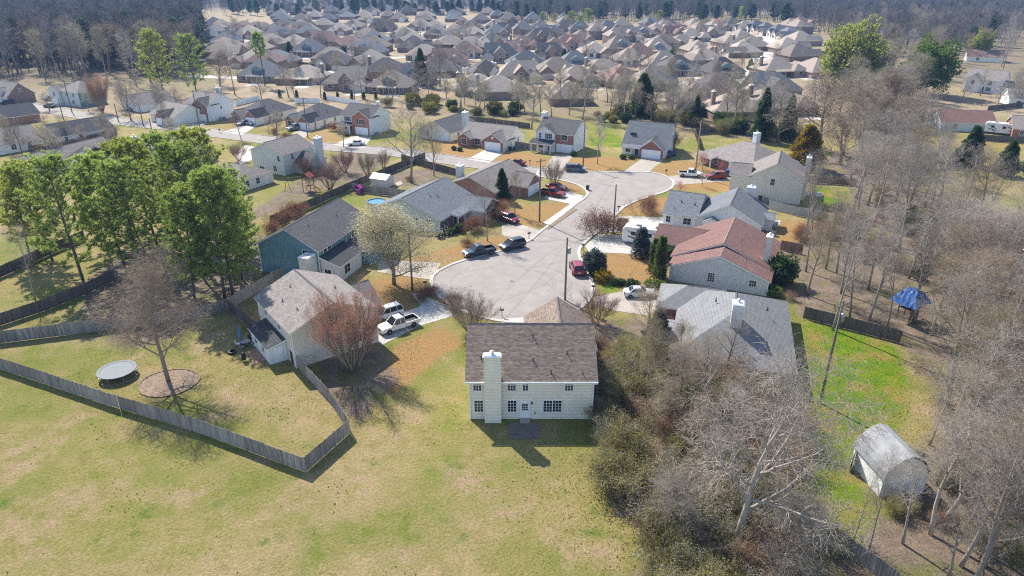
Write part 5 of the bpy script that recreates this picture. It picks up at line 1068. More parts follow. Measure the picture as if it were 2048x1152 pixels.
FARKEY = {'gaunt1': 'far1', 'gaunt2': 'far2', 'upright1': 'far1', 'upright2': 'far2', 'upright3': 'far3', 'round1': 'far4', 'round2': 'far5', 'spread1': 'far4', 'spread2': 'far5', 'red1': 'far3'}
def plant(key, x, y, h, label, group=None, name='bare_tree', cat='tree', wide=1.0):
    if y > 165 and key in FARKEY: key = FARKEY[key]; wide *= 1.25
    parts, hz = PROTO[key]; s = h / hz; r = thing(name, label, cat, (x, y), trnd.uniform(0, 6.28), group); r.scale = (s*wide, s*wide, s)
    for nm, me_ in parts: link(nm, me_, r)
    return r
def plant_px(key, px, py, ytop, label, group=None, name='bare_tree', cat='tree', wide=1.0):
    x, y = P(px, py); return plant(key, x, y, height_of(px, py, ytop), label, group, name, cat, wide)
GY_ = 'bare trees in the yards'; GP = 'pines of the grove'
for a in [
 ('mulch', 337, 762, 492, 'big bare grey tree standing in the round mulch bed', 1.0), ('oval_red', 706, 742, 574, 'reddish-budded bare tree against the tan house wall', 1.02), ('gaunt2', 975, 482, 352, 'bare tree on the cream house lawn behind the dark parked vehicles', .95),
 ('round1', 822, 366, 196, 'tall bare tree in the bark-covered yard with the small shed', 1.3), ('round2', 868, 352, 236, 'slimmer bare tree beside the side fence, right of the shed yard tree', .9), ('upright3', 1030, 428, 338, 'bare tree on the brick house front lawn by the utility pole', .9), ('upright1', 1195, 328, 226, 'thin bare tree in front of the vivid green yard', .9),
 ('upright3', 1063, 258, 148, 'broad rusty-twigged tree behind the two-gabled brick house', 1.25), ('gaunt1', 925, 185, 72, 'gaunt bare tree between the brick roofs beyond the bushes', 1.3), ('round1', 880, 172, 82, 'bare tree beside the ivy-clad one among the brick roofs', 1.1), ('red1', 1165, 240, 120, 'red-tinged bare tree behind the steep slate roof house yard', 1.0), ('gaunt2', 1290, 165, 88, 'bare tree among the brick houses behind the dark cedar', 1.2),
 ('oval_red', 205, 226, 143, 'narrow rust-coloured tree on the green lawn by the left road', .75), ('round1', 262, 240, 150, 'grey bare tree on the lawn right of the rust-coloured tree', 1.0), ('gaunt2', 326, 252, 184, 'small bare tree before the brick garage gable of the tan roof', 1.2), ('round2', 236, 322, 242, 'bare tree between the taupe and grey roofs left of the pines', .9), ('round1', 45, 310, 236, 'bare tree beside the taupe-brown roof near the photo edge', 1.0), ('round2', 100, 312, 244, 'bare tree beside the near-black roofed white house', 1.1),
 ('gaunt1', 70, 598, 440, 'bare leaning tree in the fenced lawn left of the pines', 1.1), ('small1', 538, 262, 222, 'little bare tree between the two driveways of the dark-roofed row', 1.0), ('round2', 440, 172, 96, 'bare tree right of the left wood pines', 1.1), ('gaunt2', 470, 190, 92, 'leaning bare tree left of the tall slender pine', 1.1), ('round1', 760, 66, 30, 'lone dark bare tree on the far tan field', 1.2), ('round1', 782, 67, 32, 'second lone bare tree on the far tan field, right of the first', 1.2),
 ('upright1', 1335, 250, 160, 'bare tree behind the steep slate roofed house', .9), ('upright3', 1470, 262, 140, 'bare tree behind the hipped porch house', 1.2), ('round1', 1555, 285, 150, 'dark bare tree between the ivy-clad trees', 1.0), ('round2', 1640, 300, 130, 'spreading bare tree behind the golden cedar', 1.1), ('gaunt2', 1240, 232, 128, 'bare tree right of the vivid green yard', 1.0), ('red1', 1120, 212, 132, 'bare reddish tree behind the white and brick house', 1.0),
 ('gaunt1', 1665, 660, 392, 'tall pale-trunked bare tree on the fence line left of the blue tarp', .95), ('upright2', 1738, 640, 396, 'bare pale tree just left of the blue tarp playset', 1.0), ('gaunt2', 1820, 640, 420, 'dark-trunked tree rising through the blue tarp playset', .9),
 ('upright3', 1290, 800, 640, 'olive-budded bare tree at the corner of the brown-roofed main house', 1.0), ('spread2', 1470, 1090, 660, 'largest pale bare tree in the front brush, in front of the grey hipped roof', .95), ('upright3', 1395, 850, 668, 'bare tree in the brush below the grey hipped roof', 1.1),
 ('gaunt1', 1700, 1100, 905, 'thin sapling by the leaning fence below the barn', .7), ('gaunt2', 1735, 1110, 890, 'second thin sapling by the leaning fence, right of the first', .7)]:
    plant_px(a[0], a[1], a[2], a[3], a[4], GY_, wide=a[5])
plant_px('pear', 788, 568, 406, 'pale blossoming pear tree in front of the blue-green house', None, 'flowering_tree', wide=1.7)
for a in [('vase1', 940, 664, 584, 'crape myrtle with tan bare stems left of the main house garage', 1.75), ('vase2', 1190, 650, 578, 'crape myrtle with reddish bare stems right of the main house garage', 1.35), ('vase1', 1107, 374, 316, 'crape myrtle on the kerbed island by the red vehicles', 1.2), ('vase2', 690, 345, 296, 'bare crape myrtle in the playset yard, nearest the white chimney', 1.2), ('vase1', 735, 352, 300, 'bare crape myrtle against the side fence of the playset yard', 1.2), ('vase2', 660, 378, 318, 'bare crape myrtle just right of the playset', 1.2), ('vase1', 768, 338, 296, 'bare crape myrtle behind the small shed', 1.1), ('vase2', 478, 322, 284, 'bare crape myrtle at the kerb behind the pine crowns', 1.2), ('vase1', 1345, 300, 258, 'dense rusty bare tree right of the steep slate roof', 1.4), ('vase2', 612, 352, 310, 'bare crape myrtle left of the playset roof', 1.1)]:
    plant_px(a[0], a[1], a[2], a[3], a[4], 'bare crape myrtles', 'crape_myrtle', 'tree', a[5])
for a in [('pine1', 166, 560, 322, 'leftmost tall pine of the grove, trunk on the shaded lawn'), ('pine3', 250, 535, 318, 'pine beside the leftmost grove pine, crown merging with it'), ('pine2', 318, 500, 286, 'yellow-green pine in the middle of the grove'), ('pine1', 400, 548, 300, 'big front pine of the grove behind the bare tree'), ('pine3', 450, 598, 345, 'pine with trunk at the wooden fence corner, left of a twin'), ('pine1', 466, 594, 372, 'pine at the wooden fence corner, right of its twin'), ('pine2', 430, 480, 268, 'tallest rear pine of the grove'), ('pine1', 356, 470, 276, 'rear pine between the grove crowns'), ('pine3', 484, 560, 405, 'pine leaning towards the blue-green house'), ('pine2', 105, 520, 330, 'outermost left rear pine of the grove'), ('pine1', 215, 500, 330, 'rear pine over the left lawn fence'), ('pine2', 60, 515, 352, 'far left pine with thin lower limbs over the lawn'), ('pine1', 290, 560, 330, 'pine in the grove behind the mulch bed tree crown'), ('pine3', 390, 600, 380, 'short front pine behind the wide bare tree twigs'), ('pine1', 480, 500, 345, 'pine at the right rear of the grove by the playset yard'), ('pine2', 270, 460, 290, 'rear left pine of the grove below the grey roof'),
          ('pine2', 330, 192, 64, 'pale green pine right of the left wood'), ('pine1', 394, 190, 74, 'second pine right of the left wood, darker'), ('pine_thin', 530, 172, 66, 'tall slender pine with bare trunk before the brick houses')]:
    plant_px(a[0], a[1], a[2], a[3], a[4], GP, 'pine_tree', 'tree', 1.12)
for a in [('cedar', 1283, 232, 148, 'dark evergreen cedar behind the steep slate roof', 1.05), ('cedar_gold', 1608, 336, 252, 'golden-brown cedar behind the tan two-storey house', 1.0), ('cedar', 1935, 330, 254, 'dark broad cedar left of the parked camper', 1.05), ('cedar', 2008, 352, 282, 'dark cedar below the camper fence', 1.0), ('cedar', 2062, 350, 286, 'dark cedar cut by the right photo edge', 1.0), ('cedar', 1004, 400, 338, 'green cedar hidden behind bare twigs at the brick house corner', .8), ('cedar', 1520, 282, 178, 'ivy-clad dark tree behind the hipped porch house chimney', .6), ('cedar', 1572, 282, 192, 'taller ivy-clad tree left of the golden cedar', .6), ('cedar', 843, 172, 98, 'ivy-clad tree among the brick roofs', .7), ('cedar', 1390, 248, 190, 'slim dark evergreen behind the brick garage gable house', .6), ('cedar', 1905, 330, 300, 'small dark evergreen left of the broad cedar', 1.0), ('cedar', 1838, 560, 440, 'ivy-clad trunk above the blue tarp', .4)]:
    plant_px(a[0], a[1], a[2], a[3], a[4], 'dark evergreens', 'cedar_tree', 'tree', a[5])
plant_px('willow', 1690, 190, 52, 'bright yellow-green leafy tree above the right grove', None, 'leafy_tree'); plant_px('vine', 1850, 190, 84, 'vine-green leafy tree at the right grove top', None, 'leafy_tree'); plant_px('willow', 1955, 120, 62, 'pale yellow-green tree among the upper right trees', None, 'leafy_tree', wide=.8)
for a in [('arborvitae', 1318, 562, 474, 'tall columnar arborvitae, front one of the pair', 1.0), ('arborvitae', 1306, 546, 478, 'columnar arborvitae behind its taller twin', 1.0), ('juniper', 1281, 514, 458, 'ragged juniper in front of the white camper trailer', .9)]: plant_px(*a[:5], 'evergreens on the orange lawn', 'evergreen', 'tree', a[5])
plant_px('spruce', 1312, 700, 620, 'blue-grey spruce between the main house and the pale grey roof', None, 'spruce_tree', wide=.95)
plant_px('blue_round', 1188, 548, 500, 'round blue-green shrub on the kerb corner', None, 'shrub', 'shrub'); plant_px('shrub_yellow', 1205, 563, 540, 'yellow-flowered shrub beside the round blue-green one', None, 'shrub', 'shrub')
plant_px('holly', 1560, 566, 512, 'rounded holly at the red roofed house corner', None, 'shrub', 'shrub'); plant_px('twiggy', 1207, 470, 432, 'tan twiggy shrub at the foot of the right kerb pole', None, 'shrub', 'shrub', 1.2); plant_px('twiggy', 1296, 426, 398, 'small reddish bush alone on the orange island', None, 'shrub', 'shrub', 1.1)
plant_px('small_red', 1405, 340, 300, 'pink-red budding tree by the brick porch', None, 'redbud_tree', wide=1.2); plant_px('small_red', 1440, 345, 322, 'low red bush along the brick porch', None, 'redbud_tree'); plant_px('small_red', 1362, 388, 360, 'red budding shrub at the right end of the street', None, 'redbud_tree', wide=1.3); plant_px('small1', 1404, 374, 330, 'small bare tree by the red parked vehicle', None, 'bare_tree'); plant_px('small_red', 1440, 62, 34, 'red tree among the far brick roofs', None, 'redbud_tree', wide=1.2)
for k, (px, dx) in enumerate([(650,0),(676,0),(704,0),(728,0),(752,0),(560,0),(594,0)]):
    plant_px('arborvitae', px, 199 - (px < 600) * 4, 184 - (px < 600) * 4, 'small conical evergreen behind the dark roofed row, %s along the white fence' % ORD[k], 'small evergreens behind the dark roofed row', 'evergreen', 'tree', 1.6)
LM = {}
def landmark(name, px, py): LM[name] = P(px, py)
for q in [('blue tarp playset', 1812, 620), ('grey barn', 1770, 960), ('golden cedar', 1608, 336), ('broad dark cedar', 1935, 330), ('tan two-storey house', 1550, 400), ('red roofed house', 1550, 560), ('parked camper', 1985, 262), ('white far right house', 1960, 175), ('main house', 1180, 830), ('grey hipped roof', 1560, 760), ('yellow-green tree', 1690, 190), ('steep slate roofed house', 1300, 300), ('two-gabled brick house', 980, 260), ('wooden fence corner', 612, 945), ('leaning front fence', 1660, 1060), ('bottom photo edge', 1500, 1150), ('pine grove', 350, 480), ('long white gabled house', 60, 330), ('pale blue house', 150, 190), ('photo right edge', 2048, 700)]: landmark(*q)
for q in [('lone field trees', 770, 66), ('ivy-clad roof tree', 843, 172), ('slender pine', 530, 172), ('bright concrete road', 1520, 110), ('far red tree', 1440, 62), ('big dark cedar', 1283, 232), ('gaunt roof tree', 925, 185), ('far middle road', 1100, 140)]: landmark(*q)
def scatter(polys, n, dist, seed, avoid=()):
    rr = random.Random(seed); W = [PP(q) for q in polys]; xs = [p[0] for q in W for p in q]; ys = [p[1] for q in W for p in q]; out = []; tries = 0
    arr = [np.array(q) for q in W]
    while len(out) < n and tries < n * 60:
        tries += 1; x = rr.uniform(min(xs), max(xs)); y = rr.uniform(min(ys), max(ys))
        X, Y = np.array([x]), np.array([y])
        if not any(inpoly(X, Y, q)[0] for q in W): continue
        if any(inpoly(X, Y, PP(q))[0] for q in avoid): continue
        if any((x-a)**2 + (y-c)**2 < dist*dist for a, c in out): continue
        out.append((x, y))
    return out
def label_ranked(items, noun, suffix=''):
    """items: (x, y, adj): label by how near each stands to its closest landmark"""
    by = {}
    for i, (x, y, adj) in enumerate(items):
        k = min(LM, key=lambda n: (LM[n][0]-x)**2 + (LM[n][1]-y)**2); by.setdefault(k, []).append(((LM[k][0]-x)**2 + (LM[k][1]-y)**2, i, adj))
    lab = {}
    for k, l in by.items():
        for r_, (_, i, adj) in enumerate(sorted(l)): lab[i] = '%s %s, %s nearest to the %s%s' % (adj, noun, ordw(r_), k, suffix)
    return lab
ADJ = {'gaunt1': 'gaunt pale', 'gaunt2': 'gaunt grey', 'upright1': 'tall grey', 'upright2': 'tall pale', 'upright3': 'olive-budded', 'spread2': 'wide pale', 'red1': 'red-budded', 'round1': 'rounded grey', 'spread1': 'wide grey', 'round2': 'rounded tan', 'far1': 'slim grey', 'far2': 'slim brown', 'far3': 'slim reddish', 'far4': 'rounded grey', 'far5': 'rounded tan'}
GROVE = []
def grove(polys, n, dist, seed, keys, hr, group, avoid=()):
    rr = random.Random(seed); pts = scatter(polys, n, dist, seed, avoid)
    for x, y in pts: k = rr.choice(keys); GROVE.append((x, y, ADJ[k]+' bare', k, rr.uniform(*hr), group, rr.uniform(1.15, 1.5)))

grove([[(1600,520),(1740,560),(1850,650),(1790,670),(1620,620)]], 9, 4.5, 18, ['upright3','upright1','red1','gaunt2'], (11, 16), 'bare trees of the right grove')
# right-hand grove, from the far end to the photo's lower right corner
grove([[(1660,330),(1720,240),(1790,240),(1880,330),(1960,420),(2120,440),(2120,560),(1900,600),(1850,560),(1760,560),(1700,470),(1700,410)]], 56, 4.4, 5, ['upright1','upright3','gaunt2','spread2','upright2','gaunt2','round1','upright2','gaunt1'], (13, 19), 'bare trees of the right grove', [[(1608,372),(1700,376),(1690,415),(1600,412)], [(1865,290),(2200,300),(2200,460),(1890,440)]])
grove([[(1850,590),(1900,590),(2130,570),(2130,800),(1960,860),(1890,840),(1870,720)]], 22, 3.8, 6, ['upright2','spread2','upright3','upright1','round2'], (12, 17), 'bare trees of the right grove')
grove([[(1870,930),(2100,850),(2150,1100),(2000,1250),(1840,1120)]], 15, 3.2, 7, ['gaunt1','upright2','gaunt2','upright3','upright1'], (13, 18), 'bare trees of the right grove')
grove([[(1860,800),(2090,780),(2120,1120),(1900,1180),(1780,1120),(1850,1000)]], 16, 3.4, 26, ['gaunt2','upright3','round1','gaunt1','upright1'], (8, 14), 'bare trees of the right grove')
grove([[(0,262),(230,262),(330,290),(560,268),(760,285),(760,300),(440,300),(200,330),(0,330)]], 12, 8, 27, ['round1','upright3','gaunt2'], (6, 10), 'bare trees in the left yards')
grove([[(60,205),(420,215),(480,240),(250,232),(60,222)], [(420,178),(640,196),(640,206),(420,195)]], 12, 8, 28, ['round1','red1','upright3'], (6, 11), 'bare trees in the left yards')
grove([[(1600,440),(1660,440),(1700,520),(1640,560),(1620,520)]], 4, 5, 8, ['upright1','gaunt2'], (12, 16), 'bare trees of the right grove')
grove([[(1180,196),(1420,170),(1640,200),(1640,250),(1400,225),(1180,222)]], 16, 9, 24, ['upright1','round1','upright3'], (10, 15), 'bare trees behind the back fences')
grove([[(1640,250),(1690,170),(1800,140),(1880,200),(1800,260),(1680,300)]], 30, 5.5, 9, ['upright3','red1','round1','upright1'], (13, 19), 'bare trees of the right grove')
grove([[(1880,190),(2060,185),(2060,235),(1990,225),(1880,225)]], 7, 8, 10, ['round1','upright1'], (9, 13), 'bare trees by the far right houses')
grove([[(1195,228),(1400,222),(1620,250),(1600,280),(1400,262),(1240,248)]], 20, 6, 12, ['upright1','red1','upright3','gaunt2'], (10, 15), 'bare trees behind the back fences')
grove([[(900,205),(1060,222),(1180,222),(1180,240),(1000,238),(880,222)]], 14, 6, 13, ['upright3','red1','gaunt2'], (9, 13), 'bare trees behind the back fences')
grove([[(540,196),(780,186),(860,185),(860,222),(780,205),(560,205)]], 10, 8, 14, ['gaunt2','upright1'], (11, 14), 'bare trees behind the back fences')
grove([[(440,60),(1480,56),(1620,90),(1600,160),(1480,215),(1000,200),(700,180),(480,150)]], 120, 11, 15, ['far4','far1','far2','round1','far3'], (8, 13), 'yard trees among the brick houses')
grove([[(1240,720),(1300,690),(1420,745),(1510,800),(1500,900),(1480,960),(1350,900)]], 7, 4.2, 16, ['upright1','upright3','round2','gaunt2'], (6.5, 11), 'bare trees of the front brush')
grove([[(1330,930),(1560,960),(1590,1040),(1680,1140),(1500,1180),(1340,1100)]], 4, 4.0, 17, ['gaunt2','upright1','spread1','gaunt1'], (8, 13), 'bare trees of the front brush')
lab = label_ranked([q[:3] for q in GROVE], 'tree')
for i, (x, y, a_, k, h_, g_, w_) in enumerate(GROVE): plant(k, x, y, h_, lab[i], g_, 'yard_tree' if 'yard trees' in g_ else 'bare_tree', wide=w_)
# front brush: thickets of leafy and leafless stems
BR = [[(1195,850),(1225,720),(1290,690),(1400,735),(1560,800),(1585,900),(1570,1010),(1700,1130),(1690,1230),(1280,1230),(1330,1090),(1240,1010)]]
it = []; rr = random.Random(3)
for x, y in scatter(BR, 66, 1.9, 21): 
    west = (x < 12 + (y - 45) * .12); k = rr.choice(['thicket1','thicket1','thicket3'] if west else ['thicket3','thicket3','thicket3','thicket1','thicket2']); it.append((x, y, {'thicket1': 'olive leafy', 'thicket2': 'brown-leaved', 'thicket3': 'grey twiggy'}[k], k))
lab = label_ranked([q[:3] for q in it], 'thicket bush in the front brush')
for i, (x, y, a_, k) in enumerate(it):
    h_ = rr.uniform(1.6, 4.2); plant(k, x, y, h_, lab[i], 'thicket bushes of the front brush', 'thicket_bush', 'bush', 1.25)
it = []
for x, y in scatter([[(1800,900),(2100,820),(2150,1200),(1760,1200)], [(1620,430),(1760,560),(1850,600),(2080,560),(2080,460),(1900,430),(1750,380)], [(1850,720),(1900,690),(2080,700),(2080,820),(1860,820)]], 80, 2.4, 22):
    k = rr.choice(['thicket2','thicket3','thicket1']); it.append((x, y, {'thicket1': 'olive leafy', 'thicket2': 'brown-leaved', 'thicket3': 'grey twiggy'}[k], k))
lab = label_ranked([q[:3] for q in it], 'thicket bush under the right grove')
for i, (x, y, a_, k) in enumerate(it): plant(k, x, y, rr.uniform(1.0, 2.6), lab[i], 'thicket bushes under the right grove', 'thicket_bush', 'bush', 1.3)
# hedge of bushes behind the back fences
it = []
for x, y in scatter([[(770,200),(900,212),(1060,228),(1060,244),(880,232),(760,215)], [(1180,226),(1420,232),(1600,262),(1590,290),(1420,270),(1200,246)]], 46, 3.2, 23):
    k = rr.choice(['greenbush','greenbush','thicket1','holly']); it.append((x, y, {'greenbush': 'yellow-green', 'thicket1': 'olive', 'holly': 'dark green'}[k], k))
lab = label_ranked([q[:3] for q in it], 'bush in the back-fence hedgerow')
for i, (x, y, a_, k) in enumerate(it): plant(k, x, y, rr.uniform(2.0, 4.5), lab[i], 'bushes of the back-fence hedgerow', 'hedgerow_bush', 'bush', 1.2)
# foundation and lawn shrubs
it = [(*P(px, py), a_, k, h_) for px, py, a_, k, h_ in [(1232,570,'dark clipped','shrub',1.0),(1243,570,'dark clipped','shrub',1.0),(1261,571,'dark clipped','shrub',1.1),(1272,573,'dark clipped','shrub',1.0),(1298,572,'green hedge','shrub_green',1.0),(1310,574,'green hedge','shrub_green',1.1),(1322,575,'green hedge','shrub_green',1.1),(1332,577,'green hedge','shrub_green',1.0),(1243,458,'dark','holly',2.2),(1299,512,'dark','shrub',1.3),(1338,520,'grey-green','holly',2.4),(1547,592,'low green','shrub_green',1.5),(893,470,'dark foundation','shrub',1.2),(905,468,'dark foundation','shrub',1.2),(918,464,'dark foundation','holly',1.6),(880,476,'dark foundation','shrub',1.0),(935,492,'low tan','twiggy',1.2),(1246,318,'dark foundation','shrub',1.3),(1262,318,'dark foundation','shrub',1.2),(1147,312,'dark','shrub',1.3),(680,268,'dark','shrub',1.3),(692,272,'dark','shrub',1.3),(670,262,'rusty','twiggy',2.2),(550,268,'rusty','twiggy',1.6),(572,278,'rusty','twiggy',1.6),(908,300,'mounded','shrub',1.1),(920,302,'mounded','shrub',1.1),(845,600,'brown','twiggy',1.4),(905,612,'fine grey','twiggy',1.6),(860,590,'brown','twiggy',1.2),(1160,700,'brown','thicket2',1.8),(1205,702,'brown','thicket2',2.0),(1215,740,'brown','thicket2',2.4),(1205,780,'grey','thicket3',2.4),(1200,830,'grey','thicket3',2.0),(1500,640,'brown','thicket2',1.2),(1580,600,'brown','thicket2',1.4),(1340,655,'brown','twiggy',1.4),(620,350,'bare','twiggy',2.0),(570,450,'bare','twiggy',2.5),(590,432,'bare','twiggy',2.5),(545,470,'bare','twiggy',2.2),(820,362,'low','twiggy',1.0),(1645,470,'bare','twiggy',2.2),(1602,480,'bare','twiggy',2.4),(985,440,'bare','twiggy',2.6),(948,462,'bare','twiggy',2.4),(1000,430,'bare','twiggy',2.6)]]
lms = dict(LM); LM.update({'white camper trailer': P(1290, 490), 'silver parked car': P(1276, 590), 'cream ranch porch': P(890, 465), 'small shed': P(765, 365), 'playset': P(620, 380), 'blossoming pear': P(788, 566), 'brick porch front': P(1250, 312), 'orange-brick house': P(700, 268)})
lab = label_ranked([q[:3] for q in it], 'shrub')
for i, (x, y, a_, k, h_) in enumerate(it): plant(k, x, y, h_, lab[i], 'yard shrubs', 'shrub', 'shrub', 1.1)
LM = lms
for k, (px, py) in enumerate([(690,122),(655,104),(580,112),(905,112),(1030,108),(1128,128),(1275,108),(1345,120),(1390,100),(1010,68),(1220,84),(760,92),(840,82),(1500,140)]):
    plant('cedar', *P(px, py), trnd.uniform(4, 8), 'small dark evergreen among the brick houses, %s of fourteen scattered there' % ORD[k], 'evergreens among the brick houses', 'cedar_tree', 'tree', 1.1)
# ---- the woods
def wood(polys, n, dist, seed, keys, hr, adj, group, place):
    rr = random.Random(seed); pts = sorted(scatter(polys, n, dist, seed), key=lambda p: p[1]); front = sorted(pts[:18]); 
    for x, y in pts:
        k = rr.choice(keys)
        if (x, y) in front: l = '%s tree on the near edge of the %s, %s from left' % (adj, place, ORD[front.index((x, y))])
        else: l = '%s tree deep in the %s, %s from the front' % (adj, place, ordw(pts.index((x, y))))
        plant(k, x, y, rr.uniform(*hr), l, group, 'forest_tree', 'tree', rr.uniform(.95, 1.25))
LW = [(-90,172),(-90,120),(0,112),(200,108),(360,112),(400,140),(370,178),(290,176),(170,158),(60,158)]
wood([LW], 100, 4.2, 31, ['far1','far2','upright1','far3','gaunt2'], (20, 27), 'tall bare', 'trees of the left wood', 'left wood')
wood([[(1650,75),(1700,110),(1760,160),(1880,165),(2080,125),(2080,60),(1800,52)]], 75, 7.0, 32, ['far1','far2','far3'], (17, 23), 'grey bare', 'trees of the upper right wood', 'upper right wood')
for i, (px, py, yt) in enumerate([(30,118,52),(85,108,44),(120,100,40),(60,90,30),(160,90,34),(205,86,30),(240,84,30),(14,96,36),(110,74,18),(180,72,16),(300,84,36),(345,80,34)]):
    plant_px(['pine1','pine2','pine3'][i % 3], px, py, yt, 'dark green pine rising out of the left wood, %s from the photo corner' % ORD[i], 'pines in the left wood', 'pine_tree', 'tree', 1.5)
for i, (px, py, yt) in enumerate([(1085,52,26),(1140,58,24),(1178,56,18),(1160,60,32),(1315,52,22),(1480,44,14),(1110,50,30)]):
    plant_px(['pine1','pine2','pine3'][i % 3], px, py, yt, 'dark green pine behind the brick subdivision, %s of the row' % ORD[i], 'pines behind the subdivision', 'pine_tree', 'tree', 1.5)
# far woods as one mass: instanced low trees
lite = [bare_meshes('farlite', 70 + i, ('bark_wood', 'bark_wood')[i], leaf_mat=None) for i in range(2)]
M['far_pine'] = leafmat('far_pine', (0.045, 0.075, 0.035), .4, .3, .3)
lite_pine = cone_meshes(75, 16, 4.5, 'far_pine', 500, size=1.5, prof=lambda t: np.clip(1.02 - t, 0, 1)**.5 * np.clip(.2 + t*3, 0, 1), low=.2)
def hidden_proto(name, parts):
    b = bpy.data.meshes.new(name); import bmesh
    bm = bmesh.new()
    for i, (nm, me_) in enumerate(parts):
        n0 = len(bm.faces); bm.from_mesh(me_); bm.faces.ensure_lookup_table()
        for f in bm.faces[n0:]: f.material_index = i
    bm.to_mesh(b); bm.free()
    for nm, me_ in parts: b.materials.append(me_.materials[0])
    return bpy.data.objects.new(name, b)
pro = [hidden_proto('far_tree', lite[0][0]), hidden_proto('far_tree', lite[1][0]), hidden_proto('far_pine', lite_pine[0])]
def mass(name, pts):
    """pts: x, y, z, kind, scale; one object of kind stuff instancing low trees by geometry nodes"""
    pm = bpy.data.meshes.new(name); pm.from_pydata([p[:3] for p in pts], [], [])
    for nm, col_i, ty in (('kind', 3, 'INT'), ('size', 4, 'FLOAT'), ('turn', 5, 'FLOAT')):
        a = pm.attributes.new(nm, ty, 'POINT'); a.data.foreach_set('value', [p[col_i] for p in pts])
    o = link(name, pm); tag(o, kind='stuff')
    ng = bpy.data.node_groups.new(name, 'GeometryNodeTree'); ng.interface.new_socket('Geometry', in_out='INPUT', socket_type='NodeSocketGeometry'); ng.interface.new_socket('Geometry', in_out='OUTPUT', socket_type='NodeSocketGeometry')
    gi, go, jn = ng.nodes.new('NodeGroupInput'), ng.nodes.new('NodeGroupOutput'), ng.nodes.new('GeometryNodeJoinGeometry'); L = ng.links.new
    def named(nm, ty): 
        q = ng.nodes.new('GeometryNodeInputNamedAttribute'); q.data_type = ty; q.inputs[0].default_value = nm; return q.outputs[0]
    kd, sz, tn = named('kind', 'INT'), named('size', 'FLOAT'), named('turn', 'FLOAT')
    cx = ng.nodes.new('ShaderNodeCombineXYZ'); L(tn, cx.inputs[2])
    for i, ob in enumerate(pro):
        cp = ng.nodes.new('FunctionNodeCompare'); cp.data_type = 'INT'; cp.operation = 'EQUAL'; L(kd, cp.inputs[2]); cp.inputs[3].default_value = i
        oi = ng.nodes.new('GeometryNodeObjectInfo'); oi.inputs[0].default_value = ob
        ip = ng.nodes.new('GeometryNodeInstanceOnPoints'); L(gi.outputs[0], ip.inputs['Points']); L(cp.outputs[0], ip.inputs['Selection']); L(oi.outputs['Geometry'], ip.inputs['Instance']); L(cx.outputs[0], ip.inputs['Rotation']); L(sz, ip.inputs['Scale']); L(ip.outputs[0], jn.inputs[0])
    L(jn.outputs[0], go.inputs[0]); md = o.modifiers.new('trees', 'NODES'); md.node_group = ng
    return o
def hz_at(x, y):
    q = min(1, max(0, (y - 1500) / 1300)); q = q*q*(3-2*q); return q * (150 + 60*math.sin(x/700 + 1) + 35*math.sin(x/260 + 2))
fr_ = random.Random(91); pts = []
def fill(polys, n, dist, seed, sr, pine):
    for x, y in scatter(polys, n, dist, seed): pts.append((x, y, 0, 2 if fr_.random() < pine else fr_.randrange(2), fr_.uniform(*sr), fr_.uniform(0, 6.28)))
fill([[(-160,150),(-160,60),(0,44),(380,32),(400,60),(405,130),(330,150),(200,140),(0,148)]], 1300, 4.0, 41, (1.1, 1.5), .14)
fill([[(1520,40),(1640,68),(1720,105),(1800,120),(1900,130),(2080,60),(2200,60),(2200,30),(1500,30)]], 800, 5.5, 42, (.85, 1.15), .06)
fill([[(1020,44),(1300,46),(1520,44),(1520,28),(1000,26)]], 420, 6.5, 43, (.8, 1.1), .14)
fill([[(380,34),(1000,30),(1000,22),(300,22)]], 160, 11, 44, (.7, 1.0), .35)
for _ in range(6500):
    y = 930 + 1900 * fr_.random() ** 1.1; x = fr_.uniform(-.85, .85) * y
    if y < 1250 and -0.33*y < x < 0.02*y and fr_.random() < .75: continue
    pts.append((x, y, hz_at(x, y) - .3, 2 if fr_.random() < .5 else fr_.randrange(2), fr_.uniform(.8, 1.25) * (1 + (y > 1400) * .6), fr_.uniform(0, 6.28)))
mass('far_woods', pts)
# ------------------------------------------------------------------ fences
FM = {}
def fence_panel(L, H, wood, step=0.145, seed=0):
    key = (round(L, 1), H, wood, seed)
    if key in FM: return FM[key]
    r = random.Random(hash(key) & 255); b = MB(); n = max(3, int(L / step)); xs = []
    for i in range(n):
        t = H + r.uniform(-.03, .03); y = r.uniform(-.012, .012); g = .012
        xs += [(i*L/n, y+.014, t-.05), (i*L/n + g, y, t), ((i+1)*L/n - g, y, t), ((i+1)*L/n, y+.014, t-.05)]
    v = []
    for x, y, t in xs: v += [(x, y, .04), (x, y, t), (x, y+.022, t), (x, y+.022, .04)]
    f = []
    for i in range(len(xs)-1):
        a = i*4; c = a+4
        for j in range(4): f.append((a+j, c+j, c+(j+1)%4, a+(j+1)%4))
    f += [(3,2,1,0), (len(v)-4, len(v)-3, len(v)-2, len(v)-1)]
    b.add(v, f); me_ = b.mesh('fence_panel', M[wood])
    b = MB(); b.box(0, .04, 0, L, .085, .09); rail = b.mesh('rail', M[wood])
    b = MB(); b.taper(-.05, .04, 0, .05, .14, H + .06, .012, .012); post = b.mesh('fence_post', M[wood])
    FM[key] = (me_, rail, post); return FM[key]
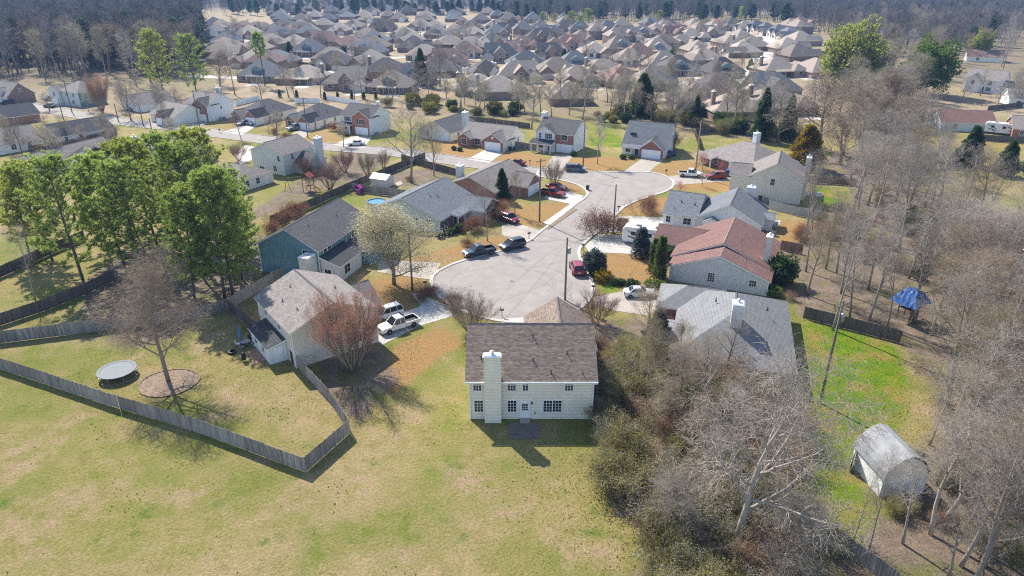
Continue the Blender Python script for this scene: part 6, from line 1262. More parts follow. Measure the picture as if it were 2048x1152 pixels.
def fence(label, px, wood='wood_grey', H=1.83, seg=2.44, flip=False, world=None, gap=()):
    pts = world or PP(px); root = thing('fence', label, 'fence', pts[0]); ox, oy = pts[0]; rr = random.Random(len(label)); cnt = 0
    for a, c in zip(pts[:-1], pts[1:]):
        if flip: pass
        d = math.hypot(c[0]-a[0], c[1]-a[1]); n = max(1, round(d/seg)); L = d/n; an = math.atan2(c[1]-a[1], c[0]-a[0])
        for i in range(n):
            cnt += 1
            pm, rm, sm = fence_panel(L, H, wood, seed=rr.randrange(3))
            sgn = -1 if flip else 1
            x, y = a[0] + math.cos(an)*L*i - ox, a[1] + math.sin(an)*L*i - oy
            if flip: x, y, ang = x + math.cos(an)*L, y + math.sin(an)*L, an + math.pi
            else: ang = an
            o = link('fence_panel', pm, root, (x, y, 0), ang); o.rotation_euler = (rr.uniform(-.03, .03), rr.uniform(-.008, .008), ang)
            if cnt in gap: o.scale = (.94, 1, 1)
            for z in (.28, H*.5, H - .35): link('rail', rm, root, (x, y, z), ang)
            link('fence_post', sm, root, (x, y, 0), ang)
    return root
fence('long weathered grey picket fence cutting across the front lawn to a sharp corner', [(-75,712),(0,738),(207,808),(383,861),(612,945)], gap=(12,))
fence('short grey picket fence returning from the sharp lawn corner', [(612,945),(700,866)])
fence('grey fence with rails showing, running from the lawn corner to the tan house', [(700,866),(660,806),(597,738)], 'wood_grey', flip=True)
fence('grey fence across the shaded lawn left of the mulch bed tree', [(-60,694),(0,687),(156,668),(300,650),(413,634)])
fence('sunlit grey fence rising between the tan house and the blue-green house', [(413,634),(458,619),(569,553)])
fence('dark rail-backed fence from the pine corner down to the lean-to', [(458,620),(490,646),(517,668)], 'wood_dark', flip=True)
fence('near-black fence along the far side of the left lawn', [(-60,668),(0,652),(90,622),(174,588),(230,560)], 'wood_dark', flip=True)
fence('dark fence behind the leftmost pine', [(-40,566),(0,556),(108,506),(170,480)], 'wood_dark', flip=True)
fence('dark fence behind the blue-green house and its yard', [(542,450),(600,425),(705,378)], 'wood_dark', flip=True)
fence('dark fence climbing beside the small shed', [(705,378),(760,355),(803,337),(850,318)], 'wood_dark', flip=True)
fence('weathered fence in front of the small shed yard', [(705,382),(760,390),(812,396)], 'wood_grey')
fence('dark fence behind the bark-covered yard along the road', [(803,322),(860,338),(912,352)], 'wood_dark')
fence('pale smooth fence between the white house and the tan two-storey house', [(1537,418),(1585,430),(1645,440)], 'wood_pale')
fence('brown fence behind the tan two-storey house lawn', [(1614,366),(1660,368),(1712,372)], 'wood_brown')
fence('dark plank fence along the bright green lawn', [(1606,636),(1680,655),(1800,686)], 'wood_dark')
fence('leaning grey fence in the front brush below the barn', [(1560,990),(1587,1019),(1664,1085),(1790,1180)], 'wood_grey')
fence('brown fence behind the red roofed house', [(1560,500),(1604,508)], 'wood_brown')
fence('grey fence joining the two-gabled brick house and the pillared porch house', [(1030,296),(1072,302)], 'wood_grey')
fence('dark fence behind the two-gabled brick house', [(930,242),(1060,258)], 'wood_dark'); fence('dark fence behind the hipped porch house', [(1400,300),(1390,270),(1480,262)], 'wood_dark')
fence('white fence behind the dark roofed row, left stretch', [(472,212),(520,200)], 'trim_white'); fence('white fence behind the dark roofed row, middle stretch', [(590,206),(640,206)], 'trim_white'); fence('white fence behind the dark roofed row, right stretch', [(655,200),(720,212)], 'trim_white')
for k, q in enumerate([[(1640,108),(1668,110)],[(1632,118),(1664,120)],[(1625,128),(1660,131)],[(1618,140),(1652,144)]]): fence('dark back-yard fence, %s from the top of four right of long roofs' % ORD[k], q, 'wood_dark')
fence('dark fence below the parked camper', [(1965,282),(2060,288)], 'wood_dark'); fence('dark fence beyond the golden lawn on the far right', [(1975,222),(2050,214)], 'wood_dark'); fence('dark fence in the shade by the near-black roofed house', [(60,305),(130,296),(210,276),(235,268)], 'wood_dark')
fence('dark fence between two brick houses in the second row beyond', [(570,128),(640,135)], 'wood_dark'); fence('brown fence running down to the brick houses road', [(600,136),(650,152)], 'wood_brown')
fence('dark fence behind the road of brick houses', [(1180,148),(1290,150)], 'wood_dark'); fence('dark fence at the foot of the bright concrete road', [(1500,182),(1560,178)], 'wood_dark')

# ------------------------------------------------------------------ poles and wires
TOPS = {}
def pole(key, label, px, py, top, arms=1, wood='pole_wood', transformer=False, lamp=False, az=0.6):
    x, y = P(px, py); H = height_of(px, py, top); t = thing('utility_pole', label, 'utility pole', (x, y), az)
    b = MB(); b.tube([(0,0,-.2),(0,0,H*.5),(0,0,H)], [.17,.145,.115], 8); b.build('pole', M[wood], t, True); TOPS[key] = (x, y, H)
    for k in range(arms):
        b = MB(); b.box(-1.15,-.19,H-.55-k*.8,1.15,-.10,H-.43-k*.8); c = b.build('crossarm', M['pole_wood'], t)
        for q in (-1.0, -.4, .4, 1.0):
            b = MB(); b.lathe([(.03,0),(.05,.04),(.05,.12),(.02,.16)], 6, 0, q, -.14); o = link('insulator', b.mesh('insulator', M['ac_grey']), c, (0, 0, H-.44-k*.8))
    if transformer:
        b = MB(); b.lathe([(.2,H-2.6),(.26,H-2.55),(.26,H-1.75),(.2,H-1.68),(.05,H-1.6)], 10, 0, .42, -.05); b.build('transformer', M['metal_grey'], t, True)
    if lamp:
        b = MB(); b.tube([(0,0,H-.8),(.9,0,H-.5),(1.7,0,H-.45)], .045, 6); a = b.build('lamp_arm', M['metal_grey'], t)
        b = MB(); b.taper(1.6,-.14,H-.55,2.2,.14,H-.4,.08,.05); link('lamp_head', b.mesh('lamp_head', M['metal_grey']), a)
for a in [('a','grey utility pole at the left kerb of the asphalt circle, by the blossoming tree',825,580,465,0), ('b','utility pole rising behind the main house garage roof',1130,600,475,0,'pole_wood',True), ('c','utility pole on the sidewalk corner left of the street',1079,443,317,1), ('d','slim utility pole at the right kerb by the tan shrub',1226,466,369,0),
          ('e','reddish-brown utility pole beside the white pickup',1390,352,240,1,'pole_red'), ('f','utility pole at the kerb by the slate-blue minivan',1166,334,238,1), ('g','utility pole in front of the dark roofed row',616,276,194,1), ('h','leaning-looking utility pole before the tall left brick-front house',400,258,180,1), ('i','utility pole between the grey roof and the road',310,290,236,0), ('j','thin utility pole on the yellow-green yard edge',287,252,211,0), ('k','utility pole right of the rust-coloured tree',237,243,208,0), ('l','utility pole at the far road bend with a street lamp',144,224,160,1,'pole_wood',False,True), ('m','plain utility pole left of the lamp-bearing pole',127,238,196,0), ('n','leftmost utility pole by the far road',60,230,186,0), ('o','pale utility pole with transformer on the bright green lawn',1640,806,601,1,'pole_wood',True)]:
    pole(*a)
def wire(label, a, c, sag=.7, dz=(0, 0), n=9):
    (x0,y0,z0),(x1,y1,z1) = a, c; z0 += dz[0]; z1 += dz[1]; L = math.hypot(x1-x0, y1-y0); b = MB()
    pts = [(x0+(x1-x0)*k/n, y0+(y1-y0)*k/n, z0+(z1-z0)*k/n - 4*sag*(k/n)*(1-k/n)) for k in range(n+1)]
    b.tube(pts, .016, 4); tag(b.build('power_line', M['cable']), label, 'power line', 'overhead wires')
PN = {'a': 'left kerb pole', 'b': 'pole behind the garage roof', 'c': 'sidewalk corner pole', 'd': 'right kerb pole', 'e': 'reddish pole', 'f': 'minivan pole', 'g': 'dark row pole', 'h': 'brick-front house pole', 'l': 'lamp pole', 'o': 'green lawn pole', 'i': 'grey roof pole', 'm': 'plain left pole'}
for a, c in ('bc','cf','fe','cd','ba','bd','gf','hg','lh','ob','ce','ih'):
    wire('thin overhead wire from the %s to the %s' % (PN[a], PN[c]), TOPS[a], TOPS[c], .9, (-.3, -.3))
for nm, px, py, z in (('cream ranch', 905, 410, 3.6), ('brick single-storey house', 1010, 360, 4.0), ('red roofed house', 1420, 500, 4.0), ('main house', 1000, 648, 8.8)):
    wire('service wire from the pole behind the garage roof to the %s' % nm, TOPS['b'] if nm != 'brick single-storey house' else TOPS['c'], (*P(px, py, z), z), .5, (-.6, 0))
if True:
    p = TOPS['o']; wire('thin overhead wire from the green lawn pole off over the right grove', p, (p[0]+60, p[1]+4, 13), 1.2, (-.3, 0))

# ------------------------------------------------------------------ vehicles
SPEC = {'sedan': dict(L=4.8, W=1.82, prof=[(-2.4,.42),(-2.38,.80),(-2.2,.95),(-1.55,1.0),(.85,.98),(1.9,.84),(2.3,.72),(2.4,.55),(2.38,.30),(-2.3,.28)], cab=(-1.55,1.05,-.95,.25,.98,1.43), wb=1.42, r=.33),
 'suv': dict(L=4.75, W=1.9, prof=[(-2.36,.45),(-2.36,.95),(-2.3,1.06),(.95,1.06),(1.95,.98),(2.3,.82),(2.37,.6),(2.35,.36),(-2.3,.34)], cab=(-2.28,1.2,-2.0,.45,1.05,1.72), wb=1.4, r=.37),
 'van': dict(L=5.1, W=1.98, prof=[(-2.54,.42),(-2.54,.95),(-2.48,1.04),(1.5,1.04),(2.2,.86),(2.5,.68),(2.55,.5),(2.5,.3),(-2.45,.3)], cab=(-2.48,1.75,-2.25,.75,1.03,1.75), wb=1.5, r=.34),
 'pickup': dict(L=5.8, W=2.0, prof=[(-.75,.45),(-.75,1.1),(1.15,1.1),(2.45,1.04),(2.82,.9),(2.9,.65),(2.88,.42),(-.7,.4)], cab=(-.7,1.35,-.55,.6,1.09,1.86), wb=1.85, r=.4)}
CARS = {}
def car_proto(kind, color):
    if (kind, color) in CARS: return CARS[(kind, color)]
    S = SPEC[kind]; W = S['W']/2; pm = M['paint_' + color]; r = thing(kind, 'x', 'car'); pr = S['prof']; n = len(pr)
    b = MB(); cx = sum(p[0] for p in pr)/n
    rows = [(-W, .93, -.05), (-W+.1, 1.0, 0), (W-.1, 1.0, 0), (W, .93, -.05)]; v = []
    for y, s_, dz in rows: v += [(cx + (x-cx)*s_ if s_ != 1 else x, y, z + (dz if z > .7 else -dz*.5 if z < .5 else 0)) for x, z in pr]
    f = [tuple(range(n))[::-1], tuple(range(3*n, 4*n))]
    for k in range(3): f += [(k*n+i, k*n+(i+1)%n, (k+1)*n+(i+1)%n, (k+1)*n+i) for i in range(n)]
    b.add(v, f); body = b.build('body', pm, r, False)
    xb0, xb1, xt0, xt1, zb, zt = S['cab']; wb_, wt = W-.07, W-.28
    b = MB(); q = [(xb0,-wb_,zb),(xb1,-wb_,zb),(xb1,wb_,zb),(xb0,wb_,zb),(xt0,-wt,zt),(xt1,-wt,zt),(xt1,wt,zt),(xt0,wt,zt)]
    b.add(q, [(0,1,5,4),(1,2,6,5),(2,3,7,6),(3,0,4,7),(4,5,6,7)]); b.build('windows', M['car_glass'], r)
    b = MB(); e = .05; b.add([(xt0-e,-wt-e,zt-.05),(xt1+e,-wt-e,zt-.05),(xt1+e,wt+e,zt-.05),(xt0-e,wt+e,zt-.05),(xt0+.12,-wt+.12,zt+.05),(xt1-.12,-wt+.12,zt+.05),(xt1-.12,wt-.12,zt+.05),(xt0+.12,wt-.12,zt+.05)], [(3,2,1,0),(4,5,6,7),(0,1,5,4),(1,2,6,5),(2,3,7,6),(3,0,4,7)]); b.build('roof', pm, r)
    for s in (-1, 1):
        for xa, xc in ((xb0, xt0), (xb1, xt1)):
            b = MB(); b.tube([(xa, s*(wb_+.005), zb-.02), (xc, s*(wt+.005), zt)], .055, 4); b.build('pillar', pm, r)
        ms = [(xb0*.35+xb1*.65*.4)] if kind in ('sedan', 'pickup') else [xb0 + (xb1-xb0)*.3, xb0 + (xb1-xb0)*.6]
        for xm in ms:
            b = MB(); b.tube([(xm, s*(wb_+.005), zb-.02), (xm-.05, s*(wt+.005), zt)], .045, 4); b.build('pillar', pm, r)
        b = MB(); b.taper(xb1-.35, s*(W+.12)-.1, zb, xb1-.2, s*(W+.12)+.08, zb+.16, .02, .02); b.build('mirror', pm, r)
        hx = max(p[0] for p in pr); b = MB(); b.taper(hx-.25, s*(W-.3)-.22, .66, hx+.015, s*(W-.3)+.2, .82, .01, .02); b.build('headlight', M['lamp_clear'], r)
        tx = -S['L']/2; b = MB(); b.taper(tx-.03, s*(W-.16)-.12, .72, tx+.12, s*(W-.16)+.13, .98 if kind == 'sedan' else 1.02, .01, .01); b.build('taillight', M['lamp_red'], r)
        for xw in (-S['wb'], S['wb']):
            b = MB(); R_ = S['r']; y0 = s*(W-.06); pr2 = [(R_*.55,-.12),(R_*.96,-.12),(R_,-.08),(R_,.08),(R_*.96,.12),(R_*.55,.12)]; b.lathe(pr2, 16); wh = link('wheel', b.mesh('wheel', M['tyre'], True), r, (xw, y0, R_)); wh.rotation_euler = (R(90), 0, 0)
            b = MB(); b.lathe([(R_*.58,-.09),(R_*.62,.0),(R_*.58,.105),(R_*.2,.125)] if s < 0 else [(R_*.2,-.125),(R_*.58,-.105),(R_*.62,0),(R_*.58,.09)], 12); link('rim', b.mesh('rim', M['rim']), wh)
    hx = max(p[0] for p in pr)
    b = MB(); b.box(hx-.06,-W+.18,.36,hx+.05,W-.18,.54); b.build('bumper', M['metal_dark'] if kind != 'pickup' else M['metal_grey'], r)
    b = MB(); b.box(hx-.04,-W+.55,.6,hx+.02,W-.55,.8); b.build('grille', M['metal_dark'], r)
    b = MB(); b.box(-S['L']/2-.02,-.26,.62,-S['L']/2+.03,.26,.76); b.build('licence_plate', M['trim_white'], r)
    if kind == 'pickup':
        x0, x1, z0, z1, t = -2.9, -.78, .45, 1.06, .09; b = MB()
        o = [(x0,-W+.02),(x1,-W+.02),(x1,W-.02),(x0,W-.02)]; i = [(x0+t,-W+.02+t),(x1-t,-W+.02+t),(x1-t,W-.02-t),(x0+t,W-.02-t)]
        b.add([(x,y,z0) for x,y in o] + [(x,y,z1) for x,y in o] + [(x,y,z1) for x,y in i] + [(x,y,z0+.2) for x,y in i], [(3,2,1,0)] + [(k,(k+1)%4,(k+1)%4+4,k+4) for k in range(4)] + [(k+4,(k+1)%4+4,(k+1)%4+8,k+8) for k in range(4)]); bed = b.build('bed', pm, r)
        b = MB(); k4 = [(x,y,z1-.02) for x,y in i] + [(x,y,z0+.21) for x,y in i]; b.add(k4, [(k,(k+1)%4,(k+1)%4+4,k+4) for k in range(4)] + [(4,5,6,7)]); link('bed_liner', b.mesh('bed_liner', M['plastic_black']), bed)
    CARS[(kind, color)] = r; return r
def car(kind, color, label, f, b_, group='parked vehicles'):
    A, C = P(*f), P(*b_); x, y = (A[0]+C[0])/2, (A[1]+C[1])/2; fresh = (kind, color) not in CARS; p = car_proto(kind, color)
    cat = {'sedan': 'car', 'suv': 'car', 'van': 'minivan', 'pickup': 'pickup truck'}[kind]; nm = {'sedan': 'parked_car', 'suv': 'parked_suv', 'van': 'parked_minivan', 'pickup': 'parked_pickup'}[kind]
    o = p if fresh else copytree(p); o.name = nm; o['label'] = label; o['category'] = cat; o['group'] = group; o.location = (x, y, .045); o.rotation_euler = (0, 0, math.atan2(A[1]-C[1], A[0]-C[0])); return o
car('pickup', 'white', 'white pickup with open black bed on the concrete drive beside the tan house', (762,668), (832,646))
car('suv', 'silver', 'silver suv half hidden behind the white pickup with black bed', (752,642), (796,628))
car('pickup', 'navy', 'dark navy pickup at the kerb of the asphalt circle, nose to the left', (930,515), (986,504)); car('suv', 'charcoal', 'dark charcoal suv parked behind the navy pickup at the kerb', (1002,502), (1048,491))
car('suv', 'maroon', 'maroon suv parked at the right kerb of the asphalt circle, tail towards us', (1148,530), (1159,556)); car('sedan', 'silver', 'silver car with dark roof on the short drive below the orange lawn', (1307,592), (1248,592))
car('pickup', 'red', 'red pickup on the brick house drive inside the kerbed corner', (1126,395), (1084,388)); car('sedan', 'red', 'red car tucked behind the red pickup on the brick house drive', (1128,381), (1098,376))
car('suv', 'crimson', 'crimson vehicle half hidden by bare twigs on the cream house drive', (1034,449), (1002,437)); car('sedan', 'crimson', 'crimson car parked along the road beyond the brick house roof', (1018,329), (1048,331))
car('van', 'slate', 'slate-blue minivan at the far kerb below the thin bare tree', (1164,343), (1137,342)); car('pickup', 'white', 'white pickup at the end of the drive by the reddish utility pole', (1398,354), (1364,352))
car('suv', 'red', 'red suv on the drive in front of the hipped porch house', (1410,358), (1454,357)); car('sedan', 'blue', 'dark blue car mostly hidden behind the red suv', (1438,350), (1466,353)); car('sedan', 'blue', 'dark blue car beside the white garage door of the steep slate roof', (1330,315), (1347,310))
car('sedan', 'slate', 'slate-blue car on the drive of the dark-roofed row, left of a pale one', (474,253), (500,247)); car('sedan', 'silver', 'pale silver car on the drive, right of the slate-blue one', (496,252), (521,246)); car('pickup', 'grey', 'grey pickup on the drive of the second dark-roofed house', (577,262), (607,257))
car('sedan', 'white', 'white car on the wide drive below the orange-brick gable', (700,291), (726,290)); car('suv', 'black', 'black suv on the far left road at the photo edge', (4,210), (25,209)); car('sedan', 'black', 'black car on the far left road by the leftmost poles', (88,214), (112,216)); car('suv', 'slate', 'slate suv in front of the pale blue house', (88,202), (114,199)); car('suv', 'blue', 'dark blue suv in the shade of the brown roofed carport', (258,222), (282,219))
for i, (px, py, c_, wh) in enumerate([(986,128,'white','on the drive of a brick house beyond the ivy-clad tree'), (700,141,'silver','before the brick house in the far middle row'), (745,146,'white','at the right end of the far middle road'), (882,134,'black','behind the gaunt tree among the brick roofs'), (1285,86,'white','at a garage in the far rows, right side'), (1478,92,'black','on the bright concrete road, left kerb'), (1496,90,'white','on the bright concrete road, beside a black one'), (1520,78,'grey','on the bright concrete road, farthest up')]):
    car('sedan', c_, '%s car %s' % (c_, wh), (px+5, py+1), (px-5, py), 'cars among the brick houses')

def camper(label, A, C, L=8.6):
    A, C = P(*A), P(*C); t = thing('camper_trailer', label, 'camper trailer', A, math.atan2(C[1]-A[1], C[0]-A[0])); W, H0, H1 = 2.5, .55, 3.35
    b = MB(); pr = [(0,H0+.25),(0,H1-.5),(.25,H1-.12),(.7,H1),(L-.5,H1),(L-.12,H1-.15),(L,H1-.6),(L,H0+.1),(L-.1,H0),(.25,H0)]; n = len(pr)
    rows = [(0,.985),(.08,1),(W-.08,1),(W,.985)]; v = []
    for y, s_ in rows: v += [(L/2+(x-L/2)*s_, y, H0+(z-H0)*s_) for x, z in pr]
    f = [tuple(range(n))[::-1], tuple(range(3*n,4*n))] + [(k*n+i,k*n+(i+1)%n,(k+1)*n+(i+1)%n,(k+1)*n+i) for k in range(3) for i in range(n)]; b.add(v, f); b.build('body', M['paint_white'], t)
    def swoosh(pts, mat, nm='stripe'):
        b = MB(); n = len(pts)//2; v = [(x, -.012, z) for x, z in pts] + [(x, .004, z) for x, z in pts]; m_ = len(pts)
        b.add(v, [tuple(range(m_))] + [(i, i+m_, (i+1)%m_+m_, (i+1)%m_) for i in range(m_)]); b.build(nm, M[mat], t)
    swoosh([(.4,2.9),(1.5,2.5),(2.6,2.0),(3.4,1.2),(3.0,1.25),(2.3,1.85),(1.3,2.3)], 'paint_grey'); swoosh([(1.0,1.7),(2.2,1.5),(3.0,.9),(2.6,.85),(1.9,1.3),(1.0,1.5)], 'plastic_black'); swoosh([(5.2,2.9),(6.2,2.5),(7.2,1.9),(7.9,1.1),(7.5,1.15),(6.8,1.8),(5.9,2.3)], 'paint_grey'); swoosh([(6.0,1.6),(7.0,1.35),(8.2,.8),(7.4,.8),(6.6,1.2)], 'plastic_black')
    for x0, x1 in ((1.6,2.4),(4.4,5.3)):
        b = MB(); b.box(x0,-.03,1.85,x1,.0,2.55); b.build('window', M['pane'], t)
    b = MB(); b.box(3.7,-.03,.75,4.3,0,2.6); d = b.build('door', M['trim_white'], t); b = MB(); b.box(4.16,-.07,1.5,4.24,-.02,1.7); link('handle', b.mesh('handle', M['vent']), d)
    for x in (2.2, 5.6):
        b = MB(); b.taper(x,.8,H1-.01,x+.95,1.6,H1+.26,.1,.08); b.build('roof_unit', M['ac_grey'], t)
    for x in (4.9, 5.75):
        for y in (.12, W-.12):
            b = MB(); b.lathe([(.2,-.11),(.36,-.11),(.38,0),(.36,.11),(.2,.11)], 12); o = link('wheel', b.mesh('wheel', M['tyre']), t, (x, y, .38)); o.rotation_euler = (R(90),0,0)
    b = MB(); b.tube([(.3,W/2,.5),(-.9,W/2,.5)], .07, 6); b.build('hitch', M['metal_dark'], t)
    for x in (.5, L-.4):
        b = MB(); b.box(x,.25,0.0,x+.1,.35,.6); b.build('jack', M['metal_dark'], t)
camper('white camper trailer with dark swoosh stripes on the concrete pad right of the street', (1243,487), (1338,500)); camper('white camper with dark stripe behind a dark fence on the far right', (1966,266), (2022,272), 7.8)

# ------------------------------------------------------------------ yard things
M['blue_cloth'] = simple('blue_cloth', (0.06, 0.20, 0.42), .7, .2, 2.0); M['tarp_blue'] = simple('tarp_blue', (0.035, 0.115, 0.33), .5, .45, 1.6, bump=.8); M['water'] = simple('water', (0.05, 0.22, 0.33), .08, .1); M['magenta'] = simple('magenta', (0.32, 0.02, 0.20), .5, .1); M['slide_yellow'] = simple('slide_yellow', (0.62, 0.38, 0.04), .4, .1); M['roof_red'] = simple('roof_red', (0.22, 0.05, 0.04), .8, .2); M['mesh_grey'] = simple('mesh_grey', (0.20, 0.215, 0.222), .9, .12, 3.0); M['terracotta'] = simple('terracotta', (0.30, 0.13, 0.08), .8, .2)
x, y = P(237, 752); t = thing('trampoline', 'round grey trampoline on the fenced lawn beside the mulch bed', 'trampoline', (x, y)); r_ = 2.15
b = MB(); b.lathe([(.02,.90),(r_-.28,.90),(r_-.28,.88),(.02,.88)], 28); b.build('mat', M['mesh_grey'], t)
b = MB(); b.lathe([(r_-.26,.93),(r_+.05,.95),(r_+.08,.90),(r_-.26,.87),(r_-.26,.93)], 28, cap=False); b.build('pad', M['mesh_grey'], t)
for k in range(8):
    a = k*math.pi/4; b = MB(); c1, s1 = math.cos(a), math.sin(a); b.tube([(r_*c1, r_*s1, .9), (r_*1.0*c1, r_*1.0*s1, .03)], .035, 6); b.build('leg', M['metal_grey'], t)
b = MB(); b.tube([(r_*math.cos(a), r_*math.sin(a), .04) for a in np.linspace(0, 2*math.pi, 29)], .03, 5); b.build('base_ring', M['metal_grey'], t)
x, y = P(492, 692); t = thing('patio_table', 'cluttered round patio table on the lawn beside the lean-to', 'table', (x, y)); b = MB(); b.lathe([(.05,.70),(.62,.70),(.64,.74),(.05,.74)], 18); b.build('table_top', M['metal_grey'], t); b = MB(); b.lathe([(.3,0),(.28,.05),(.05,.1),(.05,.7)], 10); b.build('pedestal', M['metal_dark'], t)
t = thing('patio_umbrella', 'closed blue patio umbrella standing at the cluttered table', 'umbrella', (x-.75, y+.45)); b = MB(); b.tube([(0,0,0),(0,0,2.75)], .03, 8); b.build('pole', M['metal_dark'], t); b = MB(); b.lathe([(.12,.95),(.22,1.05),(.17,1.8),(.09,2.5),(.03,2.7)], 10); b.build('canopy', M['blue_cloth'], t); b = MB(); b.lathe([(.3,0),(.28,.12),(.05,.16)], 12); b.build('base', M['plastic_black'], t)
def chair(label, x, y, rz, m):
    t = thing('patio_chair', label, 'chair', (x, y), rz, 'chairs round the patio table'); b = MB(); b.box(-.25,-.25,.40,.25,.25,.46); b.build('seat', M[m], t); b = MB(); b.add([(-.25,.22,.45),(.25,.22,.45),(.25,.27,.45),(-.25,.27,.45),(-.24,.34,.95),(.24,.34,.95),(.24,.38,.95),(-.24,.38,.95)], [(3,2,1,0),(4,5,6,7),(0,1,5,4),(1,2,6,5),(2,3,7,6),(3,0,4,7)]); b.build('backrest', M[m], t)
    for sx in (-.22,.22):
        for sy in (-.22,.22):
            b = MB(); b.tube([(sx,sy,0),(sx,sy,.42)], .02, 5); b.build('leg', M['metal_dark'], t)
for k, (dx, dy, m, l) in enumerate([(.95,.1,'mesh_grey','grey patio chair on the house side of the cluttered table'), (-.95,-.1,'paint_white','white patio chair on the lawn side of the cluttered table'), (.1,1.0,'plastic_black','black patio chair behind the cluttered table'), (-.1,-1.0,'mesh_grey','grey patio chair in front of the cluttered table'), (1.6,-.5,'paint_white','white patio chair nearest the lean-to wall'), (1.3,.9,'plastic_black','black patio chair in the back corner by the lean-to')]): chair(l, x+dx, y+dy, math.atan2(dy, dx) - math.pi/2, m)
for k, (dx, dy, l) in enumerate([(2.2,-.2,'terracotta flower pot by the lean-to wall'), (-1.5,.6,'terracotta flower pot at the grass side of the table')]):
    t = tag((lambda b: (b.lathe([(.16,0),(.24,.4),(.26,.4),(.22,.42),(.18,.3)], 10), b)[1])(MB()).build('flower_pot', M['terracotta']), l, 'pot', 'flower pots on the patio'); t.location = (x+dx, y+dy, 0)
x, y = P(489, 722); t = thing('smoker_grill', 'black upright smoker grill on the edge of the red patio', 'grill', (x, y)); b = MB(); b.lathe([(.22,.25),(.3,.4),(.3,1.0),(.2,1.2),(.05,1.26)], 12); b.build('barrel', M['plastic_black'], t, True); b = MB(); b.tube([(-.08,0,1.28),(.08,0,1.28)], .03, 6); b.build('handle', M['metal_grey'], t)
for k in range(3):
    a = k*2.1; b = MB(); b.tube([(.2*math.cos(a), .2*math.sin(a), .3), (.28*math.cos(a), .28*math.sin(a), 0)], .025, 5); b.build('leg', M['metal_dark'], t)
x, y = P(465, 706); b = MB(); b.lathe([(.42,0),(.5,.05),(.5,.32),(.36,.32),(.34,.08)], 16, cap=False); o = tag(b.build('fire_pit', M['plastic_black']), 'black fire pit ring on the grass left of the smoker grill', 'fire pit'); o.location = (x, y, 0)
# small shed, pool, toy house, playset
x, y = P(742, 372); t = thing('garden_shed', 'small white-roofed shed in the fenced corner of the bark-covered yard', 'shed', (x, y), R(-24)); b = MB(); wall_shell(b, 0, 4.2, 0, 3.2, 1.9, .5, False, False, True, {}); b.build('wall', M['siding_grey'], t); b = MB(); roof_slab(b, 0, 4.2, 0, 3.2, 1.9, .5, False, False, .2, .03, .1, 0, True); b.build('roof', M['trim_white'], t); b = MB(); b.box(4.2,.9,.05,4.25,2.2,1.8); b.build('door', M['trim_tan'], t)
x, y = P(754, 412); t = thing('swimming_pool', 'round blue above-ground pool behind the cream ranch', 'pool', (x, y)); b = MB(); b.lathe([(2.0,0),(2.0,1.1),(2.1,1.12),(1.92,1.12),(1.9,.9)], 26, cap=False); b.build('pool_wall', M['paint_slate'], t); b = MB(); b.lathe([(1.9,.9),(1.88,.96)], 26); b.build('water', M['water'], t)
x, y = P(719, 386); t = thing('playhouse', 'magenta toy playhouse with white dots in the fence corner', 'toy house', (x, y), R(-20)); b = MB(); b.taper(-.75,-.7,0,.75,.7,1.35,.05,.05); b.build('wall', M['magenta'], t); b = MB(); roof_slab(b, -.75, .75, -.7, .7, 1.3, .6, False, False, .15, 0, .1); b.build('roof', M['magenta'], t)
for sx, sz in ((-.4,.3),(.35,.45),(0,.85),(-.35,1.05),(.42,1.05)):
    b = MB(); b.lathe([(.13,0),(.13,.02)], 8); o = link('dot', b.mesh('dot', M['trim_white']), t, (sx, -.68, sz)); o.rotation_euler = (R(90), 0, 0)
def playset(label, px, py, rz, cover, slide=True, Hd=1.5):
    x, y = P(px, py); t = thing('playset', label, 'playset', (x, y), rz)
    for sx in (-.9,.9):
        for sy in (-.9,.9):
            b = MB(); b.box(sx-.06,sy-.06,0,sx+.06,sy+.06,Hd+1.9); b.build('post', M['wood_brown'], t)
    b = MB(); b.box(-1,-1,Hd-.08,1,1,Hd); b.build('platform', M['wood_brown'], t)
    for k in range(2):
        b = MB(); b.box(-1,-.99,Hd+.3+k*.4,1,-.93,Hd+.42+k*.4); b.build('railing', M['wood_brown'], t)
    b = MB(); roof_slab(b, -1.05, 1.05, -1.05, 1.05, Hd+1.85, .75 if slide else .2, False, False, .15, 0, .06); b.build('roof', M[cover], t)
    b = MB(); b.tube([(.9,0,Hd+1.7),(5.0,0,Hd+1.3)], .08, 6); b.build('swing_beam', M['wood_brown'], t)
    for s in (-1, 1):
        b = MB(); b.tube([(5.0,0,Hd+1.35),(5.2,s*1.2,0)], .06, 6); b.build('beam_leg', M['wood_brown'], t)
    for xx in (2.3, 3.7):
        b = MB(); b.tube([(xx-.25,0,Hd+1.5),(xx-.25,0,.55),(xx+.25,0,.55),(xx+.25,0,Hd+1.45)], .025, 5); b.build('swing', M['plastic_black'], t)
    if slide:
        b = MB(); pts = [(-.9,-.3,Hd),(-1.6,-.3,Hd*.65),(-2.5,-.3,.35),(-3.1,-.3,.22)]; v = []
        for (px_, py_, pz) in pts: v += [(px_,py_-.05,pz+.18),(px_,py_,pz),(px_,py_+.6,pz),(px_,py_+.65,pz+.18)]
        b.add(v, [(i*4+j, i*4+j+1, i*4+j+5, i*4+j+4) for i in range(3) for j in range(3)]); b.build('slide', M['slide_yellow'], t)
    return t
playset('wooden playset with red roof and yellow slide in the yard beyond the blue-green house', 618, 382, R(170), 'roof_red')
t = playset('wooden playset draped with a bright blue tarp behind the plank fence', 1812, 638, R(30), 'tarp_blue', False, 1.9)
b = MB(); rr = random.Random(4); n_ = 11; v = []
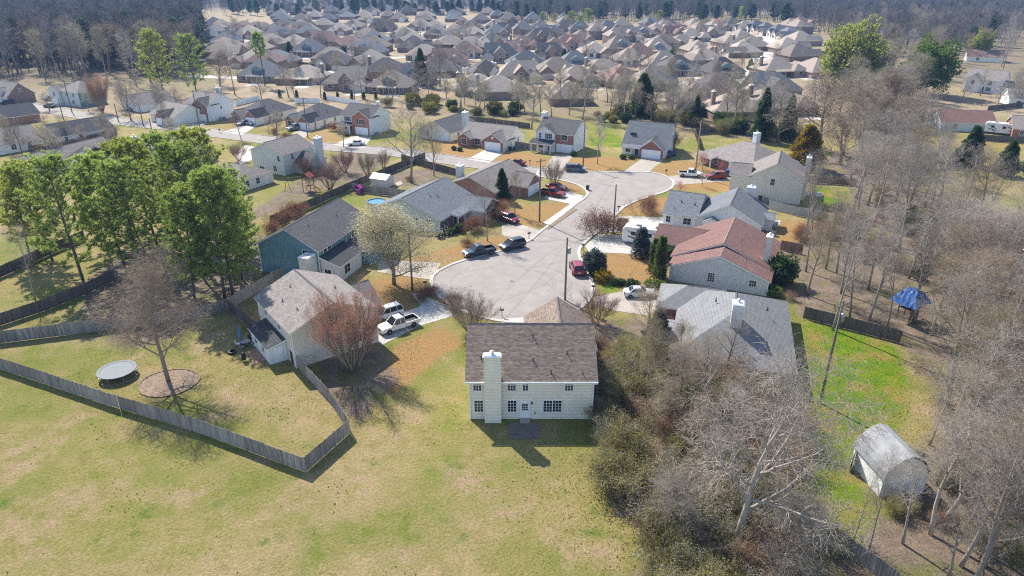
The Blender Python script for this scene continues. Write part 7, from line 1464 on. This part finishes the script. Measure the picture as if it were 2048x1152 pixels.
for j in range(n_):
    for i in range(n_):
        u, w_ = (i/(n_-1)*2 - 1), (j/(n_-1)*2 - 1); q = max(abs(u), abs(w_))
        v.append((2.0*u*min(1, .6 + .5*q) + rr.uniform(-.06,.06), 1.9*w_*min(1, .6 + .5*q) + rr.uniform(-.06,.06), 4.75 - .3*abs(u) - 3.6*max(0, q - .5)**1.1 + rr.uniform(-.12,.12)))
b.add(v, [(j*n_+i, j*n_+i+1, j*n_+i+n_+1, j*n_+i+n_) for j in range(n_-1) for i in range(n_-1)]); b.build('tarp', M['tarp_blue'], t)
# barn shed
A, C = P(1701, 928), P(1755, 991); t = thing('barn_shed', 'grey gambrel-roofed barn shed with one white long wall in the back yard', 'shed', A, math.atan2(C[1]-A[1], C[0]-A[0])); Lb, Wb = 4.75, 4.4
b = MB(); pr = [(y_*Wb/5, z_) for y_, z_ in [(0,0),(0,2.35),(.85,3.65),(2.5,4.45),(4.15,3.65),(5.0,2.35),(5.0,0)]]; v = [(0,y,z) for y,z in pr] + [(Lb,y,z) for y,z in pr]; b.add(v, [tuple(range(7))[::-1], tuple(range(7,14)), (0,1,8,7), (5,6,13,12)]); b.m = [0,1,2,0]; b.build('wall', [M['siding_grey'], M['siding_white'], M['trim_white']], t)
ro = [(-.2,2.2),(.05,2.85),(.4,3.4),(.9,3.9),(1.6,4.4),(2.5,4.66),(3.4,4.4),(4.1,3.9),(4.6,3.4),(4.95,2.85),(5.2,2.2)]; ro = [(y_*Wb/5, z_) for y_, z_ in ro]; ri = [(y_, z_-.07) for y_, z_ in ro]; n_ = len(ro); v = []; b = MB()
for xx in (-.2, Lb+.2): v += [(xx,y_,z_) for y_,z_ in ro] + [(xx,y_,z_) for y_,z_ in ri]
m_ = 2*n_; b.add(v, [(i,i+1,i+1+m_,i+m_) for i in range(n_-1)] + [(i+n_,i+n_+m_,i+1+n_+m_,i+1+n_) for i in range(n_-1)] + [(i,i+n_,i+n_+1,i+1) for i in range(n_-1)] + [(i+m_,i+1+m_,i+1+n_+m_,i+n_+m_) for i in range(n_-1)] + [(0,m_,m_+n_,n_),(n_-1,2*n_-1,m_+2*n_-1,m_+n_-1)]); M['barn_roof'] = simple('barn_roof', (0.22, 0.225, 0.23), .75, .25, 1.2); b.build('roof', M['barn_roof'], t)
b = MB(); b.add([(.35,-.02,.05),(1.25,-.9,.05),(1.25,-.95,.05),(.35,-.07,.05),(.35,-.02,2.0),(1.25,-.9,2.0),(1.25,-.95,2.0),(.35,-.07,2.0)], [(3,2,1,0),(4,5,6,7),(0,1,5,4),(1,2,6,5),(2,3,7,6),(3,0,4,7)]); b.build('door', M['wood_dark'], t)
# bins, mailboxes, units
def bin_(label, px, py, m):
    x, y = P(px, py); t = thing('wheelie_bin', label, 'bin', (x, y), trnd.uniform(0, 6)); b = MB(); b.add([(-.26,-.3,.08),(.26,-.3,.08),(.26,.26,.08),(-.26,.26,.08),(-.31,-.37,1.0),(.31,-.37,1.0),(.31,.37,1.0),(-.31,.37,1.0)], [(3,2,1,0),(4,5,6,7),(0,1,5,4),(1,2,6,5),(2,3,7,6),(3,0,4,7)]); b.build('tub', M[m], t); b = MB(); b.taper(-.33,-.4,1.0,.33,.4,1.1,.04,.06); b.build('lid', M[m], t)
    for s in (-.27,.27):
        b = MB(); b.lathe([(.12,-.03),(.12,.03)], 10); o = link('wheel', b.mesh('wheel', M['tyre']), t, (s, .3, .12)); o.rotation_euler = (0, R(90), 0)
for a in [('dark green bin standing alone at the street kerb', 1175, 380, 'plastic_green'), ('dark bin by the cream wall right of the two-gabled brick house', 1020, 301, 'plastic_black'), ('second dark bin by the cream wall, nearer the fence', 1028, 300, 'paint_blue'), ('blue bin right of the white garage door under the steep slate roof', 1323, 318, 'paint_blue')]: bin_(*a)
def mailbox(label, px, py, rz=0.0):
    x, y = P(px, py); t = thing('mailbox', label, 'mailbox', (x, y), rz, 'mailboxes at the kerb'); b = MB(); b.box(-.05,-.05,0,.05,.05,1.05); b.build('post', M['wood_dark'], t); b = MB(); n = 8; pr = [(-.11,0)] + [(-.11*math.cos(a), .16+.11*math.sin(a)) for a in np.linspace(0, math.pi, n)] + [(.11,0)]; m_ = len(pr)
    b.add([(-.28,y_,1.05+z_) for y_,z_ in pr] + [(.28,y_,1.05+z_) for y_,z_ in pr], [tuple(range(m_))[::-1], tuple(range(m_,2*m_))] + [(i,(i+1)%m_,(i+1)%m_+m_,i+m_) for i in range(m_)]); b.build('box', M['plastic_black'], t); b = MB(); b.box(.0,-.15,1.2,.04,-.12,1.4); b.build('flag', M['lamp_red'], t)
for a in [('black mailbox by the pole at the left kerb of the asphalt circle', 851, 578), ('black mailbox at the kerb below the yellow-flowered shrub', 1186, 586), ('black mailbox at the right kerb above the round shrub', 1166, 502), ('black mailbox between the main house and the asphalt circle', 1004, 634), ('black mailbox on the lawn tip by the far right drive', 1332, 350), ('black mailbox beside the orange island kerb', 1237, 424), ('black mailbox in front of the white and brick house', 1060, 330), ('black mailbox on the lawn before the dark-roofed row', 440, 266), ('black mailbox by the cream house drive', 1058, 478)]: mailbox(*a, trnd.uniform(0, 6))
for k, (px, py) in enumerate([(1196,822),(1200,806)]):
    x, y = P(px, py); t = thing('air_conditioner', 'grey air conditioner beside the main house, %s' % ('nearer the lawn' if k == 0 else 'nearer the street'), 'air conditioner', (x, y)); b = MB(); b.taper(-.42,-.42,0,.42,.42,.8,.03,.03); b.build('case', M['ac_grey'], t); b = MB(); b.lathe([(.34,.8),(.34,.86),(.08,.9)], 12); b.build('fan_guard', M['vent'], t)

# ------------------------------------------------------------------ weeds and fallen leaves on the lawns
r = np.random.default_rng(5); q = []
LAWN = [PP([(0,770),(200,830),(600,960),(710,880),(640,780),(830,700),(930,690),(940,850),(1180,880),(1230,1010),(1330,1140),(1250,1200),(-100,1200)]), PP([(0,700),(300,680),(600,750),(690,850),(600,920),(380,840),(0,720)]), PP([(1600,650),(1790,690),(1820,850),(1700,980),(1600,950)])]
xy = np.stack([r.uniform(-55, 50, 26000), r.uniform(28, 90, 26000)], 1); keep = np.zeros(len(xy), bool)
for poly in LAWN: keep |= inpoly(xy[:,0], xy[:,1], poly)
xy = xy[keep]; cl = np.sin(xy[:,0]*.35 + 1.3)*np.sin(xy[:,1]*.28) + .5*np.sin(xy[:,0]*.9 + xy[:,1]*.7); m_ = cl + r.normal(0, .35, len(xy)) > .95
wd = xy[m_][:260]; pts_ = np.column_stack([wd, np.full(len(wd), .02)]); V = tufts(pts_, np.tile([0, 0, .7], (len(wd), 1)), 8, .15, .03, 3, .8); V[:, :, 2] = np.abs(V[:, :, 2])
M['weed'] = leafmat('weed', (0.15, 0.20, 0.035), .4, .5, 0, .3); tag(link('weeds', fast_mesh('weeds', V, 3, M['weed'])), kind='stuff')
lf = np.concatenate([xy[~m_][:120], np.stack([r.uniform(-50, -12, 2500), r.uniform(62, 84, 2500)], 1), np.stack([r.normal(14, 6, 6000), r.normal(52, 9, 6000)], 1), np.stack([r.normal(45, 9, 6000), r.normal(72, 16, 6000)], 1)])
lp = np.column_stack([lf, np.full(len(lf), .05)]); o = link('fallen_leaves', leaf_mesh('fallen_leaves', lp, 1, .075, .02, 'leaf_dead', 8, .0)); tag(o, kind='stuff')
